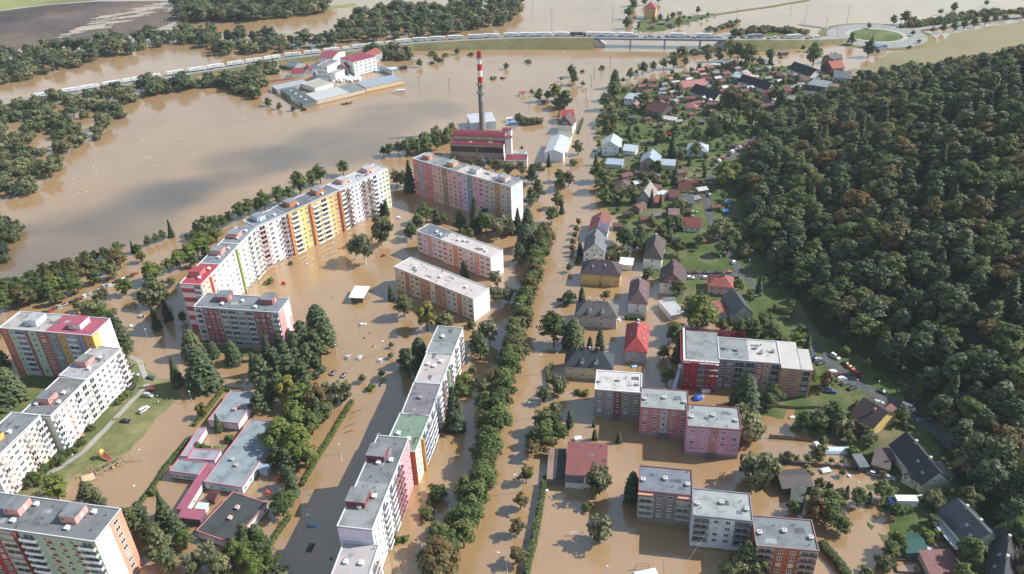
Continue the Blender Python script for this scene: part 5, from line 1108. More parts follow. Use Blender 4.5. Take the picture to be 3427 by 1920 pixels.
BARK = plaster('#4a3f35'); BIRCHBARK = plaster('#b9b3a8')
def trunk(h, r, limbs, spread, mat_i=1, lean=.0, zlo=.3):
    m_ = MB(); top = Vector((lean * h, 0, h)); m_.tube((0, 0, -1.2), top * .5, r * 1.15, r * .8, 7, mat_i); m_.tube(top * .5, top, r * .8, r * .25, 6, mat_i)
    for k in range(limbs):
        a = k * 2.4 + RND.uniform(0, 1); z = h * RND.uniform(zlo, .8); q = Vector((math.cos(a) * spread, math.sin(a) * spread, z + spread * RND.uniform(.4, .9)))
        m_.tube(top * (z / h), q, r * .42, r * .12, 5, mat_i)
    return m_

def broad(R=4.0, Hc=7.5, z0=2.2, nc=20, per=46, leaf=.5, pts=None, squash=1.0, seed=0):
    """crown made of leafy clumps; returns centres, normals, sizes"""
    C, N_, S = [], [], []
    cz = z0 + Hc / 2
    for k in range(nc):
        d = sph(1)[0]; f = RND.uniform(.42, .92) if k % 6 else RND.uniform(.9, 1.02); d[2] = d[2] * 1.0 + .06; tp = 1 - .28 * max(0, d[2])
        c = np.array([d[0] * R * f * tp, d[1] * R * f * tp, cz + d[2] * Hc / 2 * f]); rc = R * RND.uniform(.19, .36)
        v = sph(per); v[:, 2] = np.where(v[:, 2] < -.3, -v[:, 2], v[:, 2]); o_ = d / max(np.linalg.norm(d), .1)
        C.append(c + v * rc * NR.uniform(.5, 1.15, (per, 1)) * np.array([1, 1, .85])); N_.append(v * .8 + o_ * .5 + NR.normal(size=(per, 3)) * .34 + np.array([0, 0, .3])); S.append(NR.uniform(.5, 1.15, per) * leaf)
    return np.concatenate(C), np.concatenate(N_), np.concatenate(S)

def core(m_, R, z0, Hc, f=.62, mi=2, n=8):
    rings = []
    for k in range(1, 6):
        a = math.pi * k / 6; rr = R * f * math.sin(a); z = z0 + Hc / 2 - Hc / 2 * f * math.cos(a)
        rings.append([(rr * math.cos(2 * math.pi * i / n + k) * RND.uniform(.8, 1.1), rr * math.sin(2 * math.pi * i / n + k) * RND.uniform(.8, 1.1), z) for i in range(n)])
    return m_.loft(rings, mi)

def spruce(Hh, R, n=620, leaf=.8, z0=.06, droop=.35, power=1.0):
    t = NR.uniform(z0, 1, n) ** .9; t = np.clip(z0 + (t - z0), 0, .995); a = NR.uniform(0, 6.283, n)
    lay = np.round(t * 13) / 13; t = t * .45 + lay * .55
    r = R * (1 - t) ** power * NR.uniform(.45, 1.06, n) + .1
    C = np.stack([r * np.cos(a), r * np.sin(a), t * Hh - r * droop * .5], 1)
    N_ = np.stack([np.cos(a) * .55, np.sin(a) * .55, np.full(n, .85)], 1) + NR.normal(size=(n, 3)) * .28
    al = np.stack([-np.sin(a), np.cos(a), np.full(n, 0)], 1)
    return C, N_, NR.uniform(.6, 1.1, n) * leaf * (1.15 - .6 * t), al

def pinecrown(R, z0, Hc, nc=11, per=52, leaf=.62, dome=0):
    C, N_, S = [], [], []
    for k in range(nc):
        t = (k + .5) / nc; a = k * 2.4 + RND.uniform(-.5, .5); rr = R * ((1 - t * .85) if not dome else math.sqrt(max(.05, 1 - t ** 2.2)) * .95) * RND.uniform(.4 if not dome else .25, .85); z = z0 + Hc * t
        c = np.array([rr * math.cos(a), rr * math.sin(a), z]); v = sph(per); v[:, 2] = np.abs(v[:, 2]) * .6 - .12
        rc = R * RND.uniform(.36, .52) * (1.1 - .5 * t if not dome else .8)
        C.append(c + v * rc * NR.uniform(.5, 1.05, (per, 1))); N_.append(v + NR.normal(size=(per, 3)) * .4 + np.array([0, 0, .55])); S.append(NR.uniform(.6, 1.1, per) * leaf)
    return np.concatenate(C), np.concatenate(N_), np.concatenate(S)

def weep(R, z0, Hc, nc=24, per=36, leaf=.55):
    """birch and willow: hanging sprays"""
    C, N_, S, A_ = [], [], [], []
    for k in range(nc):
        d = sph(1)[0]; f = RND.uniform(.35, .95); c = np.array([d[0] * R * f, d[1] * R * f, z0 + Hc * (.5 + d[2] * .46 * f)])
        u = NR.uniform(0, 1, per); v = sph(per) * R * .26; v[:, 2] *= .6; p = c + v; p[:, 2] -= u * Hc * .16
        C.append(p); o = p - np.array([0, 0, z0 + Hc * .45]); N_.append(o / np.maximum(np.linalg.norm(o, axis=1, keepdims=True), .1) + NR.normal(size=(per, 3)) * .5 + np.array([0, 0, .15])); S.append(NR.uniform(.5, 1.1, per) * leaf); A_.append(np.tile([0, 0, 1.0], (per, 1)) + NR.normal(size=(per, 3)) * .25)
    return np.concatenate(C), np.concatenate(N_), np.concatenate(S), np.concatenate(A_)

c4 = lambda r, g, b: (r, g, b, 1)
LEAF_DEC = leafmat('broad_leaves', [(0, c4(0.068, 0.096, 0.032)), (.35, c4(0.092, 0.122, 0.039)), (.6, c4(0.119, 0.149, 0.048)), (.8, c4(0.149, 0.161, 0.057)), (1, c4(0.098, 0.113, 0.048))])
LEAF_LIME = leafmat('bright_leaves', [(0, c4(0.108, 0.145, 0.033)), (1, c4(0.158, 0.184, 0.043))])
LEAF_GOLD = leafmat('autumn_leaves', [(0, c4(.16, .155, .038)), (1, c4(.22, .185, .045))])
LEAF_RUST = leafmat('rust_leaves', [(0, c4(0.103, 0.101, 0.041)), (.4, c4(0.131, 0.109, 0.048)), (.7, c4(0.157, 0.109, 0.048)), (1, c4(0.116, 0.116, 0.044))])
LEAF_BRONZE = leafmat('bronze_leaves', [(0, c4(.090, .088, .036)), (.4, c4(.125, .095, .040)), (.7, c4(.165, .100, .042)), (1, c4(.11, .105, .036))])
LEAF_CON = leafmat('conifer_needles', [(0, c4(0.034, 0.052, 0.027)), (.5, c4(0.046, 0.067, 0.034)), (1, c4(0.062, 0.080, 0.037))], .06)
LEAF_PINE = leafmat('pine_needles', [(0, c4(0.053, 0.074, 0.039)), (.5, c4(0.069, 0.090, 0.045)), (.8, c4(0.085, 0.106, 0.051)), (1, c4(0.103, 0.116, 0.055))], .08)
LEAF_WIL = leafmat('willow_leaves', [(0, c4(0.130, 0.145, 0.078)), (.5, c4(0.175, 0.188, 0.102)), (1, c4(0.220, 0.214, 0.114))])
LEAF_BIR = leafmat('birch_leaves', [(0, c4(0.132, 0.144, 0.076)), (1, c4(0.201, 0.196, 0.121))])
LEAF_RIV = leafmat('riverside_leaves', [(0, c4(.078, .100, .060)), (.4, c4(.100, .122, .068)), (.7, c4(.125, .142, .074)), (1, c4(.160, .160, .080))])
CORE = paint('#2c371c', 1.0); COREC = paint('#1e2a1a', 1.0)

TM = {}
def treemesh(kind, i, leafm, fn):
    k = (kind, i); 
    if k not in TM: TM[k] = fn()
    return TM[k]

def mk_broad(lm, R=4, Hc=7.4, z0=2.0, nc=22, per=44, leaf=.58, one=True, r=.3):
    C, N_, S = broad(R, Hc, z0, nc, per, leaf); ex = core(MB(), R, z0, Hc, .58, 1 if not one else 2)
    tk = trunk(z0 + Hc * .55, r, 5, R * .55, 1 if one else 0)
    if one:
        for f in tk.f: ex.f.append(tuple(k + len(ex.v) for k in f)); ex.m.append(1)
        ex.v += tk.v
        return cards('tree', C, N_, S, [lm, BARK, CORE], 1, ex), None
    return cards('crown', C, N_, S, [lm, CORE], 1, ex), tk.mesh('trunk', BARK)

def mk_con(lm, Hh=15, R=3.0, n=620, one=True, leaf=.85, z0=.06, droop=.35, power=1.0):
    C, N_, S, A_ = spruce(Hh, R, n, leaf, z0, droop, power)
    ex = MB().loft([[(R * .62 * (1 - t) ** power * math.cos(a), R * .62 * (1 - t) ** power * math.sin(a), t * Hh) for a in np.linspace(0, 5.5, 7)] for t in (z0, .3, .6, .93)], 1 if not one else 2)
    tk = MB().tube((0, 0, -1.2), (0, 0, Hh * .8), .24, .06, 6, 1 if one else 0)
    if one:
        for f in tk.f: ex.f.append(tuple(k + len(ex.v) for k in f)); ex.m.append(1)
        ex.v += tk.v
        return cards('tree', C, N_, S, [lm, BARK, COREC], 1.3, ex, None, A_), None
    return cards('crown', C, N_, S, [lm, COREC], 1.3, ex, None, A_), tk.mesh('trunk', BARK)

def mk_pine(lm, R=3.4, z0=5, Hc=9, one=True, nc=12, per=50, leaf=.6, dome=0):
    C, N_, S = pinecrown(R, z0, Hc, nc, per, leaf, dome); ex = core(MB(), R, z0 - .2, Hc, .5, 1 if not one else 2)
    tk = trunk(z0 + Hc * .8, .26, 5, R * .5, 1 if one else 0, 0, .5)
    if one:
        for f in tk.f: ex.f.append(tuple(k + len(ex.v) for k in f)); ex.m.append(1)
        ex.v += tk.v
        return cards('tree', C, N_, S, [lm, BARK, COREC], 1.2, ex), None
    return cards('crown', C, N_, S, [lm, COREC], 1.2, ex), tk.mesh('trunk', BARK)

def mk_weep(lm, R=3.6, z0=2, Hc=9.5, one=True, nc=26, per=38, bark=None, leaf=.52):
    C, N_, S, A_ = weep(R, z0, Hc, nc, per, leaf); bk = bark or BARK
    tk = trunk(z0 + Hc * .75, .26, 8, R * .6, 1 if one else 0, .02)
    if one: return cards('tree', C, N_, S, [lm, bk], 1.25, tk, None, A_), None
    return cards('crown', C, N_, S, [lm], 1.25, None, None, A_), tk.mesh('trunk', bk)

# kind -> (object name, category, describing words, group, builder of (crown or whole, trunk), natural height)
def build_kinds():
    K_ = {}
    K_['dec'] = [mk_broad(LEAF_DEC, RND.uniform(3.6, 4.4), RND.uniform(8.4, 9.8), 1.8, 42, 34, .46, False) for _ in range(6)]
    K_['lime'] = [mk_broad(LEAF_LIME, 4, 8.4, 1.6, 42, 34, .46, False) for _ in range(3)]
    K_['gold'] = [mk_broad(LEAF_GOLD, 3.3, 9, 1.6, 40, 34, .45, False) for _ in range(2)]
    K_['rust'] = [mk_broad(LEAF_RUST, 4, 8.6, 1.8, 42, 34, .46, False) for _ in range(3)]
    K_['spruce'] = [mk_con(LEAF_CON, 15, RND.uniform(2.7, 3.4), 640, False) for _ in range(3)]
    K_['cypress'] = [mk_con(LEAF_CON, 9, 1.7, 420, False, .6, .02, .0, .45)]
    K_['fir'] = [mk_con(LEAF_PINE, 14, 4.2, 1000, False, .8, .05, .1, .46) for _ in range(3)]
    K_['pine'] = [mk_pine(LEAF_PINE, RND.uniform(3.6, 4.4), 2.6, 9.6, False, 22, 46, .5) for _ in range(4)]
    K_['birch'] = [mk_weep(LEAF_BIR, 3.2, 1.6, 9.8, False, 28, 34, BIRCHBARK, .5) for _ in range(3)]
    K_['willow'] = [mk_weep(LEAF_WIL, 4.6, 1.0, 8.6, False, 30, 40, None, .62) for _ in range(3)]
    K_['round'] = [mk_broad(LEAF_DEC, 2.6, 5.2, 1.4, 26, 32, .34, False, .16) for _ in range(3)]
    K_['roundgold'] = [mk_broad(LEAF_RUST, 2.5, 5.0, 1.4, 26, 32, .34, False, .16) for _ in range(2)]
    K_['shrub'] = [mk_broad(LEAF_DEC, 2.0, 2.7, .1, 22, 28, .32, True, .1) for _ in range(3)]
    K_['shrublime'] = [mk_broad(LEAF_LIME, 1.8, 2.4, .1, 22, 28, .32, True, .1) for _ in range(2)]
    K_['scrub'] = [mk_weep(LEAF_WIL, 2.6, .0, 3.6, True, 16, 30, None, .5) for _ in range(3)]
    # whole-tree forms seen only as crowns
    K_['fpine'] = [mk_pine(LEAF_PINE, RND.uniform(3.4, 4.4), 4, RND.uniform(8.2, 10), True, 28, 46, .42, k % 3 > 0) for k in range(9)] + [mk_con(LEAF_CON, 15, 3.0, 620, True, .8)]
    K_['fleaf'] = [mk_broad(LEAF_DEC, RND.uniform(3.8, 4.8), 9, 3.6, 44, 36, .42) for _ in range(6)]
    K_['frust'] = [mk_broad(LEAF_BRONZE, RND.uniform(3.6, 4.6), 9, 3.6, 44, 36, .42) for _ in range(4)]
    K_['river'] = [mk_broad(LEAF_RIV, RND.uniform(4.4, 5.4), 9, 1.0, 34, 34, .62) for _ in range(6)] + [mk_weep(LEAF_RIV, 4.6, .6, 9, True, 26, 34, None, .8) for _ in range(2)]
    K_['rivwil'] = [mk_weep(LEAF_WIL, RND.uniform(4.6, 5.4), .4, 8, True, 28, 36, None, .72) for _ in range(3)]
    return K_
KN = build_kinds()
INFO = {'dec': ('broadleaf_tree', 'tree', 'green round-crowned tree', 11.6), 'lime': ('maple_tree', 'tree', 'bright lime green tree', 10.2), 'gold': ('autumn_tree', 'tree', 'yellowing autumn tree', 11), 'rust': ('beech_tree', 'tree', 'bronze tinged tree', 10),
        'spruce': ('spruce_tree', 'tree', 'dark pointed spruce', 15), 'cypress': ('cypress', 'tree', 'slim dark cypress', 9), 'fir': ('fir_tree', 'tree', 'broad dark fir', 14), 'pine': ('pine_tree', 'tree', 'bushy dark pine', 12.6), 'birch': ('birch_tree', 'tree', 'pale drooping birch', 11.6),
        'willow': ('willow_tree', 'tree', 'grey-green willow', 9.8), 'round': ('street_tree', 'tree', 'small round street tree', 6.6), 'roundgold': ('street_tree', 'tree', 'small russet street tree', 6.4), 'shrub': ('shrub', 'shrub', 'dense green shrub', 2.8), 'shrublime': ('shrub', 'shrub', 'light green shrub', 2.5), 'scrub': ('bush', 'bush', 'straggly olive bush', 3.6),
        'fpine': ('forest_pine', 'tree', 'pine', 14.5), 'fleaf': ('forest_broadleaf', 'tree', 'broadleaf', 12.5), 'frust': ('forest_beech', 'tree', 'beech', 12.5), 'river': ('riverside_tree', 'tree', 'tree', 10), 'rivwil': ('riverside_willow', 'tree', 'willow', 8.6)}
PLACED = []
def tree(kind, p, h=None, group='trees of the flooded town', label=None, desc=None, sink=0.0, jit=True):
    nm, cat, ds, nat = INFO[kind]; me, tk = RND.choice(KN[kind]); h = (h or nat * RND.uniform(.85, 1.12)) * (1.04 if kind in ('shrub', 'shrublime', 'scrub', 'cypress', 'round', 'roundgold') else 1.24); s = h / nat
    z = gz(p[0], p[1]) - .15 if p[2] == 0 else p[2]
    wd = 1.0 if kind in ('cypress', 'spruce') else 1.06; k = (s * wd * RND.uniform(.92, 1.1), s * wd * RND.uniform(.92, 1.1), s)
    rz = RND.uniform(0, 6.28)
    if tk is None:
        o = inst(nm, me, None, (p[0], p[1], z - sink), rz, k)
    else:
        o = bpy.data.objects.new(nm, None); col.objects.link(o); o.location = (p[0], p[1], z - sink); o.rotation_euler = (0, 0, rz); o.scale = k
        inst('crown', me, o); inst('trunk', tk, o)
    PLACED.append((p[0], p[1]))
    if label: tag(o, label, cat, group)
    else: auto(o, desc or ds, cat, group)
    return o

def along(pts, step, jit=.25):
    q = [Vector(p[:2]) for p in pts]; r = []; acc = 0
    for a, b in zip(q, q[1:]):
        L_ = (b - a).length; t = acc
        while t < L_:
            p = a.lerp(b, t / L_); r.append(Vector((p.x + RND.uniform(-1, 1) * step * jit, p.y + RND.uniform(-1, 1) * step * jit, 0))); t += step * RND.uniform(.85, 1.15)
        acc = t - L_
    return r

def scatter(pts, step, tries=14000, cap=9999):
    pts = [tuple(p[:2]) for p in pts]; xs = [p[0] for p in pts]; ys = [p[1] for p in pts]
    n = tries; X = NR.uniform(min(xs), max(xs), n); Y = NR.uniform(min(ys), max(ys), n); ok = inpoly(X, Y, pts)
    r, grid = [], {}
    for x, y in zip(X[ok], Y[ok]):
        k = (int(x // step), int(y // step))
        if any((a - x) ** 2 + (b - y) ** 2 < step * step for i in (-1, 0, 1) for j in (-1, 0, 1) for a, b in grid.get((k[0] + i, k[1] + j), ())): continue
        grid.setdefault(k, []).append((x, y)); r.append(Vector((x, y, 0)))
        if len(r) >= cap: break
    return r
def Q(c, r, l): return [P(c, r, x, y) for x, y in l]

# --- wooded hillside: individual crowns nearest the camera, the rest as one mass
hp = []
RR = np.random.default_rng(21)
poly = [(156, 60), (156, 120), (160, 174), (166, 228), (166, 257), (158, 277), (149, 296), (141, 346), (137, 389), (151, 452), (168, 502), (201, 561), (248, 611), (305, 680), (400, 760), (620, 760), (620, 420), (420, 300), (260, 150), (200, 60)]
hp = scatter([(x - 5, y) for i, (x, y) in enumerate(poly)], 7.2, 26000)
view = []
for p in hp:
    z = float(hill_z(np.array([p.x]), np.array([p.y]))[0])
    if z < -1: continue
    q = Vector((p.x, p.y, z + 8)) - Vector((0, 0, CAM_H)); dpt = q.dot(fwd); u, v = q.dot(right) / dpt * FPX, q.dot(up) / dpt * FPX
    if abs(u) < 1340 and abs(v) < 800: view.append((q.length, Vector((p.x, p.y, z - .3))))
view.sort(key=lambda t: t[0])
cnt = {'fpine': 0, 'fleaf': 0, 'frust': 0}; rest = []
FG = {'fpine': 'pines of the wooded hillside', 'fleaf': 'green broadleaf trees of the wooded hillside', 'frust': 'bronze beeches of the wooded hillside'}
for dist, p in view:
    g = vnoise(np.array([p.x]), np.array([p.y]), 70)[0] + RND.uniform(-.55, .55)
    far = (p.y - 250) / 300
    kind = 'fpine' if g < .16 - .1 * far else ('frust' if RND.random() < .17 + .28 * far else 'fleaf')
    if cnt[kind] >= 300: rest.append((kind, p)); continue
    cnt[kind] += 1; s = RND.uniform(.78, 1.18)
    me = RND.choice(KN[kind])[0]; nat = INFO[kind][3]
    o = inst(INFO[kind][0], me, None, p, RND.uniform(0, 6.28), (s * RND.uniform(1.25, 1.7), s * RND.uniform(1.25, 1.7), s * RND.uniform(.98, 1.2)))
    d = p.x - foot(p.y); zone = 'edging' if d < 16 else ('low on' if d < 45 else 'high on')
    tall = 'tall' if s > 1.05 else ('small' if s < .88 else 'mid-sized')
    auto(o, f"{tall} {dict(fpine='blue-green pine', fleaf='leafy green tree', frust='bronze beech')[kind]} {zone} the wooded hill", 'tree', FG[kind])
def mass(name, items, label):
    vs, fs, ms, mats, idx = [], [], [], [], {}
    co, lt, li, mi, base = [], [], [], [], 0
    for kind, p in items:
        me = RND.choice(KN[kind])[0]
        if me.name not in idx:
            v = np.empty(len(me.vertices) * 3); me.vertices.foreach_get('co', v); l = np.empty(len(me.loops), np.int32); me.loops.foreach_get('vertex_index', l)
            t = np.empty(len(me.polygons), np.int32); me.polygons.foreach_get('loop_total', t); m_ = np.empty(len(me.polygons), np.int32); me.polygons.foreach_get('material_index', m_)
            mp = []
            for x in me.materials:
                if x not in mats: mats.append(x)
                mp.append(mats.index(x))
            idx[me.name] = (v.reshape(-1, 3), l, t, np.array(mp)[m_])
        v, l, t, m_ = idx[me.name]; a = RND.uniform(0, 6.28); s = RND.uniform(.85, 1.2); c, q = math.cos(a) * s, math.sin(a) * s
        co.append(np.stack([v[:, 0] * c - v[:, 1] * q + p.x, v[:, 0] * q + v[:, 1] * c + p.y, v[:, 2] * s + p.z], 1)); li.append(l + base); lt.append(t); mi.append(m_); base += len(v)
    if not co: return
    co = np.concatenate(co); li = np.concatenate(li); lt = np.concatenate(lt); mi = np.concatenate(mi)
    me = bpy.data.meshes.new(name); me.vertices.add(len(co)); me.vertices.foreach_set('co', co.ravel()); me.loops.add(len(li)); me.loops.foreach_set('vertex_index', li)
    me.polygons.add(len(lt)); me.polygons.foreach_set('loop_start', np.concatenate([[0], np.cumsum(lt)[:-1]]).astype(np.int32)); me.polygons.foreach_set('loop_total', lt); me.polygons.foreach_set('material_index', mi.astype(np.int32))
    for x in mats: me.materials.append(x)
    me.update(calc_edges=True); tag(inst(name, me), label, None, None, 'stuff')
mass('distant_woods', rest, 'farther crowns of the wooded hillside')
print('hill trees', cnt, len(rest))

# --- riverside woods across the flood
RG = 'riverside trees across the flood'
zones = [([(0, 0, q) for q in [(-250, 900), (230, 815), (540, 715), (880, 640), (1150, 560), (1430, 530), (1650, 450), (1930, 425), (2200, 545), (2590, 545)]] + [(1, 0, q) for q in [(300, 520), (620, 470), (850, 445), (1150, 410), (1560, 365), (1800, 355), (2200, 305), (2400, 275), (2570, 205), (2640, 130), (2640, 20), (2200, 60), (1760, 90), (1300, 90), (1000, 150), (950, 240), (850, 330), (700, 400), (350, 440), (200, 400), (0, 370)]] + [(0, 0, q) for q in [(2300, 380), (2000, 340), (1500, 390), (1100, 440), (800, 510), (480, 510), (200, 540), (-250, 560)]], 12.5, 'river', 'in the far riverside wood'),
         ([(0, 0, q) for q in [(-200, 1110), (360, 1020), (560, 1000), (980, 960), (1290, 900), (1420, 905), (1380, 985), (1190, 1085), (1220, 1195), (1050, 1285), (980, 1400), (850, 1438)]] + [(0, 1, q) for q in [(640, 170), (540, 310), (320, 440), (120, 640), (-200, 700), (-200, 200)]], 9.2, 'rivwil', 'in the near riverside belt'),
         ([(0, 0, q) for q in [(1500, 930), (1560, 950), (1900, 900), (1960, 850), (1800, 820), (1420, 880)]], 8, 'river', 'on the islet before the trucks'),
         ([(0, 0, q) for q in [(1990, 860), (2230, 870), (2400, 930), (2576, 960)]] + [(1, 0, q) for q in [(60, 760), (200, 740), (180, 680), (0, 670)]] + [(0, 0, q) for q in [(2450, 750), (2150, 790)]], 8, 'rivwil', 'on the islet before the trucks'),
         ([(0, 1, q) for q in [(-100, 960), (120, 970), (150, 900), (60, 860), (-100, 880)]], 6, 'rivwil', 'on the near spit'), ([(0, 1, q) for q in [(-100, 1190), (60, 1180), (80, 1120), (-100, 1130)]], 6, 'rivwil', 'on the near spit'),
         ([(1, 0, q) for q in [(1080, 530), (1300, 600), (1420, 600), (1540, 610), (1540, 560), (1250, 540)]], 8, 'river', 'by the white factory'),
         ([(1, 0, q) for q in [(-40, 205), (700, 130), (700, -40), (-40, -60)]] + [(0, 0, q) for q in [(1760, -20), (1800, 205), (2000, 215), (2300, 215), (2576, 205)]], 10, 'river', 'in the dark far spinney')]
cells = []
for zp, step, kd, where in zones:
    pts = scatter([P(c, r, *q) for c, r, q in zp], step, 30000)
    if 'belt' in where: pts = [p for p in pts if vnoise(np.array([p.x]), np.array([p.y]), 55)[0] + RND.uniform(-.15, .15) < .22]
    cells += [(p, kd, where) for p in pts]
cells.sort(key=lambda t: t[0].length); far_rest = []; cn = {'river': 0, 'rivwil': 0}
for p, kd, where in cells:
    k2 = kd if RND.random() < .8 else ('rivwil' if kd == 'river' else 'river')
    h = INFO[k2][3] * RND.uniform(.6, 1.3) * (1.35 if 'spinney' in where else 1.12 if 'far' in where else .95)
    if cn[k2] >= 300: far_rest.append((k2, p)); continue
    cn[k2] += 1; me = RND.choice(KN[k2])[0]; s = h / INFO[k2][3]
    o = inst(INFO[k2][0], me, None, (p.x, p.y, -.2), RND.uniform(0, 6.28), (s * RND.uniform(1.1, 1.5), s * RND.uniform(1.1, 1.5), s * 1.12)); PLACED.append((p.x, p.y))
    tall = 'tall' if s > 1.15 else ('low' if s < .9 else 'bushy')
    auto(o, f"{tall} {'grey-green willow' if k2 == 'rivwil' else 'leafy green tree'} {where}", 'tree', RG)
mass('far_woods', far_rest, 'farther crowns of the riverside wood')
print('river trees', cn, len(far_rest))

# --- rows and singles in the flooded town
TG = 'trees of the flooded town'
for p in along(Q(0, 1, [(60, 1520), (400, 1395), (750, 1270), (1050, 1170), (1280, 1110)]), 5.2, .3): tree('dec', p, RND.uniform(6, 8), 'trees along the lake bank', desc='lakeside bank tree')
for p in scatter(Q(0, 1, [(100, 1560), (500, 1400), (800, 1330), (1060, 1250), (1330, 1210), (1240, 1320), (1000, 1420), (800, 1500), (500, 1640)]), 7): tree(RND.choice(['dec', 'dec', 'rust']), p, RND.uniform(6.5, 9.5), 'trees along the lake bank', desc='bank-side car park tree')
for q, k, h in [((1390, 1095), 'dec', 5), ((1340, 1090), 'spruce', 6), ((1490, 1020), 'dec', 5.4), ((1570, 990), 'dec', 5), ((1640, 965), 'lime', 5), ((1725, 935), 'spruce', 9), ((1890, 975), 'dec', 4.2), ((1955, 960), 'dec', 5), ((1430, 1190), 'dec', 6), ((2060, 910), 'willow', 10), ((2150, 890), 'dec', 9), ((2230, 840), 'dec', 7), ((2310, 810), 'dec', 7), ((2420, 760), 'dec', 10), ((2500, 720), 'dec', 9)]: tree(k, P(0, 1, *q), h, 'trees along the lake bank')
for q, h in [((1550, 1390), 10), ((1700, 1290), 7), ((1810, 1250), 9), ((1900, 1180), 9), ((1990, 1120), 9), ((2060, 1060), 9), ((2180, 990), 8), ((1950, 1240), 6), ((2080, 1150), 7)]: tree('lime' if h > 7.5 else 'dec', P(0, 1, *q), h, 'trees along the lake bank', desc='leafy lime tree beside the curved block')
for q, h in [((10, 690), 8), ((90, 670), 11), ((220, 610), 11), ((330, 560), 8), ((440, 500), 12), ((560, 430), 9), ((640, 400), 11), ((870, 320), 9)]: tree('dec', P(1, 1, *q), h, 'trees along the lake bank', desc='dark tree behind the curved block')
# car park and lower left
for c, r, x, y, k, h in [(0, 2, 70, 250, 'dec', 10), (0, 2, 230, 200, 'rust', 9), (0, 2, 420, 120, 'dec', 10), (0, 2, 560, 80, 'lime', 10), (0, 2, 120, 120, 'dec', 10), (0, 2, 300, 90, 'dec', 9), (0, 2, -40, 320, 'dec', 12), (0, 2, 620, 160, 'dec', 6), (0, 2, 790, 60, 'dec', 8), (0, 2, 1060, 140, 'rust', 6), (0, 2, 1270, 80, 'lime', 8), (0, 2, 970, 150, 'rust', 3.5), (0, 2, 790, 240, 'dec', 4.6),
        (0, 1, 1550, 1500, 'willow', 9), (0, 1, 1720, 1438, 'dec', 5), (0, 2, 1560, 180, 'willow', 11), (0, 2, 960, 300, 'willow', 9), (0, 2, 1090, 430, 'dec', 11), (0, 2, 1220, 560, 'pine', 12), (0, 2, 1270, 660, 'pine', 11), (0, 2, 1580, 420, 'spruce', 11), (0, 2, 1690, 330, 'spruce', 10), (0, 2, 1840, 350, 'dec', 5),
        (0, 2, -60, 820, 'fir', 15), (0, 2, 40, 1180, 'fir', 17), (0, 2, 160, 1150, 'fir', 14), (0, 2, -40, 1350, 'dec', 8), (0, 2, -80, 620, 'pine', 14), (0, 2, 60, 900, 'pine', 10),
        (0, 2, 1790, 980, 'spruce', 12), (0, 2, 1950, 700, 'fir', 12), (0, 2, 2060, 1010, 'fir', 17), (0, 2, 2150, 700, 'fir', 7), (0, 2, 2350, 760, 'fir', 10), (0, 2, 2560, 880, 'spruce', 10), (0, 2, 2040, 1300, 'gold', 6), (0, 2, 2200, 1440, 'spruce', 7)]: tree(k, P(c, r, x, y), h, TG)
# dark grove in the middle
for x, y, k, h in [(640, 540, 'fir', 16), (700, 640, 'pine', 12), (480, 640, 'pine', 13), (600, 700, 'pine', 12), (400, 720, 'pine', 12), (120, 720, 'spruce', 11), (230, 640, 'spruce', 9), (300, 800, 'pine', 11), (520, 840, 'pine', 12), (620, 900, 'pine', 10), (200, 860, 'pine', 11), (60, 960, 'pine', 12), (340, 960, 'pine', 12), (480, 980, 'pine', 11), (100, 1130, 'fir', 10),
                   (330, 1180, 'gold', 12), (420, 1210, 'lime', 10), (240, 1120, 'pine', 11), (520, 1130, 'pine', 10), (640, 1250, 'rust', 10), (700, 1320, 'dec', 7), (620, 1330, 'pine', 9), (770, 1200, 'birch', 13), (860, 1160, 'birch', 11), (420, 1430, 'lime', 11), (560, 1460, 'dec', 8), (30, 1260, 'pine', 9)]: tree(k, P(1, 2, x, y), h, 'trees of the dark grove by the kindergarten')
for x, y, k, h in [(250, 190, 'lime', 12), (430, 250, 'lime', 12), (500, 370, 'lime', 9), (330, 430, 'pine', 10), (210, 340, 'pine', 8), (370, 640, 'spruce', 10), (330, 560, 'pine', 8), (270, 850, 'dec', 8), (340, 760, 'dec', 6), (80, 1290, 'dec', 9), (20, 1150, 'pine', 8), (170, 1400, 'dec', 6), (240, 1560, 'willow', 7), (10, 1480, 'lime', 7)]: tree(k, P(1, 3, x, y), h, 'trees of the dark grove by the kindergarten')
for x, y, k, h in [(590, 690, 'lime', 9), (920, 740, 'pine', 9), (1010, 800, 'pine', 7), (1330, 1010, 'dec', 10), (1450, 960, 'pine', 9), (1660, 870, 'spruce', 10), (1700, 1000, 'pine', 10), (1800, 1080, 'pine', 9), (1620, 1240, 'pine', 11), (1700, 1380, 'pine', 9), (1560, 1120, 'dec', 8), (1880, 1180, 'dec', 7), (2120, 1350, 'birch', 10), (1960, 1420, 'birch', 9), (2250, 1420, 'willow', 8), (2480, 1180, 'pine', 9), (2520, 1360, 'lime', 8), (2400, 1300, 'dec', 8), (1990, 235, 'shrub', 4), (2060, 225, 'shrub', 3.6), (2300, 110, 'shrub', 3), (380, 530, 'shrub', 4.4), (440, 460, 'shrub', 3), (830, 150, 'shrub', 3), (620, 320, 'shrub', 4), (730, 240, 'shrub', 3), (480, 395, 'shrub', 2.5), (1540, 620, 'shrublime', 2.6)]: tree(k, P(0, 3, x, y), h, 'trees and shrubs round the playground')
for x, y in [(1240, 1130), (1290, 1090), (1190, 1180), (930, 1430), (1350, 960)]: tree('shrub', P(0, 2, x, y), RND.uniform(2, 2.8), 'trees and shrubs round the playground')
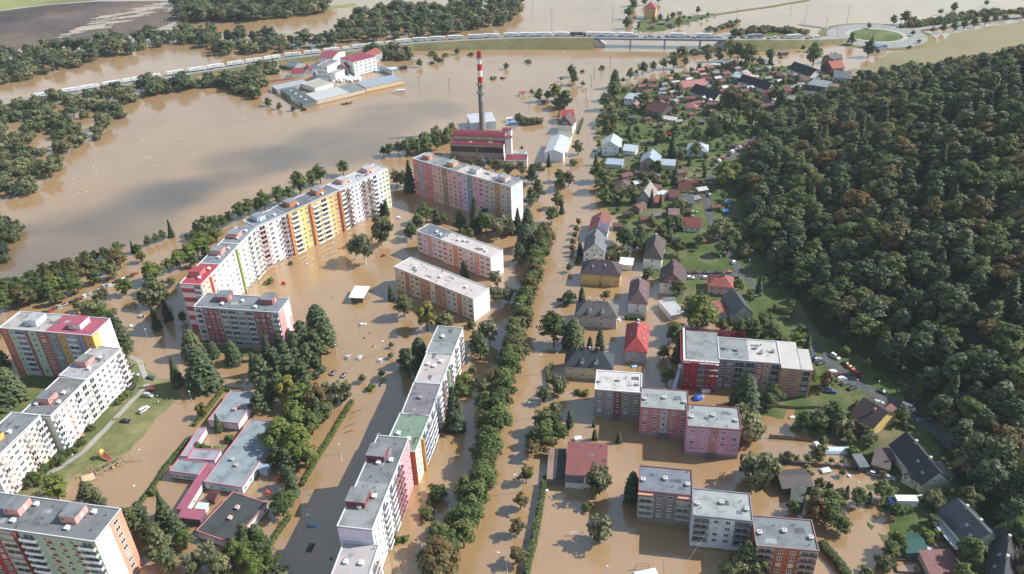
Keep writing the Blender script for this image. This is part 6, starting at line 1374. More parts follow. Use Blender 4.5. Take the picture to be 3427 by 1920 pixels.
# courtyard between the four-storey blocks
for c, r, x, y, k, h in [(1, 1, 1085, 1205, 'birch', 17), (1, 1, 1000, 1160, 'birch', 13), (1, 1, 1260, 1010, 'birch', 18), (1, 1, 1300, 720, 'cypress', 10), (1, 1, 1260, 720, 'cypress', 8), (1, 1, 1480, 430, 'dec', 9), (1, 1, 1400, 420, 'rust', 8), (1, 1, 1540, 480, 'spruce', 17), (1, 1, 1700, 790, 'dec', 10), (1, 1, 1620, 880, 'dec', 9), (1, 1, 1550, 960, 'dec', 9), (1, 1, 1800, 780, 'spruce', 9), (1, 1, 1880, 800, 'dec', 6),
        (1, 1, 2040, 880, 'pine', 11), (1, 1, 2190, 880, 'spruce', 17), (1, 1, 2300, 900, 'dec', 11), (1, 1, 2420, 960, 'birch', 13), (1, 1, 2500, 900, 'willow', 10), (1, 1, 2290, 800, 'dec', 8), (1, 1, 2080, 1340, 'cypress', 9.5), (1, 1, 2130, 960, 'dec', 6), (1, 1, 2060, 940, 'dec', 5),
        (1, 2, 1350, 130, 'cypress', 8), (1, 2, 1480, 300, 'dec', 10), (1, 2, 1710, 430, 'gold', 13), (1, 2, 1880, 400, 'willow', 7), (1, 2, 2150, 400, 'shrub', 3.4), (1, 2, 1640, 760, 'fir', 11), (1, 2, 1530, 900, 'pine', 12), (1, 2, 1480, 800, 'pine', 8), (1, 2, 1980, 1430, 'spruce', 17), (1, 2, 2030, 1400, 'spruce', 12),
        (1, 2, 2240, 720, 'pine', 11), (1, 2, 2330, 560, 'birch', 12), (1, 2, 2200, 640, 'pine', 9), (1, 2, 2080, 940, 'shrublime', 3.6), (1, 2, 2060, 1060, 'shrublime', 5), (1, 2, 2190, 980, 'scrub', 3.4), (1, 2, 2160, 850, 'shrub', 2.6), (1, 1, 2400, 1438, 'birch', 9), (1, 2, 2420, 180, 'birch', 10), (1, 2, 2520, 150, 'birch', 9),
        (1, 3, 1800, 690, 'shrub', 5), (1, 3, 1700, 880, 'shrub', 3.6), (1, 3, 1390, 1110, 'shrub', 2.4), (1, 3, 1480, 1100, 'shrub', 2.0), (1, 3, 1670, 1290, 'shrub', 3.2), (1, 3, 1740, 820, 'scrub', 2.4)]: tree(k, P(c, r, x, y), h, 'trees among the four-storey blocks')
for x, y, k, h in [(1350, 610, 'round', 3.0), (1345, 715, 'round', 3.0), (1060, 955, 'round', 4), (1255, 900, 'round', 3.4), (1140, 1030, 'shrub', 2.6), (340, 1210, 'shrub', 2), (125, 1400, 'shrub', 3)]:
    tree(k, P(1, 2 if y < 1200 else 1, x, y), h, 'saplings in the flooded car park', desc='lone sapling' if k == 'round' else None)
# double row between the central blocks and the street
for p in along(Q(1, 3, [(1830, 1560), (1960, 1340), (2090, 1080), (2200, 760), (2260, 560), (2330, 330), (2390, 120)]) + Q(1, 2, [(2440, 1330), (2500, 1080), (2560, 860)]) + Q(2, 2, [(20, 640), (70, 430), (130, 200), (180, 40)]) + Q(2, 1, [(190, 1380), (270, 1130), (300, 980)]), 5.6, .22): tree(RND.choice(['dec', 'dec', 'dec', 'dec', 'dec', 'rust', 'gold' if RND.random() < .15 else 'dec']), p, RND.uniform(9, 12), 'roadside trees in the long double row', desc='leafy roadside tree')
for p in along(Q(1, 3, [(1700, 1500), (1860, 1250), (2040, 900), (2160, 560), (2250, 300)]) + Q(1, 2, [(2330, 1250), (2460, 900), (2540, 640)]), 9, .3): tree(RND.choice(['dec', 'dec', 'rust', 'birch']), p, RND.uniform(7, 10), 'roadside trees in the long double row', desc='inner row leafy tree')
for x, y, k, h in [(320, 950, 'rust', 8), (380, 800, 'dec', 9), (440, 650, 'dec', 9), (480, 700, 'spruce', 8), (470, 470, 'dec', 9), (545, 430, 'rust', 8), (450, 380, 'dec', 7), (170, 640, 'pine', 11), (240, 560, 'pine', 11), (120, 1060, 'fir', 13), (60, 1200, 'pine', 10), (140, 880, 'fir', 12), (40, 900, 'spruce', 13), (180, 400, 'pine', 11), (250, 330, 'birch', 10), (70, 330, 'birch', 11), (-60, 330, 'birch', 10), (-180, 290, 'dec', 8), (-320, 260, 'birch', 9), (350, 230, 'spruce', 8), (640, 110, 'dec', 9), (600, 210, 'shrub', 4), (820, 215, 'cypress', 8)]: tree(k, P(2, 1, x, y), h, 'trees near the white barn and the chimney')
for c, r, x, y, k, h in [(1, 1, 1330, 130, 'dec', 8), (1, 1, 1270, 120, 'dec', 6), (1, 1, 1420, 110, 'dec', 8), (1, 1, 1500, 110, 'dec', 9), (1, 1, 1600, 105, 'dec', 10), (1, 1, 1700, 90, 'dec', 10), (1, 1, 1800, 60, 'dec', 9), (1, 1, 1550, 60, 'willow', 8), (1, 1, 1680, 20, 'willow', 9), (1, 0, 1900, 1420, 'willow', 10), (1, 0, 1800, 1400, 'willow', 9), (1, 0, 1950, 1360, 'dec', 9),
        (1, 1, 1980, 190, 'willow', 6), (1, 1, 2140, 240, 'gold', 5), (1, 1, 2230, 250, 'scrub', 4), (1, 1, 2340, 250, 'birch', 7), (1, 1, 2430, 290, 'birch', 9), (1, 1, 2530, 330, 'birch', 9), (2, 0, 100, 1240, 'scrub', 6), (2, 0, 180, 1240, 'scrub', 6), (2, 0, 240, 1230, 'scrub', 5), (2, 0, 60, 1200, 'scrub', 5), (2, 1, 80, 70, 'round', 3.5)]: tree(k, P(c, r, x, y), h, 'trees near the white barn and the chimney')
# flooded street and yards, right bank
for x, y, k, h in [(400, 560, 'dec', 13), (595, 590, 'fir', 12), (660, 500, 'dec', 6), (860, 640, 'cypress', 11), (760, 610, 'cypress', 6), (680, 145, 'cypress', 8), (530, 160, 'shrub', 6), (930, 90, 'shrub', 2.6), (460, 1080, 'birch', 9), (400, 1000, 'dec', 5), (300, 1150, 'dec', 6), (420, 1290, 'birch', 7), (560, 1400, 'cypress', 8), (300, 1450, 'dec', 9), (400, 1420, 'dec', 7), (1650, 740, 'spruce', 13), (1500, 720, 'dec', 6), (1530, 980, 'dec', 7), (1840, 430, 'lime', 15), (1780, 400, 'dec', 11), (1930, 400, 'dec', 9), (1600, 560, 'dec', 9), (2090, 460, 'dec', 6), (2250, 470, 'dec', 7), (2400, 480, 'dec', 7), (2330, 420, 'dec', 5), (2480, 450, 'dec', 8), (2300, 1240, 'fir', 15), (2300, 1500, 'willow', 12), (650, 1070, 'shrublime', 2.4), (720, 1080, 'shrublime', 2.2), (800, 1400, 'spruce', 3), (2540, 1230, 'dec', 7)]: tree(k, P(2, 2, x, y), h, 'trees along the flooded street')
for x, y, h in [(175, 270, 7), (125, 530, 7.4), (70, 790, 6.8), (45, 1040, 7), (20, 1330, 7), (320, 250, 4)]: tree('roundgold', P(2, 3, x, y), h, 'trees along the flooded street')
for x, y, k, h in [(330, 130, 'dec', 9), (200, 160, 'dec', 7), (450, 90, 'dec', 7), (810, 90, 'cypress', 5), (1050, 120, 'cypress', 5), (830, 640, 'birch', 13), (870, 600, 'birch', 9), (740, 790, 'shrub', 3.2), (1180, 700, 'cypress', 13), (870, 1120, 'birch', 11), (2400, 560, 'birch', 15), (2470, 500, 'willow', 10), (2320, 1420, 'pine', 11), (2200, 1460, 'willow', 8), (2420, 1520, 'birch', 9), (2320, 470, 'birch', 8)]: tree(k, P(2, 3, x, y), h, 'trees along the flooded street')
for x, y in [(640, 820), (625, 900), (610, 960), (590, 1030), (585, 1090), (555, 1290)]: tree('roundgold', P(2, 1, x, y), 4.6, 'small street trees before the villas')
for x, y, k, h in [(660, 1120, 'cypress', 8), (640, 1190, 'shrub', 3)]: tree(k, P(2, 1, x, y), h, 'small street trees before the villas')
for x, y in [(40, 300), (20, 60)]: pass
# little sheds of the gardens
SHM = {}
def hut(p, rz, w_, d_, h, rc, desc):
    k = (w_, d_, h, rc)
    if k not in SHM:
        SHM[k] = (MB().box(-w_ / 2, w_ / 2, -d_ / 2, d_ / 2, -1, h).mesh('wall', plaster('#7a6658')), gable_slab(MB(), w_ + .6, d_ + .6, h, d_ * .22, True, .16).mesh('roof', tiles(rc)), MB().box(-.45, .45, -.05, 0, 0, 1.9).mesh('door', paint('#5d4636')))
    t = thing('garden_shed', None, 'shed', (p.x, p.y, gz(p.x, p.y)), rz); a, b_, c_ = SHM[k]
    inst('wall', a, t); inst('roof', b_, t, (-w_ / 2 - .3, -d_ / 2 - .3, 0)); inst('door', c_, t, (w_ * .2, -d_ / 2, 0)); auto(t, desc, 'shed', GARD)
for c, r, x, y, k in [(2, 0, 1330, 1230, 0), (2, 0, 1460, 1290, 1), (2, 0, 1640, 1260, 2), (2, 0, 1770, 1190, 0), (2, 0, 1880, 1260, 3), (2, 0, 1580, 960, 2), (2, 0, 1660, 960, 0), (2, 0, 1330, 880, 1), (2, 0, 1180, 1210, 3), (2, 0, 1060, 1160, 1), (2, 0, 2060, 640, 2), (2, 0, 2120, 750, 0), (2, 0, 2440, 730, 3), (2, 0, 2540, 820, 2), (2, 0, 2480, 1120, 0), (2, 0, 2350, 1080, 1), (3, 0, 60, 760, 0), (3, 0, 130, 980, 2), (3, 0, 260, 1000, 3), (3, 0, 440, 1010, 1), (3, 0, 540, 1010, 2), (3, 0, 700, 840, 0), (3, 0, 330, 880, 2), (3, 0, 20, 1000, 1), (2, 1, 1140, 740, 1), (2, 1, 1300, 800, 0), (2, 1, 1420, 760, 3), (2, 1, 2020, 680, 0), (2, 1, 2350, 880, 1), (2, 1, 2260, 960, 2), (2, 1, 2200, 60, 1), (2, 1, 1250, 330, 1), (2, 0, 1480, 250, 2), (2, 0, 1600, 150, 2), (2, 0, 1380, 290, 0), (2, 0, 1560, 260, 3), (2, 0, 1660, 140, 3)]:
    hut(P(c, r, x, y), RND.uniform(-.5, .5), *[(5, 4, 2.4, '#7a4038', 'small red-brown roofed shed'), (4.6, 4, 2.3, '#5d4a42', 'small dark brown shed'), (5.5, 4.2, 2.4, '#a9a7a2', 'small pale roofed shed'), (4.4, 4, 2.3, '#6f7478', 'small grey roofed shed')][k])
def far_ok(p, d):
    return all((p.x - o.location.x) ** 2 + (p.y - o.location.y) ** 2 > d * d for o in HS)
HS = [o for o in bpy.data.objects if o.parent is None and o.type == 'EMPTY' and o.get('category') in ('house', 'shed', 'garage', 'cottage')]
more = scatter(Q(2, 0, [(1290, 860), (1700, 800), (2100, 640), (2560, 900), (2576, 1130), (2050, 1080), (1700, 1150), (1300, 1250), (1200, 1050)]) , 9, 6000) + scatter(Q(3, 0, [(-20, 700), (200, 760), (560, 800), (740, 900), (560, 1020), (250, 1040), (-20, 1010)]), 8, 6000) + scatter(Q(2, 1, [(1080, 380), (1640, 330), (1880, 520), (1700, 760), (1380, 800), (1080, 700)]), 12, 4000)
for i, p in enumerate([p for p in more if far_ok(p, 9)][:75]):
    hut(p, RND.choice((.35, .35, -.2, .9)) + RND.uniform(-.15, .15), *RND.choice([(7, 5.4, 3.2, '#8a504c', 'low red-roofed garden hut'), (6.5, 5, 3, '#d8d6d2', 'low white-roofed garden hut'), (6, 5, 2.8, '#8f9296', 'low grey-roofed garden hut'), (7.5, 5.6, 3.4, '#7a4a42', 'low brown-roofed garden hut'), (6, 4.6, 2.8, '#c98a84', 'low pink-roofed garden hut')]))
# garden trees
gar = scatter(T1, 5.2, 16000)
def clear(p, hs):
    return all((p.x - q[0]) ** 2 + (p.y - q[1]) ** 2 > (q[2]) ** 2 for q in hs)
HB = []
bpy.context.view_layer.update()
for o in list(bpy.data.objects):
    if o.parent is None and o.get('category') in ('house', 'shed', 'garage', 'cottage', 'pavilion', 'carport', 'awning', 'greenhouse', 'apartment block', 'hall', 'cafe') and o.type == 'EMPTY':
        w_ = [c for c in o.children if c.name.startswith('wall')]
        if w_:
            bb_ = [o.matrix_world @ Vector(v) for v in w_[0].bound_box]; cx_ = sum((v for v in bb_), Vector()) / 8; HB.append((cx_.x, cx_.y, max((v.to_2d() - cx_.to_2d()).length for v in bb_) * .78 + 1.0))
lanes = along(Q(2, 1, [(1925, 430), (1925, 560), (1960, 730), (2010, 880), (2080, 1010), (2170, 1150), (2260, 1290), (2420, 1470)]), 3, 0) + along(Q(2, 1, [(1650, 1330), (2240, 1335)]), 3, 0) + along(Q(2, 1, [(1925, 430), (2340, 10)]), 3, 0) + along(Q(3, 2, [(380, 580), (640, 790), (860, 960), (1080, 1090), (1300, 1230), (1520, 1360)]), 3, 0)
HB += [(p.x, p.y, 5.2) for p in lanes]
HB += [(p.x, p.y, 7) for p in Q(2, 1, [(1700, 980), (1800, 980), (1850, 1220), (1780, 1220), (1450, 80), (1620, 600)])] + [(p.x, p.y, 9) for p in Q(3, 2, [(150, 1140), (300, 1150), (450, 1130), (100, 1270), (250, 1270)])]
hh_ = [p for p in gar if clear(p, HB) and clear(p, [(x, y, 3.2) for x, y in PLACED[-400:]])]
RND.shuffle(hh_)
for p in hh_[:520]:
    near_ = p.y < 300
    k = RND.choices(['dec', 'round', 'shrub', 'lime', 'spruce', 'rust', 'willow', 'shrublime', 'birch'], [4, 6, 6, 2, 1.5, 1.4, 2, 3, 1])[0]
    h = {'dec': RND.uniform(5, 9.5), 'round': RND.uniform(3.5, 6), 'shrub': RND.uniform(2, 3.4), 'lime': RND.uniform(4, 7), 'spruce': RND.uniform(6, 11), 'rust': RND.uniform(5, 8), 'willow': RND.uniform(5, 8), 'shrublime': RND.uniform(1.8, 3), 'birch': RND.uniform(6, 9)}[k]
    tree(k, p, h * (.72 if p.y > 470 else 1), 'garden trees of the right bank')
for c, r, x, y, k, h in [(2, 1, 1100, 1060, 'dec', 11), (2, 1, 1270, 1030, 'dec', 8), (2, 1, 990, 1150, 'willow', 8), (2, 1, 1100, 1140, 'willow', 6), (2, 1, 880, 480, 'dec', 12), (2, 1, 840, 380, 'dec', 11), (2, 1, 900, 620, 'dec', 10), (2, 1, 1000, 600, 'willow', 8), (2, 1, 1180, 600, 'dec', 9), (2, 1, 1430, 350, 'dec', 10), (2, 1, 2080, 450, 'lime', 14), (2, 1, 2170, 420, 'lime', 12), (2, 1, 1380, 880, 'dec', 8), (2, 1, 1340, 1360, 'dec', 6), (2, 1, 1580, 150, 'spruce', 14), (2, 1, 1820, 160, 'dec', 9), (2, 1, 2050, 950, 'willow', 10), (2, 1, 2130, 1130, 'dec', 9), (2, 0, 1000, 1000, 'dec', 12), (2, 0, 1010, 880, 'fir', 13), (2, 0, 920, 1100, 'dec', 12), (2, 0, 960, 1230, 'willow', 12), (2, 0, 930, 1330, 'dec', 8), (2, 0, 1290, 1120, 'dec', 14), (2, 0, 2150, 1330, 'dec', 14), (2, 0, 2050, 1370, 'willow', 16), (2, 0, 2250, 1200, 'rust', 16), (2, 0, 2150, 1150, 'rust', 15), (2, 0, 2380, 1280, 'rust', 16), (2, 0, 2480, 1330, 'dec', 14), (2, 0, 1600, 1420, 'dec', 10), (2, 0, 1450, 1450, 'lime', 9), (2, 0, 1830, 1460, 'dec', 10), (2, 0, 1150, 1380, 'spruce', 9), (2, 0, 1650, 1020, 'spruce', 8), (3, 0, 130, 1120, 'fir', 14), (3, 0, 60, 1050, 'dec', 12)]: tree(k, P(c, r, x, y), h, 'garden trees of the right bank')
for x, y, k, h in [(640, 1400, 'dec', 9), (520, 1420, 'willow', 8), (350, 1420, 'dec', 7), (1330, 1380, 'dec', 7), (30, 540, 'dec', 8), (60, 1180, 'dec', 8)]: tree(k, P(3, 2, x, y), h, 'garden trees of the right bank')
for x, y, k, h in [(520, 240, 'shrub', 4), (860, 250, 'shrublime', 3.4), (290, 310, 'round', 3), (400, 320, 'round', 3.4), (520, 320, 'round', 3), (640, 330, 'round', 2.6), (750, 340, 'round', 2.6), (190, 300, 'willow', 4), (520, 600, 'rust', 4), (600, 630, 'cypress', 5.5), (630, 640, 'cypress', 5), (790, 660, 'cypress', 5), (720, 690, 'willow', 4.6), (900, 750, 'dec', 6.4), (1010, 720, 'cypress', 5), (1150, 690, 'dec', 7), (750, 460, 'round', 3), (1150, 470, 'round', 3.4), (600, 880, 'dec', 10), (520, 780, 'willow', 8), (640, 960, 'dec', 8), (480, 900, 'rust', 8), (740, 1020, 'dec', 6), (250, 830, 'dec', 5), (300, 800, 'cypress', 4), (1280, 1200, 'dec', 7), (1230, 1280, 'dec', 6), (1160, 1380, 'willow', 5), (1590, 1090, 'shrublime', 3), (1700, 1090, 'shrub', 3), (990, 1438, 'shrub', 2.6), (1010, 130, 'willow', 5), (2180, 640, 'gold', 3), (400, 440, 'scrub', 3.4), (150, 440, 'scrub', 3), (1950, 720, 'shrublime', 2), (50, 470, 'scrub', 3)]: tree(k, P(3, 3, x, y), h, 'garden trees of the right bank')
# far flood: row of round-topped trees, island trees, verge scrub
for x, y, h in [(1160, 795, 9), (1095, 830, 4.5), (1225, 752, 4.6), (1290, 745, 9.4), (1392, 715, 7.8), (1497, 690, 8.6), (1600, 690, 10.5), (1713, 665, 8), (1945, 620, 8), (2055, 615, 9), (2170, 590, 9.5), (2285, 570, 8), (2390, 570, 8.4)]: tree('dec' if h > 5 else 'round', P(2, 0, x, y), h, 'rounded trees in a row across the flood', desc='rounded lone tree in the causeway row')
for c, r, x, y, k, h in [(2, 0, 580, 770, 'dec', 9), (2, 0, 600, 850, 'rust', 9), (2, 0, 690, 870, 'round', 5), (2, 0, 477, 812, 'round', 3.8), (2, 0, 410, 1010, 'gold', 13), (2, 0, 460, 1080, 'willow', 10), (2, 0, 510, 1090, 'dec', 13), (2, 0, 240, 1020, 'dec', 8), (2, 0, 260, 930, 'shrub', 4), (2, 0, 180, 925, 'shrub', 2.6), (2, 0, 300, 1040, 'shrub', 4), (2, 0, 340, 1000, 'dec', 7), (2, 0, 460, 1165, 'cypress', 6), (2, 0, 1150, 190, 'dec', 12), (2, 0, 1200, 110, 'dec', 11), (2, 0, 1135, 285, 'dec', 11), (2, 0, 1190, 60, 'dec', 11), (2, 0, 1250, 275, 'cypress', 7), (2, 0, 1310, 50, 'dec', 8), (2, 0, 1450, 30, 'dec', 7), (2, 0, 1840, 135, 'dec', 7), (2, 0, 1650, 270, 'dec', 10), (2, 0, 1460, 220, 'dec', 7), (2, 0, 1540, 210, 'spruce', 7), (2, 0, 1400, 230, 'dec', 6), (2, 0, 1590, 190, 'dec', 6), (2, 0, 1700, 200, 'round', 5), (2, 0, 1760, 210, 'round', 5), (2, 0, 1880, 210, 'round', 5), (2, 0, 1940, 170, 'round', 5),
        (2, 0, 2240, 610, 'dec', 15), (2, 0, 2330, 680, 'dec', 17), (2, 0, 1690, 560, 'willow', 9), (2, 0, 1595, 570, 'scrub', 5), (2, 0, 2170, 500, 'gold', 9), (2, 0, 2560, 600, 'dec', 9), (2, 0, 2570, 640, 'spruce', 10),
        (3, 0, 30, 610, 'dec', 9), (3, 0, 355, 515, 'round', 6), (3, 0, 475, 520, 'dec', 8), (3, 0, 460, 655, 'dec', 17), (3, 0, 840, 450, 'pine', 10), (3, 0, 1010, 570, 'dec', 13), (3, 0, 1040, 470, 'spruce', 9), (3, 0, 1105, 550, 'round', 6), (3, 0, 1018, 295, 'round', 7), (3, 0, 1260, 245, 'dec', 9), (3, 0, 1375, 245, 'dec', 12), (3, 0, 1455, 365, 'round', 6), (3, 0, 1657, 340, 'round', 7), (3, 0, 1760, 328, 'dec', 8), (3, 0, 1870, 315, 'dec', 8), (3, 0, 1970, 295, 'dec', 9), (3, 0, 2075, 275, 'dec', 10), (3, 0, 2180, 250, 'dec', 10), (3, 0, 2280, 230, 'round', 8), (3, 0, 2375, 222, 'round', 8), (3, 0, 2560, 190, 'dec', 9), (3, 0, 1735, 150, 'round', 7), (3, 0, 1865, 130, 'dec', 9), (3, 0, 2195, 62, 'round', 7), (3, 0, 1515, 440, 'round', 5), (3, 0, 1420, 485, 'shrub', 3), (3, 0, 130, 600, 'round', 4)]: tree(k, P(c, r, x, y), h, 'lone trees across the far flood')
for pts, st_, lab in [(Q(2, 0, [(1740, 545), (1860, 540), (1960, 520), (2090, 530)]), 5, 'scrub below the bridge'), (Q(2, 0, [(1980, 310), (2100, 280), (2220, 240)]), 6, 'scrub beyond the bridge'), (Q(2, 0, [(2200, 350), (2330, 335), (2450, 325), (2576, 320)]) + Q(3, 0, [(100, 325), (260, 330), (450, 335)]), 5, 'scrub behind the stopped lorries'), (Q(3, 0, [(1360, 275), (1550, 255), (1750, 235), (1950, 200), (2200, 160), (2576, 130)]), 6, 'scrub on the far verge'), (Q(3, 0, [(1500, 240), (1750, 205), (2000, 165), (2300, 125)]), 7, 'scrub on the far verge')]:
    for p in along(pts, st_, .5): tree('scrub', p, RND.uniform(4, 7.5), lab)
for c, r, x, y, h in [(1, 0, 120, 1060, 7), (1, 0, 225, 1090, 5.5), (1, 0, 370, 1110, 5.6), (1, 0, 470, 1105, 3), (1, 0, 15, 985, 8), (1, 0, 1630, 670, 7), (1, 0, 1795, 620, 7), (1, 0, 1750, 640, 4), (1, 0, 1835, 610, 5), (1, 0, 2005, 545, 6), (1, 0, 1750, 550, 5), (1, 0, 1895, 560, 4), (1, 0, 2145, 555, 4), (1, 0, 2500, 690, 6), (1, 0, 2375, 790, 4), (1, 0, 2465, 785, 3), (1, 0, 258, 680, 5), (1, 0, 900, 1040, 2.6), (1, 0, 860, 1045, 2.2), (1, 0, 940, 1030, 2), (2, 0, 140, 625, 4), (2, 0, 690, 720, 3), (2, 0, 885, 690, 4), (0, 0, 2540, 990, 8)]: tree('dec' if h > 5 else 'scrub', P(c, r, x, y), h, 'lone trees across the far flood', sink=.8)
# --- hedges
def hedge(pts, w_, h, label, leafm=LEAF_DEC):
    q = along(pts, .62, .0); C, N_ = [], []
    for i, p in enumerate(q):
        a = q[max(i - 1, 0)]; b_ = q[min(i + 1, len(q) - 1)]; t = (b_ - a); t.z = 0; t.normalize(); n = Vector((-t.y, t.x, 0)); z = gz(p.x, p.y)
        for k in range(7):
            u = RND.uniform(-1, 1); v = RND.random()
            if RND.random() < .5: c, nn = p + n * u * w_ / 2 + Vector((0, 0, z + h + RND.uniform(-.15, .12))), Vector((u * .3, 0, 1))
            else:
                s_ = RND.choice((-1, 1)); c, nn = p + n * s_ * w_ / 2 * RND.uniform(.85, 1.08) + Vector((0, 0, z + h * v)), n * s_ + Vector((0, 0, .3))
            C.append(c + t * RND.uniform(-.4, .4)); N_.append(nn + Vector([RND.uniform(-.4, .4) for _ in range(3)]))
    ex = MB()
    for i in range(0, len(q) - 1, 4):
        a, b_ = q[i], q[min(i + 4, len(q) - 1)]; t = (b_ - a).normalized() if (b_ - a).length > 0 else Vector((1, 0, 0)); n = Vector((-t.y, t.x, 0)) * w_ * .42
        ex.prism([a - n, b_ - n, b_ + n, a + n], -1, gz(a.x, a.y) + h - .1, 1)
    me = cards('hedge', np.array([list(c) for c in C]), np.array([list(n) for n in N_]), NR.uniform(.25, .45, len(C)), [leafm, CORE], 1, ex)
    return tag(inst('hedge', me), label, 'hedge', 'clipped hedges')
HEDGE = leafmat('hedge_leaves', [(0, c4(0.081, 0.115, 0.030)), (1, c4(0.149, 0.169, 0.041))])
hedge(Q(2, 3, [(300, 540), (270, 740), (240, 930), (195, 1140), (150, 1320), (120, 1480)]), 2.4, 2.4, 'long clipped green hedge running down beside the open flooded yard')
hedge(Q(0, 3, [(1895, 90), (1640, 400), (1540, 560), (1400, 740), (1330, 850)]), 1.6, 1.0, 'low hedge dividing the kindergarten ground from the playground', HEDGE)
hedge(Q(0, 2, [(2430, 1045), (2240, 1030), (2080, 1240), (1940, 1400)]), 1.8, 1.2, 'clipped hedge round the upper corner of the kindergarten', HEDGE)
hedge(Q(1, 2, [(960, 1150), (780, 1440)]) + Q(1, 3, [(760, 40), (600, 290), (450, 560)]), 1.8, 1.2, 'long hedge edging the kindergarten along the flooded access road', HEDGE)
hedge(Q(1, 3, [(330, 870), (200, 1050), (60, 1250)]), 1.8, 1.2, 'short lower hedge beside the stained dark hall', HEDGE)
hedge(Q(3, 3, [(530, 1150), (700, 1340), (800, 1480)]), 3.0, 2.4, 'thick dark green hedge slanting from the rust orange flats')
hedge(Q(2, 2, [(1110, 318), (1320, 328)]), 2.2, 1.6, 'dense hedge between the mauve-roofed and coral-roofed villas')
hedge(Q(2, 2, [(350, 960), (335, 850), (380, 790)]), 1.6, 1.8, 'dark hedge screening the slate-roofed villa from the street')
hedge(Q(2, 1, [(1560, 800), (1570, 1010)]), 2.0, 3.4, 'tall dark green cypress hedge along the trampoline lawn')
hedge(Q(2, 1, [(1580, 1030), (1820, 1040)]), 1.6, 1.8, 'low hedge closing the lower side of the trampoline lawn')
hedge(Q(3, 3, [(1260, 830), (1460, 830)]), 1.8, 2.2, 'squared hedge in front of the white box lorry')
hedge(Q(2, 0, [(640, 1340), (690, 1200)]), 1.6, 1.8, 'narrow hedge beside the flooded street near the barn')
hedge(Q(2, 3, [(290, 500), (500, 520)]), 3.4, .8, 'flat-topped hedge patch below the dark tarred sheds')
# ---------------------------------------------------------------- vehicles
def car_proto(kind):
    L_, W_ = (4.3, 1.76) if kind == 'car' else ((4.6, 1.84) if kind == 'suv' else (5.2, 1.95))
    hb = .80 if kind == 'car' else (.95 if kind == 'suv' else 1.0); ht = 1.46 if kind == 'car' else (1.72 if kind == 'suv' else 2.0)
    t = thing('parked_car', '', 'car')
    prof = [(-L_ / 2, .32), (-L_ / 2 - .0, hb - .1), (-L_ / 2 + .12, hb), (L_ / 2 - .95, hb), (L_ / 2 - .15, hb - .14), (L_ / 2, hb - .32), (L_ / 2, .32)]
    b = MB(); h = W_ / 2
    b.loft([[(x, -h + (.06 if z > .5 else .02), z) for x, z in prof], [(x, -h, z) for x, z in prof], [(x, h, z) for x, z in prof], [(x, h - .06, z) for x, z in prof]])
    body = b.obj('body', carpaint(), t)
    x0, x1, r0, r1 = (-L_ / 2 + .15, L_ / 2 - 1.05, -L_ / 2 + .75, L_ / 2 - 1.85) if kind == 'car' else ((-L_ / 2 + .12, L_ / 2 - 1.1, -L_ / 2 + .45, L_ / 2 - 1.8) if kind == 'suv' else (-L_ / 2 + .05, L_ / 2 - .7, -L_ / 2 + .2, L_ / 2 - 1.35))
    w0, w1 = h - .08, h - .26
    MB().loft([[(x0, -w0, hb + .003), (x1, -w0, hb + .003), (x1, w0, hb + .003), (x0, w0, hb + .003)], [(r0, -w1, ht - .07), (r1, -w1, ht - .07), (r1, w1, ht - .07), (r0, w1, ht - .07)]]).obj('cabin_glass', glass(), t)
    MB().loft([[(r0 - .06, -w1 - .03, ht - .08), (r1 + .06, -w1 - .03, ht - .08), (r1 + .06, w1 + .03, ht - .08), (r0 - .06, w1 + .03, ht - .08)], [(r0 + .08, -w1 + .05, ht), (r1 - .08, -w1 + .05, ht), (r1 - .08, w1 - .05, ht), (r0 + .08, w1 - .05, ht)]]).obj('roof_panel', carpaint(), t)
    wm = MB().tube((0, -.11, 0), (0, .11, 0), .32, None, 10).tube((0, -.12, 0), (0, .12, 0), .19, None, 8, 1).mesh('wheel', [paint('#141414', .8), paint('#8d9094', .35, .6)])
    for sx in (-1, 1):
        for sy in (-1, 1): inst('wheel', wm, t, (sx * L_ * .31, sy * (h - .1), .32))
    lm = MB().box(0, .03, -.2, .2, -.08, .08).mesh('headlight', paint('#d9dadb', .15)); tm = MB().box(-.03, 0, -.18, .18, -.1, .1).mesh('tail_light', paint('#8a1014', .25))
    for sy in (-1, 1):
        inst('headlight', lm, t, (L_ / 2, sy * (h - .35), hb - .34)); inst('tail_light', tm, t, (-L_ / 2, sy * (h - .3), hb - .24))
        MB().box(-.1, .1, -.08, .08, 0, .14).obj('mirror', carpaint(), t, (L_ / 2 - 1.55, sy * (h + .06), hb + .04))
    return t
CARS = {k: car_proto(k) for k in ('car', 'suv', 'van')}
CC = {'white': '#e6e6e4', 'silver': '#a9adb0', 'black': '#17181b', 'red': '#9c1d22', 'maroon': '#5a1c22', 'blue': '#1f3f7d', 'navy': '#1d2638', 'grey': '#5d6166', 'green': '#2c4a3c', 'teal': '#28424a', 'orange': '#b5662a', 'steel': '#7590ad'}
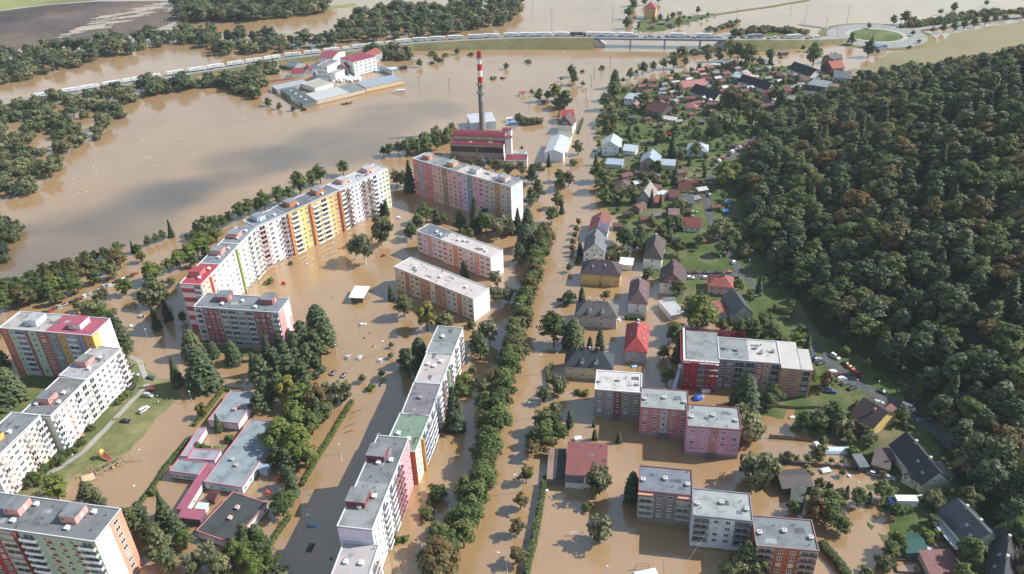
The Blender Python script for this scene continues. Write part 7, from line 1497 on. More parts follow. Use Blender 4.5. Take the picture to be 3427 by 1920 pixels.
def car(p, yaw, c, kind, label=None, group=None, sink=0.0, tilt=(0, 0), where=None, name=None):
    src = CARS[kind]; t = src.copy(); col.objects.link(t); t.name = name or ('flooded_car' if sink > .3 else ('white_van' if False else 'parked_car' if kind != 'van' else 'parked_van'))
    t.location = (p[0], p[1], (p[2] if len(p) > 2 and p[2] else gz(p[0], p[1])) + .02 - sink); t.rotation_euler = (tilt[0], tilt[1], yaw)
    rgb = lin(CC[c])
    for ch in src.children:
        k = ch.copy(); col.objects.link(k); k.parent = t; k.color = rgb
    nm = {'car': 'car', 'suv': 'estate car', 'van': 'van'}[kind]
    if label: tag(t, label, 'car' if kind != 'van' else 'van', group)
    else:
        t['category'] = 'car' if kind != 'van' else 'van'; t['group'] = group; AUTO.append((t, f"{c} {nm} {where}"))
    return t
def carpx(c, r, x1, y1, x2, y2, colr, kind='car', where='', group=None, sink=0.0, flip=False, **k):
    a, b = P(c, r, x1, y1, .4), P(c, r, x2, y2, .4); d = b - a
    m_ = (a + b) / 2; m_.z = 0
    return car(m_, math.atan2(d.y, d.x) + (math.pi if flip else 0), colr, kind, where=where, group=group, sink=sink, **k)
g_ = 'cars in the flooded car park by the bank'
for x1, y1, x2, y2, cl in [(425, 262, 475, 250, 'black'), (487, 248, 545, 222, 'red'), (530, 222, 580, 195, 'maroon'), (582, 205, 640, 180, 'silver'), (630, 185, 695, 165, 'maroon'), (697, 160, 760, 138, 'black'), (757, 132, 815, 110, 'maroon'), (828, 98, 895, 72, 'white'), (888, 82, 948, 58, 'silver'), (935, 62, 990, 40, 'green'), (980, 32, 1045, 10, 'white'), (820, 222, 855, 200, 'white'), (708, 285, 770, 262, 'navy')]: carpx(0, 2, x1, y1, x2, y2, cl, 'car', 'awash below the bank trees', g_, .35)
for x1, y1, x2, y2, cl in [(1025, 1436, 1082, 1412, 'silver'), (1085, 1428, 1140, 1404, 'silver'), (1130, 1404, 1188, 1384, 'black'), (1210, 1368, 1285, 1340, 'white'), (1175, 1376, 1212, 1360, 'grey'), (1270, 1346, 1325, 1324, 'navy'), (1325, 1316, 1370, 1296, 'red')]: carpx(0, 1, x1, y1, x2, y2, cl, 'car', 'awash below the bank trees', g_, .3)
g_ = 'cars brought up on the grass bank'
for x1, y1, x2, y2, cl, kd in [(1470, 915, 1552, 925, 'teal', 'car'), (1465, 1042, 1565, 1034, 'red', 'car'), (1432, 1092, 1552, 1110, 'silver', 'suv'), (1402, 1275, 1492, 1210, 'white', 'suv'), (1205, 1350, 1320, 1356, 'black', 'car'), (1345, 1000, 1312, 1055, 'black', 'suv'), (1320, 898, 1378, 890, 'silver', 'car'), (1325, 790, 1278, 825, 'black', 'car')]: carpx(0, 2, x1, y1, x2, y2, cl, kd, 'parked on the dry bank', g_)
g_ = 'cars sunk in the flooded courtyard'
for c, r, x1, y1, x2, y2, cl, sk, tl in [(1, 2, 1022, 388, 1100, 358, 'white', .55, (.05, .12)), (1, 2, 893, 722, 935, 670, 'silver', .5, (0, .1)), (1, 2, 1003, 730, 1055, 668, 'silver', .5, (0, .08)), (1, 2, 1222, 758, 1256, 700, 'white', .55, (0, .12)), (1, 2, 738, 890, 785, 820, 'navy', .5, (0, .1)), (1, 2, 848, 908, 893, 846, 'black', .5, (0, .1)), (1, 2, 1238, 980, 1268, 958, 'black', 1.0, (0, .1)), (1, 1, 1405, 738, 1447, 742, 'white', .75, (.05, .1)), (1, 3, 502, 938, 614, 948, 'steel', .5, (0, 0)), (1, 3, 515, 1200, 560, 1122, 'black', .6, (0, .08)), (0, 2, 1395, 298, 1445, 288, 'silver', .6, (0, .1)), (0, 2, 1300, 380, 1345, 400, 'white', .9, (.1, .1)), (2, 2, 1530, 560, 1590, 540, 'navy', .7, (0, 0))]: carpx(c, r, x1, y1, x2, y2, cl, 'car', 'half sunk in brown floodwater', g_, sk, tilt=tl)
g_ = 'cars lined along the garden street'
for x1, x2, y, cl in [(1695, 1752, 1308, 'maroon'), (1780, 1865, 1310, 'maroon'), (1885, 1982, 1312, 'black'), (2000, 2088, 1312, 'navy'), (2095, 2188, 1308, 'red'), (1722, 1806, 1362, 'white'), (1872, 1972, 1364, 'white'), (2115, 2185, 1364, 'blue'), (2190, 2275, 1362, 'grey'), (1302, 1396, 1288, 'silver'), (1280, 1352, 1335, 'grey')]: carpx(2, 1, x1, y, x2, y, cl, 'car', 'parked along the garden street', g_)
g_ = 'cars on the garden lane'
for c, r, x1, y1, x2, y2, cl, kd in [(2, 1, 2190, 1232, 2208, 1186, 'white', 'car'), (2, 1, 1958, 555, 1962, 515, 'silver', 'suv'), (2, 1, 2045, 205, 2070, 180, 'white', 'suv'), (2, 1, 2080, 180, 2120, 150, 'red', 'suv'), (2, 1, 2145, 140, 2165, 120, 'black', 'car'), (2, 1, 2170, 112, 2205, 85, 'white', 'van'), (2, 1, 2210, 85, 2240, 60, 'silver', 'car'), (2, 1, 2250, 60, 2280, 40, 'white', 'car'), (2, 1, 2290, 45, 2330, 15, 'red', 'suv'), (2, 0, 2400, 1400, 2420, 1385, 'white', 'car'), (3, 0, 20, 1330, 60, 1310, 'white', 'car'), (3, 0, 62, 1305, 100, 1280, 'red', 'car'), (2, 1, 1682, 712, 1752, 708, 'maroon', 'car'), (2, 1, 1762, 710, 1842, 705, 'silver', 'car'), (2, 1, 1210, 905, 1275, 880, 'silver', 'car'), (2, 0, 1860, 1058, 1925, 1045, 'white', 'van'), (2, 0, 1930, 1072, 1985, 1062, 'red', 'car'), (2, 2, 2400, 110, 2450, 100, 'navy', 'car')]: carpx(c, r, x1, y1, x2, y2, cl, kd, 'on the garden lane', g_)
g_ = 'cars parked in the shade under the wood'
for x1, y1, x2, y2, cl, kd in [(420, 730, 490, 708, 'blue', 'car'), (455, 760, 540, 732, 'silver', 'car'), (500, 792, 560, 770, 'black', 'car'), (635, 692, 722, 742, 'white', 'suv'), (598, 890, 694, 866, 'white', 'suv'), (645, 918, 732, 890, 'maroon', 'car'), (686, 958, 800, 932, 'white', 'suv'), (735, 1000, 822, 972, 'grey', 'car'), (812, 1048, 882, 1022, 'black', 'car'), (862, 880, 952, 912, 'red', 'suv'), (500, 1014, 642, 1024, 'silver', 'suv'), (572, 1062, 688, 1068, 'blue', 'suv'), (1042, 1188, 1178, 1190, 'silver', 'suv'), (1348, 1200, 1470, 1250, 'white', 'van'), (1488, 1292, 1566, 1322, 'navy', 'car'), (1588, 1366, 1672, 1418, 'grey', 'car'), (1115, 1050, 1190, 1088, 'black', 'car'), (770, 785, 812, 808, 'green', 'car'), (800, 815, 850, 842, 'orange', 'car')]: carpx(3, 2, x1, y1, x2, y2, cl, kd, 'in the shade below the wood', g_)
for x1, y1, x2, y2, cl, kd in [(1142, 230, 1256, 236, 'maroon', 'suv'), (1182, 268, 1278, 256, 'white', 'car'), (1016, 420, 1130, 448, 'white', 'car'), (1160, 458, 1275, 488, 'silver', 'car'), (2430, 1215, 2510, 1250, 'black', 'suv')]: carpx(3, 3, x1, y1, x2, y2, cl, kd, 'in the yard of the charcoal-roofed house', g_)

# --- road helpers for the stopped traffic
def roadat(x):
    for a, b in zip(ROAD, ROAD[1:]):
        if a.x <= x <= b.x:
            f = (x - a.x) / (b.x - a.x); return a.lerp(b, f), math.atan2(b.y - a.y, b.x - a.x)
    return None
def truck_proto():
    t = thing('semi_trailer_truck', '', 'lorry')
    bx = MB().box(-8.2, 5.2, -1.27, 1.27, 1.15, 4.0).obj('trailer', carpaint(), t)
    for s in (-1, 1):
        lg = MB().box(-3.2, -.6, s * 1.27 - .006, s * 1.27 + .006, 2.2, 2.9).box(-.3, .8, s * 1.27 - .006, s * 1.27 + .006, 2.3, 2.75).obj('lettering', paint('#8d9096'), bx)
    MB().box(-8.2, 5.0, -.5, .5, .85, 1.14).obj('chassis', paint('#2a2b2d'), t)
    cb = MB().loft([[(5.6, y, .6), (7.95, y, .6), (8.0, y, 2.1), (7.6, y, 3.3), (5.9, y, 3.75), (5.6, y, 3.75)] for y in (-1.24, 1.24)]).obj('cab', carpaint(), t)
    MB().loft([[(7.99, y, 2.15), (7.62, y, 3.2), (7.66, y, 3.2), (8.03, y, 2.15)] for y in (-1.1, 1.1)]).obj('windscreen', glass(), cb)
    wm = MB().tube((0, -.16, 0), (0, .16, 0), .5, None, 10).mesh('wheel', paint('#161616', .8))
    for x in (-6.6, -5.3, -4.0, 4.4, 7.2):
        for s in (-1, 1): inst('wheel', wm, t, (x, s * 1.08, .5))
    return t
def rigid_proto():
    t = thing('drawbar_truck', '', 'lorry')
    for nm, x0, x1 in (('swap_body', -8.6, -1.3), ('swap_body', -.5, 5.4)):
        MB().box(x0, x1, -1.27, 1.27, 1.1, 3.9).obj(nm, carpaint(), t)
    MB().box(-8.4, 5.2, -.5, .5, .8, 1.09).obj('chassis', paint('#2a2b2d'), t)
    cb = MB().loft([[(5.7, y, .6), (7.9, y, .6), (7.95, y, 2.1), (7.6, y, 3.2), (5.7, y, 3.4)] for y in (-1.24, 1.24)]).obj('cab', carpaint(), t)
    MB().loft([[(7.94, y, 2.15), (7.62, y, 3.1), (7.66, y, 3.1), (7.98, y, 2.15)] for y in (-1.1, 1.1)]).obj('windscreen', glass(), cb)
    wm = MB().tube((0, -.16, 0), (0, .16, 0), .5, None, 10).mesh('wheel', paint('#161616', .8))
    for x in (-7.2, -3.0, .6, 4.2, 7.0):
        for s in (-1, 1): inst('wheel', wm, t, (x, s * 1.08, .5))
    return t
def box_proto():
    t = thing('box_truck', '', 'lorry')
    MB().box(-4.2, 1.9, -1.2, 1.2, 1.0, 3.5).obj('cargo_box', carpaint(), t); MB().box(-4, 1.7, -.5, .5, .75, .99).obj('chassis', paint('#2a2b2d'), t)
    cb = MB().loft([[(2.0, y, .55), (4.2, y, .55), (4.25, y, 1.5), (3.6, y, 2.5), (2.0, y, 2.6)] for y in (-1.1, 1.1)]).obj('cab', carpaint(), t)
    MB().loft([[(4.2, y, 1.55), (3.66, y, 2.42), (3.7, y, 2.44), (4.26, y, 1.55)] for y in (-1, 1)]).obj('windscreen', glass(), cb)
    wm = MB().tube((0, -.15, 0), (0, .15, 0), .45, None, 10).mesh('wheel', paint('#161616', .8))
    for x in (-2.8, 3.2):
        for s in (-1, 1): inst('wheel', wm, t, (x, s, .45))
    return t
TP, DP, BP = truck_proto(), rigid_proto(), box_proto()
def vehicle(src, p, yaw, c, label, group, sc_=1.0):
    t = src.copy(); col.objects.link(t); t.location = p; t.rotation_euler = (0, 0, yaw); t.scale = (sc_,) * 3; rgb = lin(c)
    for ch in src.children:
        k = ch.copy(); col.objects.link(k); k.parent = t; k.color = rgb
        for g in ch.children: q = g.copy(); col.objects.link(q); q.parent = k; q.color = rgb
    return tag(t, label, 'lorry', group) if label else t
ORD = ['first', 'second', 'third', 'fourth', 'fifth', 'sixth', 'seventh', 'eighth', 'ninth', 'tenth', 'eleventh', 'twelfth', 'thirteenth', 'fourteenth', 'fifteenth', 'sixteenth', 'seventeenth', 'eighteenth', 'nineteenth', 'twentieth',
       'twenty-first', 'twenty-second', 'twenty-third', 'twenty-fourth', 'twenty-fifth', 'twenty-sixth', 'twenty-seventh', 'twenty-eighth', 'twenty-ninth', 'thirtieth', 'thirty-first', 'thirty-second', 'thirty-third', 'thirty-fourth', 'thirty-fifth', 'thirty-sixth', 'thirty-seventh', 'thirty-eighth', 'thirty-ninth', 'fortieth']
TR = [(0, 360, 530, 's'), (0, 610, 780, 's'), (0, 820, 980, 's'), (0, 1050, 1200, 's'), (0, 1240, 1395, 'd'), (0, 1440, 1605, 's'), (0, 1665, 1850, 's'), (0, 1885, 2065, 's'), (0, 2085, 2270, 's'), (0, 2285, 2455, 's'), (0, 2475, 2625, 'd'),
      (1, 65, 250, 'd'), (1, 260, 455, 'd'), (1, 465, 655, 'd'), (1, 672, 840, 's'), (1, 842, 930, 'b'), (1, 945, 1110, 's'), (1, 1118, 1270, 's'), (1, 1285, 1385, 'b'), (1, 1395, 1550, 's'), (1, 1560, 1715, 's'), (1, 1727, 1885, 's'), (1, 1915, 2070, 's'), (1, 2105, 2260, 's'), (1, 2280, 2435, 's'), (1, 2470, 2620, 's'),
      (2, 50, 210, 's'), (2, 215, 370, 's'), (2, 395, 550, 's'), (2, 555, 715, 'dark'), (2, 720, 880, 's'), (2, 885, 1045, 's'), (2, 1055, 1215, 's'), (2, 1565, 1725, 's'), (2, 1850, 2015, 's'), (2, 2335, 2520, 'grey'), (3, 205, 362, 's')]
for i, (c, x0, x1, k) in enumerate(TR):
    def rx(px):
        # the lane point seen in that direction: walk along the road until its bearing matches
        best, bx_ = 1e9, None
        for a, b_ in zip(ROAD, ROAD[1:]):
            for j in range(20):
                p = a.lerp(b_, j / 20); s = P(c, 0, px, 400, p.z); e = abs(p.x / p.y - 0) if False else None
                d = Vector((p.x, p.y, p.z + 2.5)) - Vector((0, 0, CAM_H)); dp = d.dot(fwd); u = d.dot(right) / dp * FPX + 1288; uu = (px / K * S0 + OX[c])
                if abs(u - uu) < best: best, bx_ = abs(u - uu), p
        return bx_
    p = rx((x0 + x1) / 2); q = roadat(p.x); yaw = q[1] if q else 0
    n = Vector((-math.sin(yaw), math.cos(yaw), 0)); p = p + n * 1.2 + Vector((0, 0, .02))
    where = ORD[i] + ' in the queue counted from the woods end'
    desc = {'s': 'white trailer lorry', 'd': 'white drawbar lorry', 'b': 'short white box lorry', 'dark': 'black-sided trailer lorry', 'grey': 'grey trailer lorry with dark cab'}[k]
    vehicle({'d': DP, 'b': BP}.get(k, TP), p, yaw, {'dark': '#2b2e30', 'grey': '#8b9096'}.get(k, '#dcdcda'), f'{desc}, {where}', 'lorries stopped nose to tail on the raised road', .97)
for i, (c, px, cl, kd) in enumerate([(2, 1240, 'white', 'van'), (2, 1330, 'silver', 'car'), (2, 1360, 'black', 'car'), (2, 1420, 'white', 'car'), (2, 1470, 'blue', 'car'), (2, 1520, 'maroon', 'car'), (2, 1760, 'steel', 'suv'), (2, 1820, 'maroon', 'car'), (2, 2040, 'white', 'suv'), (2, 2085, 'white', 'van'), (2, 2165, 'navy', 'van'), (2, 2220, 'black', 'car'), (2, 2290, 'black', 'suv'), (3, 15, 'black', 'car'), (3, 80, 'white', 'van'), (3, 155, 'maroon', 'car'), (3, 400, 'black', 'car'), (3, 455, 'steel', 'car'), (3, 510, 'white', 'van')]):
    uu = px / K * S0 + OX[c]; best, bp = 1e9, None
    for a, b_ in zip(ROAD, ROAD[1:]):
        for j in range(30):
            p = a.lerp(b_, j / 30); d = Vector((p.x, p.y, p.z + 1)) - Vector((0, 0, CAM_H)); u = d.dot(right) / d.dot(fwd) * FPX + 1288
            if abs(u - uu) < best: best, bp = abs(u - uu), p
    q = roadat(bp.x); car((bp.x, bp.y - (2.4 if i % 3 == 1 else -.8), bp.z + .02), q[1] if q else 0, cl, kd, where='among the stopped lorries', group='cars among the stopped lorries')
for x1, y1, x2, y2, cl in [(1225, 405, 1262, 395, 'black'), (1268, 402, 1300, 392, 'white'), (1300, 398, 1330, 388, 'silver'), (1835, 262, 1880, 255, 'navy'), (2030, 225, 2070, 215, 'white'), (2330, 190, 2365, 182, 'silver'), (900, 338, 925, 333, 'grey'), (2130, 205, 2165, 198, 'steel')]: carpx(3, 0, x1, y1, x2, y2, cl, 'car', 'near the roundabout', 'cars near the roundabout', name='parked_car')
pv = P(3, 3, 1330, 770); t = vehicle(BP, (pv.x, pv.y, gz(pv.x, pv.y)), math.pi * .98, '#dcdad6', 'white box lorry with blue cab parked behind a squared hedge', None, 1.15)
for ch in t.children:
    if ch.name.startswith('cab'): ch.color = lin('#1f3f8d')
pt = P(1, 0, 1425, 928); vehicle(BP, (pt.x, pt.y, -1.6), math.pi + .1, '#d9d5cc', 'cream lorry drowned to its cab in open floodwater', None, 1.25)
for nm, c, r, x, y, w_, d_, h, cl, lb in [('caravan', 1, 0, 2530, 1215, 5, 3, 3, '#d5d5d2', 'white caravan stranded beside the blue crates in the boiler yard'), ('trailer', 1, 0, 45, 845, 11, 3.2, 3.0, '#5b5f63', 'grey lorry trailer adrift near the factory shrubs'), ('container', 1, 0, 1467, 690, 7, 4, 3, '#3b3c40', 'dark container box standing alone in open floodwater'), ('kiosk', 2, 0, 85, 955, 5, 4, 3.2, '#cfc9c2', 'tiny white kiosk with red roof alone in the flood'), ('skip', 2, 0, 2060, 640, 5, 3, 1.4, '#cfcac2', 'pale raft-like platform near the lone trees'), ('hut', 3, 0, 160, 548, 8, 6, 3, '#5d5652', 'dark hut awash near the farmhouse')]:
    p = P(c, r, x, y); t = thing(nm, lb, nm, (p.x, p.y, -.4), .3); MB().box(-w_ / 2, w_ / 2, -d_ / 2, d_ / 2, 0, h).obj('body', paint(cl), t)
    MB().box(-w_ / 2 - .15, w_ / 2 + .15, -d_ / 2 - .15, d_ / 2 + .15, h + .004, h + .25).obj('roof', paint('#a32c2c' if nm == 'kiosk' else '#b9b9b6' if nm == 'caravan' else cl), t)
    MB().box(-w_ * .2, w_ * .2, -d_ / 2 - .05, -d_ / 2, h * .45, h * .8).obj('hatch', glass(), t)

# ---------------------------------------------------------------- lamps, poles, wires
def lamp(c, r, x, y, h, arm, label):
    p = P(c, r, x, y); t = thing('street_lamp', label, 'street lamp', (p.x, p.y, 0), 0, 'street lamps'); g = paint('#a4a8ab', .4, .5)
    MB().tube((0, 0, -1), (0, 0, h), .13, .08, 7).obj('pole', g, t)
    if arm:
        MB().tube((0, 0, h), (arm, 0, h + .25), .07, .06, 6).obj('arm', g, t); MB().box(arm - .5 if arm > 0 else arm - .4, arm + .4, -.16, .16, h + .18, h + .34).obj('lantern', paint('#d5d7d8'), t)
    else: MB().loft([[(.28 * math.cos(a) * s, .28 * math.sin(a) * s, h + z) for a in np.linspace(0, 5.5, 8)] for s, z in ((.3, 0), (1, .15), (1, .35), (.3, .55))]).obj('globe', paint('#e2e2e0', .25), t)
for a in [(2, 2, 322, 865, 9.5, -2.2, 'tall arm lamp beside the slate-roofed villa hedge'), (2, 2, 214, 1315, 8, -2.2, 'arm lamp in the flooded street next to the white-roofed grey flats'), (2, 3, 82, 618, 8.4, -2.4, 'arm lamp between russet street trees beside the dark tarred sheds'), (1, 3, 2508, 1440, 10, -2.4, 'arm lamp nearest the lower edge on the flooded street'), (2, 1, 770, 680, 10.5, -2.2, 'arm lamp in the tree shadows below the brown bungalow'), (2, 1, 560, 215, 7, 0, 'post lamp at the end of the white barn'), (2, 1, 497, 1385, 9, -2.0, 'arm lamp in front of the mustard yellow villa'), (2, 0, 840, 1180, 11, -2.0, 'arm lamp at the head of the flooded street'),
          (0, 2, 1925, 1150, 5.2, 0, 'globe lamp in the water beside the low kindergarten roof'), (0, 3, 1435, 300, 5.2, 0, 'globe lamp beside the wooden climbing frame'), (0, 3, 768, 345, 5.0, 0, 'globe lamp on the grass by the footpath shrubs'), (0, 2, 1485, 520, 5.2, 0, 'globe lamp in the shadow of the curved block'), (2, 3, 930, 1470, 5, 0, 'globe lamp in the open yard above the lower edge'), (3, 2, 862, 1110, 9, 0, 'tall lamp post at the car row under the wood'), (3, 2, 1078, 1125, 9, 0, 'tall lamp post beside the silver car below the wood'), (2, 1, 1850, 1280, 7, 0, 'lamp post beside the garden street cars'), (2, 1, 2055, 1265, 8, 0, 'lamp post on the lawn above the garden street'), (2, 1, 2350, 1270, 6, 0, 'lamp post beside the lane to the wood'), (1, 2, 1190, 690, 4.6, 0, 'globe lamp behind the silver cars in the flooded car park'), (1, 2, 800, 665, 4.6, 0, 'globe lamp beside the dark grove edge in the car park'), (1, 3, 840, 235, 4.6, 0, 'globe lamp on the flooded access road')]: lamp(*a)
def pole(c, r, x, y, h, label):
    p = P(c, r, x, y); t = thing('power_pole', label, 'power pole', (p.x, p.y, 0), .3, 'power poles in the flood'); wd = plaster('#5d5650')
    MB().tube((0, 0, -1), (0, 0, h), .2, .13, 6).obj('mast', wd, t); MB().box(-1.3, 1.3, -.09, .09, h - .8, h - .6).obj('crossarm', wd, t)
    for k in (-1.1, 0, 1.1): MB().box(k - .07, k + .07, -.07, .07, h - .6 if k else h, h - .25 if k else h + .3).obj('insulator', paint('#5a4034', .3), t)
for i, (c, r, x, y, h) in enumerate([(2, 0, 188, 125, 16), (2, 0, 380, 300, 22), (2, 0, 985, 235, 20), (2, 0, 2222, 250, 18), (3, 0, 232, 155, 13), (3, 0, 378, 230, 18), (3, 0, 585, 300, 12), (3, 0, 795, 250, 20), (1, 0, 1170, 395, 19), (1, 0, 450, 520, 12), (2, 0, 720, 1020, 11), (2, 0, 775, 880, 11), (2, 0, 805, 800, 11), (2, 0, 875, 770, 11), (2, 0, 965, 680, 10), (2, 0, 1110, 955, 9), (2, 0, 155, 1095, 11), (1, 0, 1928, 905, 10), (1, 0, 1625, 870, 9), (2, 0, 735, 1070, 6), (3, 0, 698, 355, 8)]):
    o_ = pole(c, r, x, y, h, '')
PO = [o for o in bpy.data.objects if o.name.startswith('power_pole')]
for o in PO: AUTO.append((o, 'thin wooden power pole standing in the flood'))
def wire(pts, label, sag=1.2, r=.045, thick=None):
    m_ = MB(); prev = None
    for (a, b) in zip(pts, pts[1:]):
        prev = a
        for k in range(1, 9):
            f = k / 8; q = a.lerp(b, f); q.z -= sag * 4 * f * (1 - f); m_.tube(prev, q, thick or r, None, 4); prev = q
    return tag(m_.obj('overhead_wire', paint('#8f8f8f')), label, 'wire', 'overhead wires')
wire([P(2, 3, 1985, 940, 13), P(2, 3, 1650, 1438, 5), P(2, 3, 1500, 1640, 4)], 'pale cable slanting from the white loggia flats over the flooded yard', .4, .05)
wire([P(2, 2, 1700, 850, 12), P(2, 2, 1560, 1010, 6)], 'thin cable running from the scaffolding chute to the water', .2)
wire([P(2, 3, 1700, 20, 13), P(2, 3, 1840, 330, 1)], 'thin cable hanging from the lilac pink flats', .2)
for a, b_ in ((16, 15), (14, 13)): pass

# ---------------------------------------------------------------- playground and yards
WOODP = plaster('#8f7a60'); REDP = paint('#a03034', .4); YEL = paint('#b9963e', .45)
def at0(c, r, x, y): p = P(c, r, x, y); return (p.x, p.y, gz(p.x, p.y))
t = thing('climbing_frame', 'pale wooden climbing frame with swings standing in shallow water', 'climbing frame', at0(0, 3, 1170, 355), .75)
for s in (-1, 1): MB().box(-5.5, 5.5, s * 1.4 - .1, s * 1.4 + .1, 2.5, 2.75).obj('beam', WOODP, t)
for x in (-5.4, -1.8, 1.8, 5.4):
    for s in (-1, 1): MB().tube((x, s * 1.9, -1), (x, s * 1.4, 2.6), .11, None, 5).obj('post', WOODP, t)
    MB().box(x - .1, x + .1, -1.3, 1.3, 2.5, 2.7).obj('crossbeam', WOODP, t)
for x in (-.9, .9):
    MB().loft([[(x - 1, -.9, .4), (x + .3, -.9, .4), (x + .3, .9, .4), (x - 1, .9, .4)], [(x - .4, -.1, 1.6), (x, -.1, 1.6), (x, .1, 1.6), (x - .4, .1, 1.6)]]).obj('tent_roof', paint('#a98a5c'), t)
t = thing('slide', 'red plastic slide with yellow tower on the grass', 'slide', at0(0, 3, 1050, 285), -.5)
MB().loft([[(0, -.5, 1.9), (0, .5, 1.9), (0, .5, 2.05), (0, -.5, 2.05)], [(4.2, -.5, .3), (4.2, .5, .3), (4.2, .5, .45), (4.2, -.5, .45)]]).obj('chute', REDP, t)
for s in (-.5, .42): MB().loft([[(0, s, 2.0), (0, s + .08, 2.0), (0, s + .08, 2.4), (0, s, 2.4)], [(4.2, s, .4), (4.2, s + .08, .4), (4.2, s + .08, .7), (4.2, s, .7)]]).obj('side_rail', REDP, t)
MB().box(-1.8, 0, -.9, .9, 1.8, 1.95).obj('deck', YEL, t); MB().loft([[(-2, -1.1, 3.2), (.2, -1.1, 3.2), (.2, 1.1, 3.2), (-2, 1.1, 3.2)], [(-1, -.1, 4.0), (-.8, -.1, 4.0), (-.8, .1, 4.0), (-1, .1, 4.0)]]).obj('tower_roof', YEL, t)
for x in (-1.8, 0):
    for s in (-.9, .9): MB().tube((x, s, -.3), (x, s, 3.2), .08, None, 5).obj('post', REDP, t)
t = thing('sandpit', 'square wooden sandpit rim with a red spring figure', 'sandpit', at0(0, 3, 895, 475), .55)
for q in ((-2.6, 2.6, -2.6, -2.3), (-2.6, 2.6, 2.3, 2.6), (-2.6, -2.3, -2.29, 2.29), (2.3, 2.6, -2.29, 2.29)): MB().box(q[0], q[1], q[2], q[3], -.3, .5).obj('edge_board', WOODP, t)
MB().box(-2.29, 2.29, -2.29, 2.29, -.3, .22).obj('sand', plaster('#b59a70'), t)
t = thing('spring_rider', 'thin red climbing pole toy behind the sandpit', 'playground toy', at0(0, 3, 915, 430), .3)
MB().tube((0, 0, -.3), (.3, 0, 3.2), .12, None, 6).obj('mast', REDP, t); MB().tube((.2, -.8, 1.2), (.2, .8, 1.4), .12, None, 6).tube((.25, -.5, 2.4), (.25, .5, 2.5), .1, None, 6).obj('rungs', REDP, t)
t = thing('swing', 'light wooden swing frame beside the yellow slide', 'swing', at0(0, 3, 1115, 225), .9)
for s in (-1.6, 1.6):
    for d_ in (-.8, .8): MB().tube((d_, s, -.3), (0, s, 2.3), .08, None, 5).obj('leg', WOODP, t)
MB().tube((0, -1.8, 2.3), (0, 1.8, 2.3), .08, None, 5).obj('top_bar', WOODP, t)
t = thing('bench', 'grey slatted bench near the sandpit', 'bench', at0(0, 3, 790, 465), .9)
for k in range(3): MB().box(-.9, .9, -.3 + k * .2, -.14 + k * .2, .55, .6).obj('slat', WOODP, t)
for s in (-.7, .7): MB().box(s - .05, s + .05, -.25, .25, -.2, .55).obj('leg', paint('#55585a'), t)
for x, y, lb in [(1385, 1, 0)]: pass
for c, r, x, y, lb, cl in [(1, 1, 1270, 1130, 'red playground rocker half under water near the birches', '#b3242a'), (1, 1, 268, 1408, 'red and white toy house sunk near the curved block', '#b3242a'), (1, 3, 210, 495, 'orange toy by the hedge of the kindergarten', '#c9502a'), (1, 3, 110, 635, 'faded red seesaw under kindergarten trees', '#b0534a')]:
    t = thing('playground_toy', lb, 'playground toy', at0(c, r, x, y), .4)
    MB().box(-.9, .9, -.6, .6, -.3, .7).obj('seat', paint(cl), t); MB().loft([[(-1, -.7, .75), (1, -.7, .75), (1, .7, .75), (-1, .7, .75)], [(-.2, -.7, 1.5), (.2, -.7, 1.5), (.2, .7, 1.5), (-.2, .7, 1.5)]]).obj('canopy', paint(cl), t)
# people on the grass bank
def person(p, yaw, top, trousers, label, h=1.72):
    bm_ = bpy.data.meshes.new('person')
    J = [(0, 0, .92), (0, 0, 1.18), (0, 0, 1.42), (0, 0, 1.52), (0, .02, 1.66), (.09, 0, .90), (.11, .04, .48), (.11, 0, .06), (-.09, 0, .90), (-.10, -.06, .48), (-.11, -.08, .06), (.2, 0, 1.40), (.26, .02, 1.13), (.24, .14, .9), (-.2, 0, 1.40), (-.27, 0, 1.13), (-.25, .1, .9)]
    E_ = [(0, 1), (1, 2), (2, 3), (3, 4), (0, 5), (5, 6), (6, 7), (0, 8), (8, 9), (9, 10), (2, 11), (11, 12), (12, 13), (2, 14), (14, 15), (15, 16)]
    R_ = [.13, .13, .15, .06, .105, .09, .07, .05, .09, .07, .05, .07, .05, .04, .07, .05, .04]
    bm_.from_pydata(J, E_, []); o = inst('person', bm_, None, p, yaw, h / 1.75)
    md = o.modifiers.new('skin', 'SKIN'); o.modifiers.new('smooth', 'SUBSURF').levels = 1; o.modifiers['smooth'].render_levels = 1
    for v, r in zip(bm_.skin_vertices[0].data, R_): v.radius = (r, r)
    bm_.skin_vertices[0].data[0].use_root = True
    mt, n, b = base_mat('clothing'); t = n.nodes.new('ShaderNodeTexCoord'); sx = n.nodes.new('ShaderNodeSeparateXYZ'); n.links.new(t.outputs['Object'], sx.inputs[0])
    rr = n.nodes.new('ShaderNodeValToRGB'); rr.color_ramp.interpolation = 'CONSTANT'; e = rr.color_ramp.elements; e[0].position = 0; e[0].color = lin(trousers); e[1].position = .5; e[1].color = lin(top)
    e2 = e.new(.80); e2.color = lin('#c29a80'); e3 = e.new(.94); e3.color = lin('#3a2c22')
    mm = n.nodes.new('ShaderNodeMath'); mm.operation = 'DIVIDE'; mm.inputs[1].default_value = 1.8; n.links.new(sx.outputs['Z'], mm.inputs[0]); n.links.new(mm.outputs[0], rr.inputs[0]); n.links.new(rr.outputs[0], b.inputs['Base Color'])
    bm_.materials.append(mt); return tag(o, label, 'person', 'people on the grass bank')
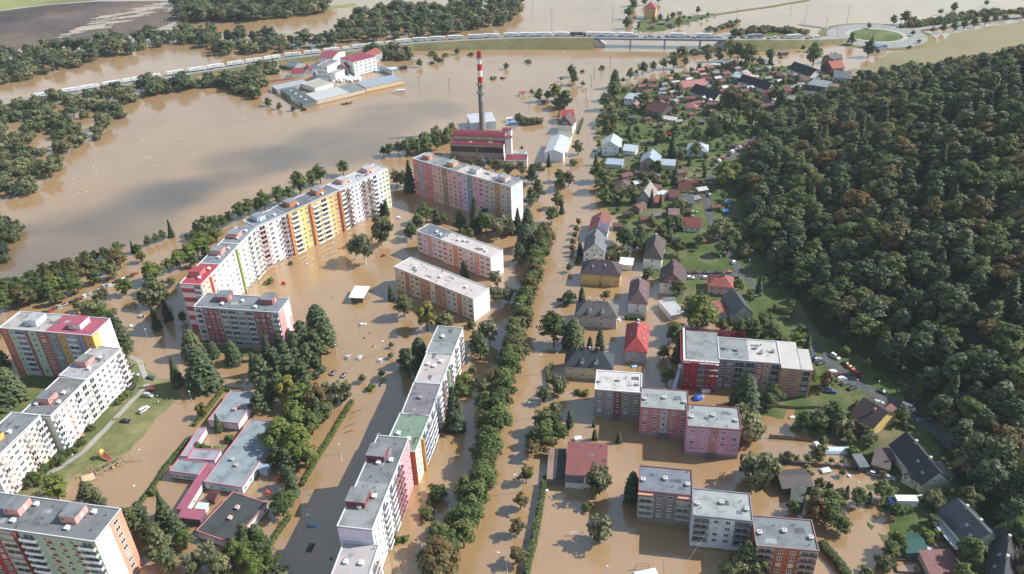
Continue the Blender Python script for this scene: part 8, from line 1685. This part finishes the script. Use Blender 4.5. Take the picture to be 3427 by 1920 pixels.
for x, y, yw, a, b_, lb in [(1585, 1120, .5, '#d5d5d5', '#22242a', 'person in a white top standing by the silver estate car'), (1612, 1150, 2, '#26282c', '#1d1f26', 'person in dark clothes facing the white-topped walker'), (1598, 1175, 1, '#dddddd', '#4a4038', 'person in white shirt by the water on the grass bank'), (1545, 1185, 3, '#202226', '#202226', 'person in black at the grass edge near the white car'), (1572, 1190, 4, '#3a3f4c', '#25262a', 'person in grey-blue jacket between the walkers on the bank')]:
    person(at0(0, 2, x, y), yw, a, b_, lb)
# tents, pool cover, paddling items
def tent(c, r, x, y, label):
    t = thing('tent', label, 'tent', at0(c, r, x, y), .4); m_ = MB(); n = 10
    m_.loft([[(2.6 * s * math.cos(2 * math.pi * k / n), 1.8 * s * math.sin(2 * math.pi * k / n), z) for k in range(n)] for s, z in ((1, -.1), (.92, .7), (.66, 1.3), (.25, 1.62))]).obj('flysheet', paint('#1f4c9c', .5), t)
    MB().loft([[(2.3, -.7, 0), (3.2, -.5, 0), (3.2, .5, 0), (2.3, .7, 0)], [(2.0, -.3, 1.1), (2.4, -.2, .9), (2.4, .2, .9), (2.0, .3, 1.1)]]).obj('porch', paint('#a9b0bc', .5), t)
tent(2, 2, 1840, 1118, 'blue dome tent pitched beside the scaffolded block'); 
for c, r, x, y, lb, w_, d_, h, cl in [(2, 2, 1920, 1050, 'white wrapped pallets under the scaffolding', 3.2, 2, 1.2, '#d5d2cf'), (2, 2, 1205, 800, 'small blue crate floating by the coral-roofed villa', 2.2, 1.2, .4, '#7fb4d4'), (2, 3, 330, 622, 'white post box beside the long hedge', .8, .8, 1.2, '#dddcda'), (2, 2, 1055, 340, 'white round tank beside the weathered villa', 1.6, 1.6, 1, '#d9d7d4'), (2, 3, 640, 95, 'white heap on the far edge of the brick-red hall', 2.6, 1.6, 1.2, '#e2e0de'), (2, 3, 1325, 1450, 'white roofed kiosk cut by the lower edge', 7, 3, .6, '#dedcda'), (3, 3, 495, 165, 'white garden cabinet beside the pool cover', 1.6, 2.4, 1.6, '#d8d8d8'), (3, 3, 585, 410, 'translucent cold frame in the flooded allotment', 3.4, 2.2, .8, '#b6bab8'), (3, 3, 822, 460, 'white round table standing in the water', 1.2, 1.2, .6, '#e0e0de'), (3, 2, 250, 1310, 'white upturned boat-like tub in the brown pond', 1.8, 1.0, .5, '#dedad4'), (3, 3, 55, 390, 'dark kennel at the birch tree edge', 2.4, 2.4, 1.6, '#4a4744'), (1, 1, 2260, 200, 'bright blue shelter below the boiler house', 5, 3, 2.6, '#2a74c4'), (1, 0, 2560, 1250, 'blue crate stack in the boiler yard', 5, 4, 2.6, '#5d8cb8'), (1, 0, 1290, 705, 'white and blue sacks stored in the concrete bay', 20, 8, 1.6, '#a9c4cf'), (1, 0, 540, 742, 'blue wrapped goods in the factory yard', 9, 6, 2, '#3c68a8'), (3, 3, 1660, 1250, 'pale round pool cover beside the green greenhouse', 5.4, 5.4, .4, '#a9b2bb'), (2, 0, 1620, 850, 'grey tarpaulin shed roof in the far gardens', 8, 5, 2, '#a8a39c'), (2, 1, 2120, 610, 'blue tarpaulin over garden stuff near the wood edge', 5, 3.6, 1, '#3f76b4'), (2, 1, 2120, 700, 'bright blue cover at the foot of the wood', 4, 3, .8, '#2f7cc4'), (2, 1, 1485, 880, 'blue tarpaulin beside the cypress hedge', 4, 2.6, 1, '#24489a')]:
    t = thing('stored_goods' if 'sack' in lb or 'goods' in lb or 'pallets' in lb else lb.split(' ')[2] if False else 'garden_box', lb, 'goods' if 'goods' in lb or 'sacks' in lb else 'box', at0(c, r, x, y), .2)
    n = 12 if 'round' in lb else 4
    if n == 12: MB().loft([[(w_ / 2 * s * math.cos(2 * math.pi * k / n), w_ / 2 * s * math.sin(2 * math.pi * k / n), z) for k in range(n)] for s, z in ((1, -.4), (1, h * .8), (.85, h))]).obj('body', paint(cl), t)
    else:
        MB().box(-w_ / 2, w_ / 2, -d_ / 2, d_ / 2, -.5, h).obj('body', paint(cl), t); MB().loft([[(-w_ / 2 - .1, -d_ / 2 - .1, h + .003), (w_ / 2 + .1, -d_ / 2 - .1, h + .003), (w_ / 2 + .1, d_ / 2 + .1, h + .003), (-w_ / 2 - .1, d_ / 2 + .1, h + .003)], [(-w_ * .4, -d_ * .3, h + .18), (w_ * .4, -d_ * .3, h + .18), (w_ * .4, d_ * .3, h + .18), (-w_ * .4, d_ * .3, h + .18)]]).obj('lid', paint(cl), t)
t = thing('pool_enclosure', 'white arched pool enclosure with clear panes in the flooded garden', 'pool enclosure', at0(3, 3, 700, 205), -.06)
for k in range(5):
    x0 = -4.6 + k * 1.86; pr = [(y, 1.35 * math.sqrt(max(0, 1 - (y / 1.9) ** 2))) for y in np.linspace(-1.9, 1.9, 7)]
    MB().loft([[(x, y, z) for y, z in pr] for x in (x0 + .1, x0 + 1.76)], cap=False).obj('pane', paint('#b4c0c4', .1), t)
    MB().loft([[(x, y, z + .05) for y, z in pr] for x in (x0 - .05, x0 + .09)], cap=False).obj('arch', paint('#e0e0de'), t)
MB().box(-5.6, 5.2, -2.3, 2.3, -.4, .0).obj('deck', paint('#dcdad8'), t)
t = thing('trampoline', 'round blue-rimmed trampoline on the bright lawn', 'trampoline', at0(2, 1, 1615, 985), 0); n = 16
rg = lambda r, z: [(r * math.cos(2 * math.pi * k / n), r * math.sin(2 * math.pi * k / n), z) for k in range(n)]
MB().loft([rg(1.5, .72), rg(1.5, .76)]).obj('mat', paint('#2a2c30'), t); MB().loft([rg(1.55, .7), rg(1.95, .7), rg(1.95, .8), rg(1.55, .8)], cap=False).obj('rim', paint('#27548f'), t)
for k in range(4): MB().tube((1.8 * math.cos(k * 1.57), 1.8 * math.sin(k * 1.57), -.2), (1.8 * math.cos(k * 1.57), 1.8 * math.sin(k * 1.57), .72), .05, None, 5).obj('leg', paint('#88898b'), t)
# walls and fences in the gardens
def fence(pts, h, label, c='#3a2f2a', step=2.5):
    q = [Vector(p[:2]) for p in pts]; a = q[0]; t = thing('fence', label, 'fence', (a.x, a.y, 0), 0, 'garden fences'); mt = plaster(c)
    for u, v in zip(q, q[1:]):
        n = max(1, round((v - u).length / step))
        for k in range(n):
            s, e = u.lerp(v, k / n) - a, u.lerp(v, (k + 1) / n) - a; d = (e - s); rz = math.atan2(d.y, d.x); z = gz(s.x + a.x, s.y + a.y)
            for j in range(4): MB().box(.06, d.length - .06, -.03, .03, z + .05 + j * h / 4, z + (j + .86) * h / 4).obj('slat', mt, t, (s.x, s.y, 0), rz)
            MB().box(-.07, .07, -.07, .07, z - .8, z + h + .1).obj('post', mt, t, (s.x, s.y, 0), rz)
fence(Q(3, 3, [(20, 75), (300, 95), (560, 120), (840, 150)]), 1.8, 'dark board fence behind the pool enclosure')
fence(Q(3, 3, [(150, 335), (460, 360), (760, 385), (1000, 415)]), 1.6, 'dark board fence between the two flooded allotments')
fence(Q(3, 3, [(1450, 720), (1710, 740)]), 1.4, 'short dark fence beside the white box lorry')
fence(Q(3, 3, [(1640, 1145), (1760, 1320)]), 1.2, 'dark fence running down from the green greenhouse')
fence(Q(3, 2, [(60, 1205), (330, 1225), (640, 1240)]), 1.3, 'dark green mesh-like fence across the lawn below the scaffolded block', '#2c3a2a')
t = thing('garden_wall', 'pale stone wall with steps below the large charcoal-roofed house', 'wall', at0(3, 3, 1480, 690), 0)
a, b_ = P(3, 3, 1450, 700), P(3, 3, 2080, 590)
for k in range(12):
    s, e = a.lerp(b_, k / 12) - Vector(t.location), a.lerp(b_, (k + .96) / 12) - Vector(t.location); d = e - s; MB().box(0, d.to_2d().length, -.35, .35, -.8, 1.0 + .05 * (k % 2)).obj('block', plaster('#a39d92'), t, (s.x, s.y, 0), math.atan2(d.y, d.x))
# white sack heap in the factory yard
rs = []
for k in range(95):
    x = RND.uniform(735, 1040); y = RND.uniform(765, 825) if x < 960 else RND.uniform(775, 815); p = P(1, 0, x, y); rs.append(p)
if True:
    bm_ = [MB().loft([[(.95 * s * math.cos(2 * math.pi * k / 7) * RND.uniform(.8, 1.1), .8 * s * math.sin(2 * math.pi * k / 7), z) for k in range(7)] for s, z in ((.8, -.5), (1.05, .4), (.95, 1.0), (.4, 1.3))]).mesh('sack', paint('#dad8d4')) for _ in range(3)]
    for p in rs:
        o = inst('bulk_sack', RND.choice(bm_), None, (p.x, p.y, RND.choice([0, 0, .9])), RND.uniform(0, 6), RND.uniform(.9, 1.7)); tag(o, 'white bulk sack heaped in the yard of the flooded factory', 'sack', 'white sacks in the factory yard')
t = thing('stacked_steel', 'rust red steel sections stacked behind the factory sheds', 'steel stack', at0(1, 0, 250, 815), .35)
for k in range(7): MB().box(-11, 11, -3 + k * .9, -2.4 + k * .9, 0, 1.2 + .3 * (k % 3)).obj('girder', paint('#8d5546' if k % 3 else '#b59a8a'), t)
t = thing('excavator', 'yellow loader beside the rust red steel stack', 'loader', at0(1, 0, 345, 795), .4)
MB().box(-2.5, 2, -1.3, 1.3, .4, 1.8).obj('body', paint('#c79a2a'), t); MB().box(-1, .8, -1, 1, 1.81, 3.2).obj('cab', glass(), t); MB().loft([[(1.8, -.3, 1.4), (1.8, .3, 1.4), (1.8, .3, 1.8), (1.8, -.3, 1.8)], [(5, -.3, 2.6), (5, .3, 2.6), (5, .3, 2.9), (5, -.3, 2.9)]]).obj('boom', paint('#c79a2a'), t)
# drifting bits
dm = [MB().box(-.5, .5, -.35, .35, -.1, .3).loft([[(-.3, -.2, .3), (.3, -.2, .3), (.3, .2, .3), (-.3, .2, .3)], [(-.1, -.1, .5), (.2, -.1, .5), (.2, .1, .5), (-.1, .1, .5)]]).mesh('drift', paint(c)) for c in ('#dddbd6', '#cfcac0', '#4a3f36')]
for c, r, x, y, k in [(0, 0, 1420, 1412, 0), (0, 0, 1820, 1390, 0), (0, 0, 1680, 1350, 1), (0, 0, 2365, 1195, 0), (0, 0, 2435, 1175, 0), (0, 1, 935, 233, 0), (0, 1, 965, 275, 0), (0, 1, 733, 353, 0), (0, 1, 1450, 137, 0), (0, 1, 1505, 143, 0), (0, 1, 1580, 218, 0), (0, 1, 1705, 155, 1), (0, 1, 1885, 15, 0), (0, 1, 783, 493, 0), (0, 1, 868, 485, 0), (0, 1, 905, 492, 1), (0, 1, 1280, 132, 1), (0, 1, 1660, 70, 1), (1, 0, 577, 1200, 0), (1, 0, 30, 1362, 0), (1, 0, 1410, 972, 0), (1, 0, 1510, 975, 1), (1, 0, 1755, 487, 0), (1, 0, 2400, 660, 1), (1, 1, 762, 1000, 0), (1, 1, 553, 1153, 0), (1, 1, 500, 1207, 0), (1, 1, 838, 1162, 0), (1, 1, 548, 1225, 1), (1, 1, 735, 1310, 0), (1, 2, 1000, 278, 2), (1, 2, 505, 187, 2), (1, 2, 565, 190, 2), (1, 2, 748, 103, 2), (1, 2, 1030, 467, 2), (1, 2, 1075, 510, 2), (1, 2, 1122, 462, 2), (1, 2, 1260, 545, 0), (1, 2, 1163, 597, 2), (2, 0, 500, 518, 0), (2, 0, 605, 478, 0), (2, 0, 865, 515, 0), (2, 0, 1170, 848, 2), (2, 0, 1380, 815, 0), (1, 3, 530, 800, 0), (1, 3, 508, 848, 0), (1, 3, 745, 1288, 2), (0, 3, 1345, 555, 0), (2, 2, 410, 625, 0), (2, 2, 430, 660, 0), (2, 2, 1610, 830, 1), (3, 3, 675, 455, 0), (3, 3, 918, 520, 0), (2, 3, 745, 590, 0)]:
    p = P(c, r, x, y); o = inst('driftwood' if k == 2 else 'floating_scrap', dm[k], None, (p.x, p.y, 0), RND.uniform(0, 6), RND.uniform(.5, 1.0)); tag(o, 'small dark piece of wood drifting on the flood' if k == 2 else 'small pale scrap drifting on the brown flood', 'debris', 'scraps drifting on the flood')
# submerged frames
def frame_(c, r, x, y, w_, h, label, cl='#6d4f3c', rz=0.0):
    t = thing('goal_frame', label, 'frame', at0(c, r, x, y), rz); g = paint(cl)
    for s in (-w_ / 2, w_ / 2): MB().tube((s, 0, -1), (s, 0, h), .08, None, 5).obj('upright', g, t)
    MB().tube((-w_ / 2, 0, h), (w_ / 2, 0, h), .08, None, 5).obj('top_rail', g, t); MB().tube((-w_ / 2, 0, h * .5), (w_ / 2, 0, h * .5), .05, None, 5).obj('mid_rail', g, t)
frame_(2, 3, 1280, 1390, 4.2, 2.4, 'thin rusty frame standing in the flooded yard'); frame_(2, 3, 620, 1050, 4.6, 1.6, 'white goal-like frame before the pale birch', '#d5d3d0'); frame_(1, 3, 920, 15, 3.6, .5, 'low bike rail showing above the flooded car park', '#7a6048', .4)
frame_(1, 2, 1000, 1250, 4, .5, 'upper low rail in the flooded access road', '#7a6048', .5); frame_(1, 2, 930, 1390, 4, .5, 'lower low rail in the flooded access road', '#7a6048', .5); frame_(2, 2, 1390, 260, 4, 1.6, 'thin garden frame beside the mauve-roofed villa', '#a39a8c')
t = thing('growing_frame', 'dark timber growing frame in the flooded corner plot', 'frame', at0(3, 3, 1410, 1370), -.1)
for x in (-4, 4): MB().box(x - .12, x + .12, -2.4, 2.4, -.3, .8).obj('side', plaster('#4a3f36'), t)
for y in (-2.4, 2.4): MB().box(-3.88, 3.88, y - .12, y + .12, -.3, .8).obj('end', plaster('#4a3f36'), t)
# ---------------------------------------------------------------- fair-weather clouds high over the valley; their shadows lie on the lake
cm_ = bpy.data.materials.new('cloud_vapour'); cm_.use_nodes = True; cn_ = cm_.node_tree; cn_.nodes.clear()
cv_ = cn_.nodes.new('ShaderNodeVolumePrincipled'); cv_.inputs['Color'].default_value = (.95, .96, 1, 1); cv_.inputs['Density'].default_value = .022; cv_.inputs['Anisotropy'].default_value = .3
co_ = cn_.nodes.new('ShaderNodeOutputMaterial'); cn_.links.new(cv_.outputs[0], co_.inputs['Volume'])
ax = (PD(1000, 350) - PD(0, 690)).normalized(); ay = Vector((-ax.y, ax.x, 0)); CR2 = random.Random(4)
for cxy, la, lb, nb in [((140, 600), 62, 18, 7), ((330, 510), 45, 13, 5), ((520, 470), 36, 8, 4), ((640, 400), 45, 16, 6), ((880, 345), 62, 17, 7), ((40, 30), 110, 24, 4)]:
    g0 = PD(*cxy); base = g0 + sd / sd.z * 900; m_ = MB()
    for k in range(nb):
        f = (k + .5) / nb * 2 - 1; c = base + ax * (f * la + CR2.uniform(-22, 22)) + ay * CR2.uniform(-1.1, 1.1) * lb + Vector((0, 0, CR2.uniform(-8, 8)))
        ra, rb, rz_ = la * CR2.uniform(.3, .75), lb * CR2.uniform(1.0, 2.1), CR2.uniform(9, 16)
        m_.loft([[c + ax * (ra * math.sin(t) * math.cos(a)) + ay * (rb * math.sin(t) * math.sin(a)) + Vector((0, 0, rz_ * math.cos(t))) for a in np.linspace(0, 2 * math.pi, 15)[:-1]] for t in np.linspace(math.pi - .08, .08, 9)])
    struct(m_.obj('cloud', cm_))
# ---------------------------------------------------------------- air
hm = bpy.data.materials.new('air'); hm.use_nodes = True; hn = hm.node_tree; hn.nodes.clear()
pv_ = hn.nodes.new('ShaderNodeVolumePrincipled'); pv_.inputs['Color'].default_value = (.80, .86, .96, 1); pv_.inputs['Density'].default_value = .00006; pv_.inputs['Anisotropy'].default_value = .1
ho = hn.nodes.new('ShaderNodeOutputMaterial'); hn.links.new(pv_.outputs[0], ho.inputs['Volume'])
tag(MB().box(-3300, 3300, -700, 5300, -3, 226).obj('haze', hm), None, None, None, 'stuff')
# ---------------------------------------------------------------- finish: prototypes away, labels told apart by what stands near
def drop(o):
    for ch in list(o.children): drop(ch)
    bpy.data.objects.remove(o)
for o in (*CARS.values(), TP, DP, BP): drop(o)
cl_ = {}
for o, ds in AUTO:
    x, y = o.location.x, o.location.y
    near_ = sorted(((max(0, math.hypot(x - a, y - b) - r), nm) for nm, a, b, r in MARKS))[:1]
    cl_.setdefault((ds, near_[0][1]), []).append((near_[0][0], o))
MARKS_DONE = True
for (ds, nm), l in cl_.items():
    l.sort(key=lambda t: t[0])
    for i, (_, o) in enumerate(l):
        lb = f"{ds}, {'the closest to' if i == 0 else ORD[i] + ' closest to' if i < 40 else 'among those farther from'} {nm}"
        while len(lb.replace(',', '').split()) > 16: lb = lb.replace('standing ', '', 1) if 'standing ' in lb else lb.replace(' the ', ' ', 1) if ' the ' in lb else ' '.join(lb.split()[1:])
        o['label'] = lb
for o in bpy.data.objects:
    if o.parent is not None and 'category' in o: del o['category']
import collections as _c
print('objects', [t for t in _c.Counter(o.name.split('.')[0] for o in bpy.data.objects if o.parent is None).most_common(14)]); print('objects', len(bpy.data.objects), 'marks', len(MARKS))
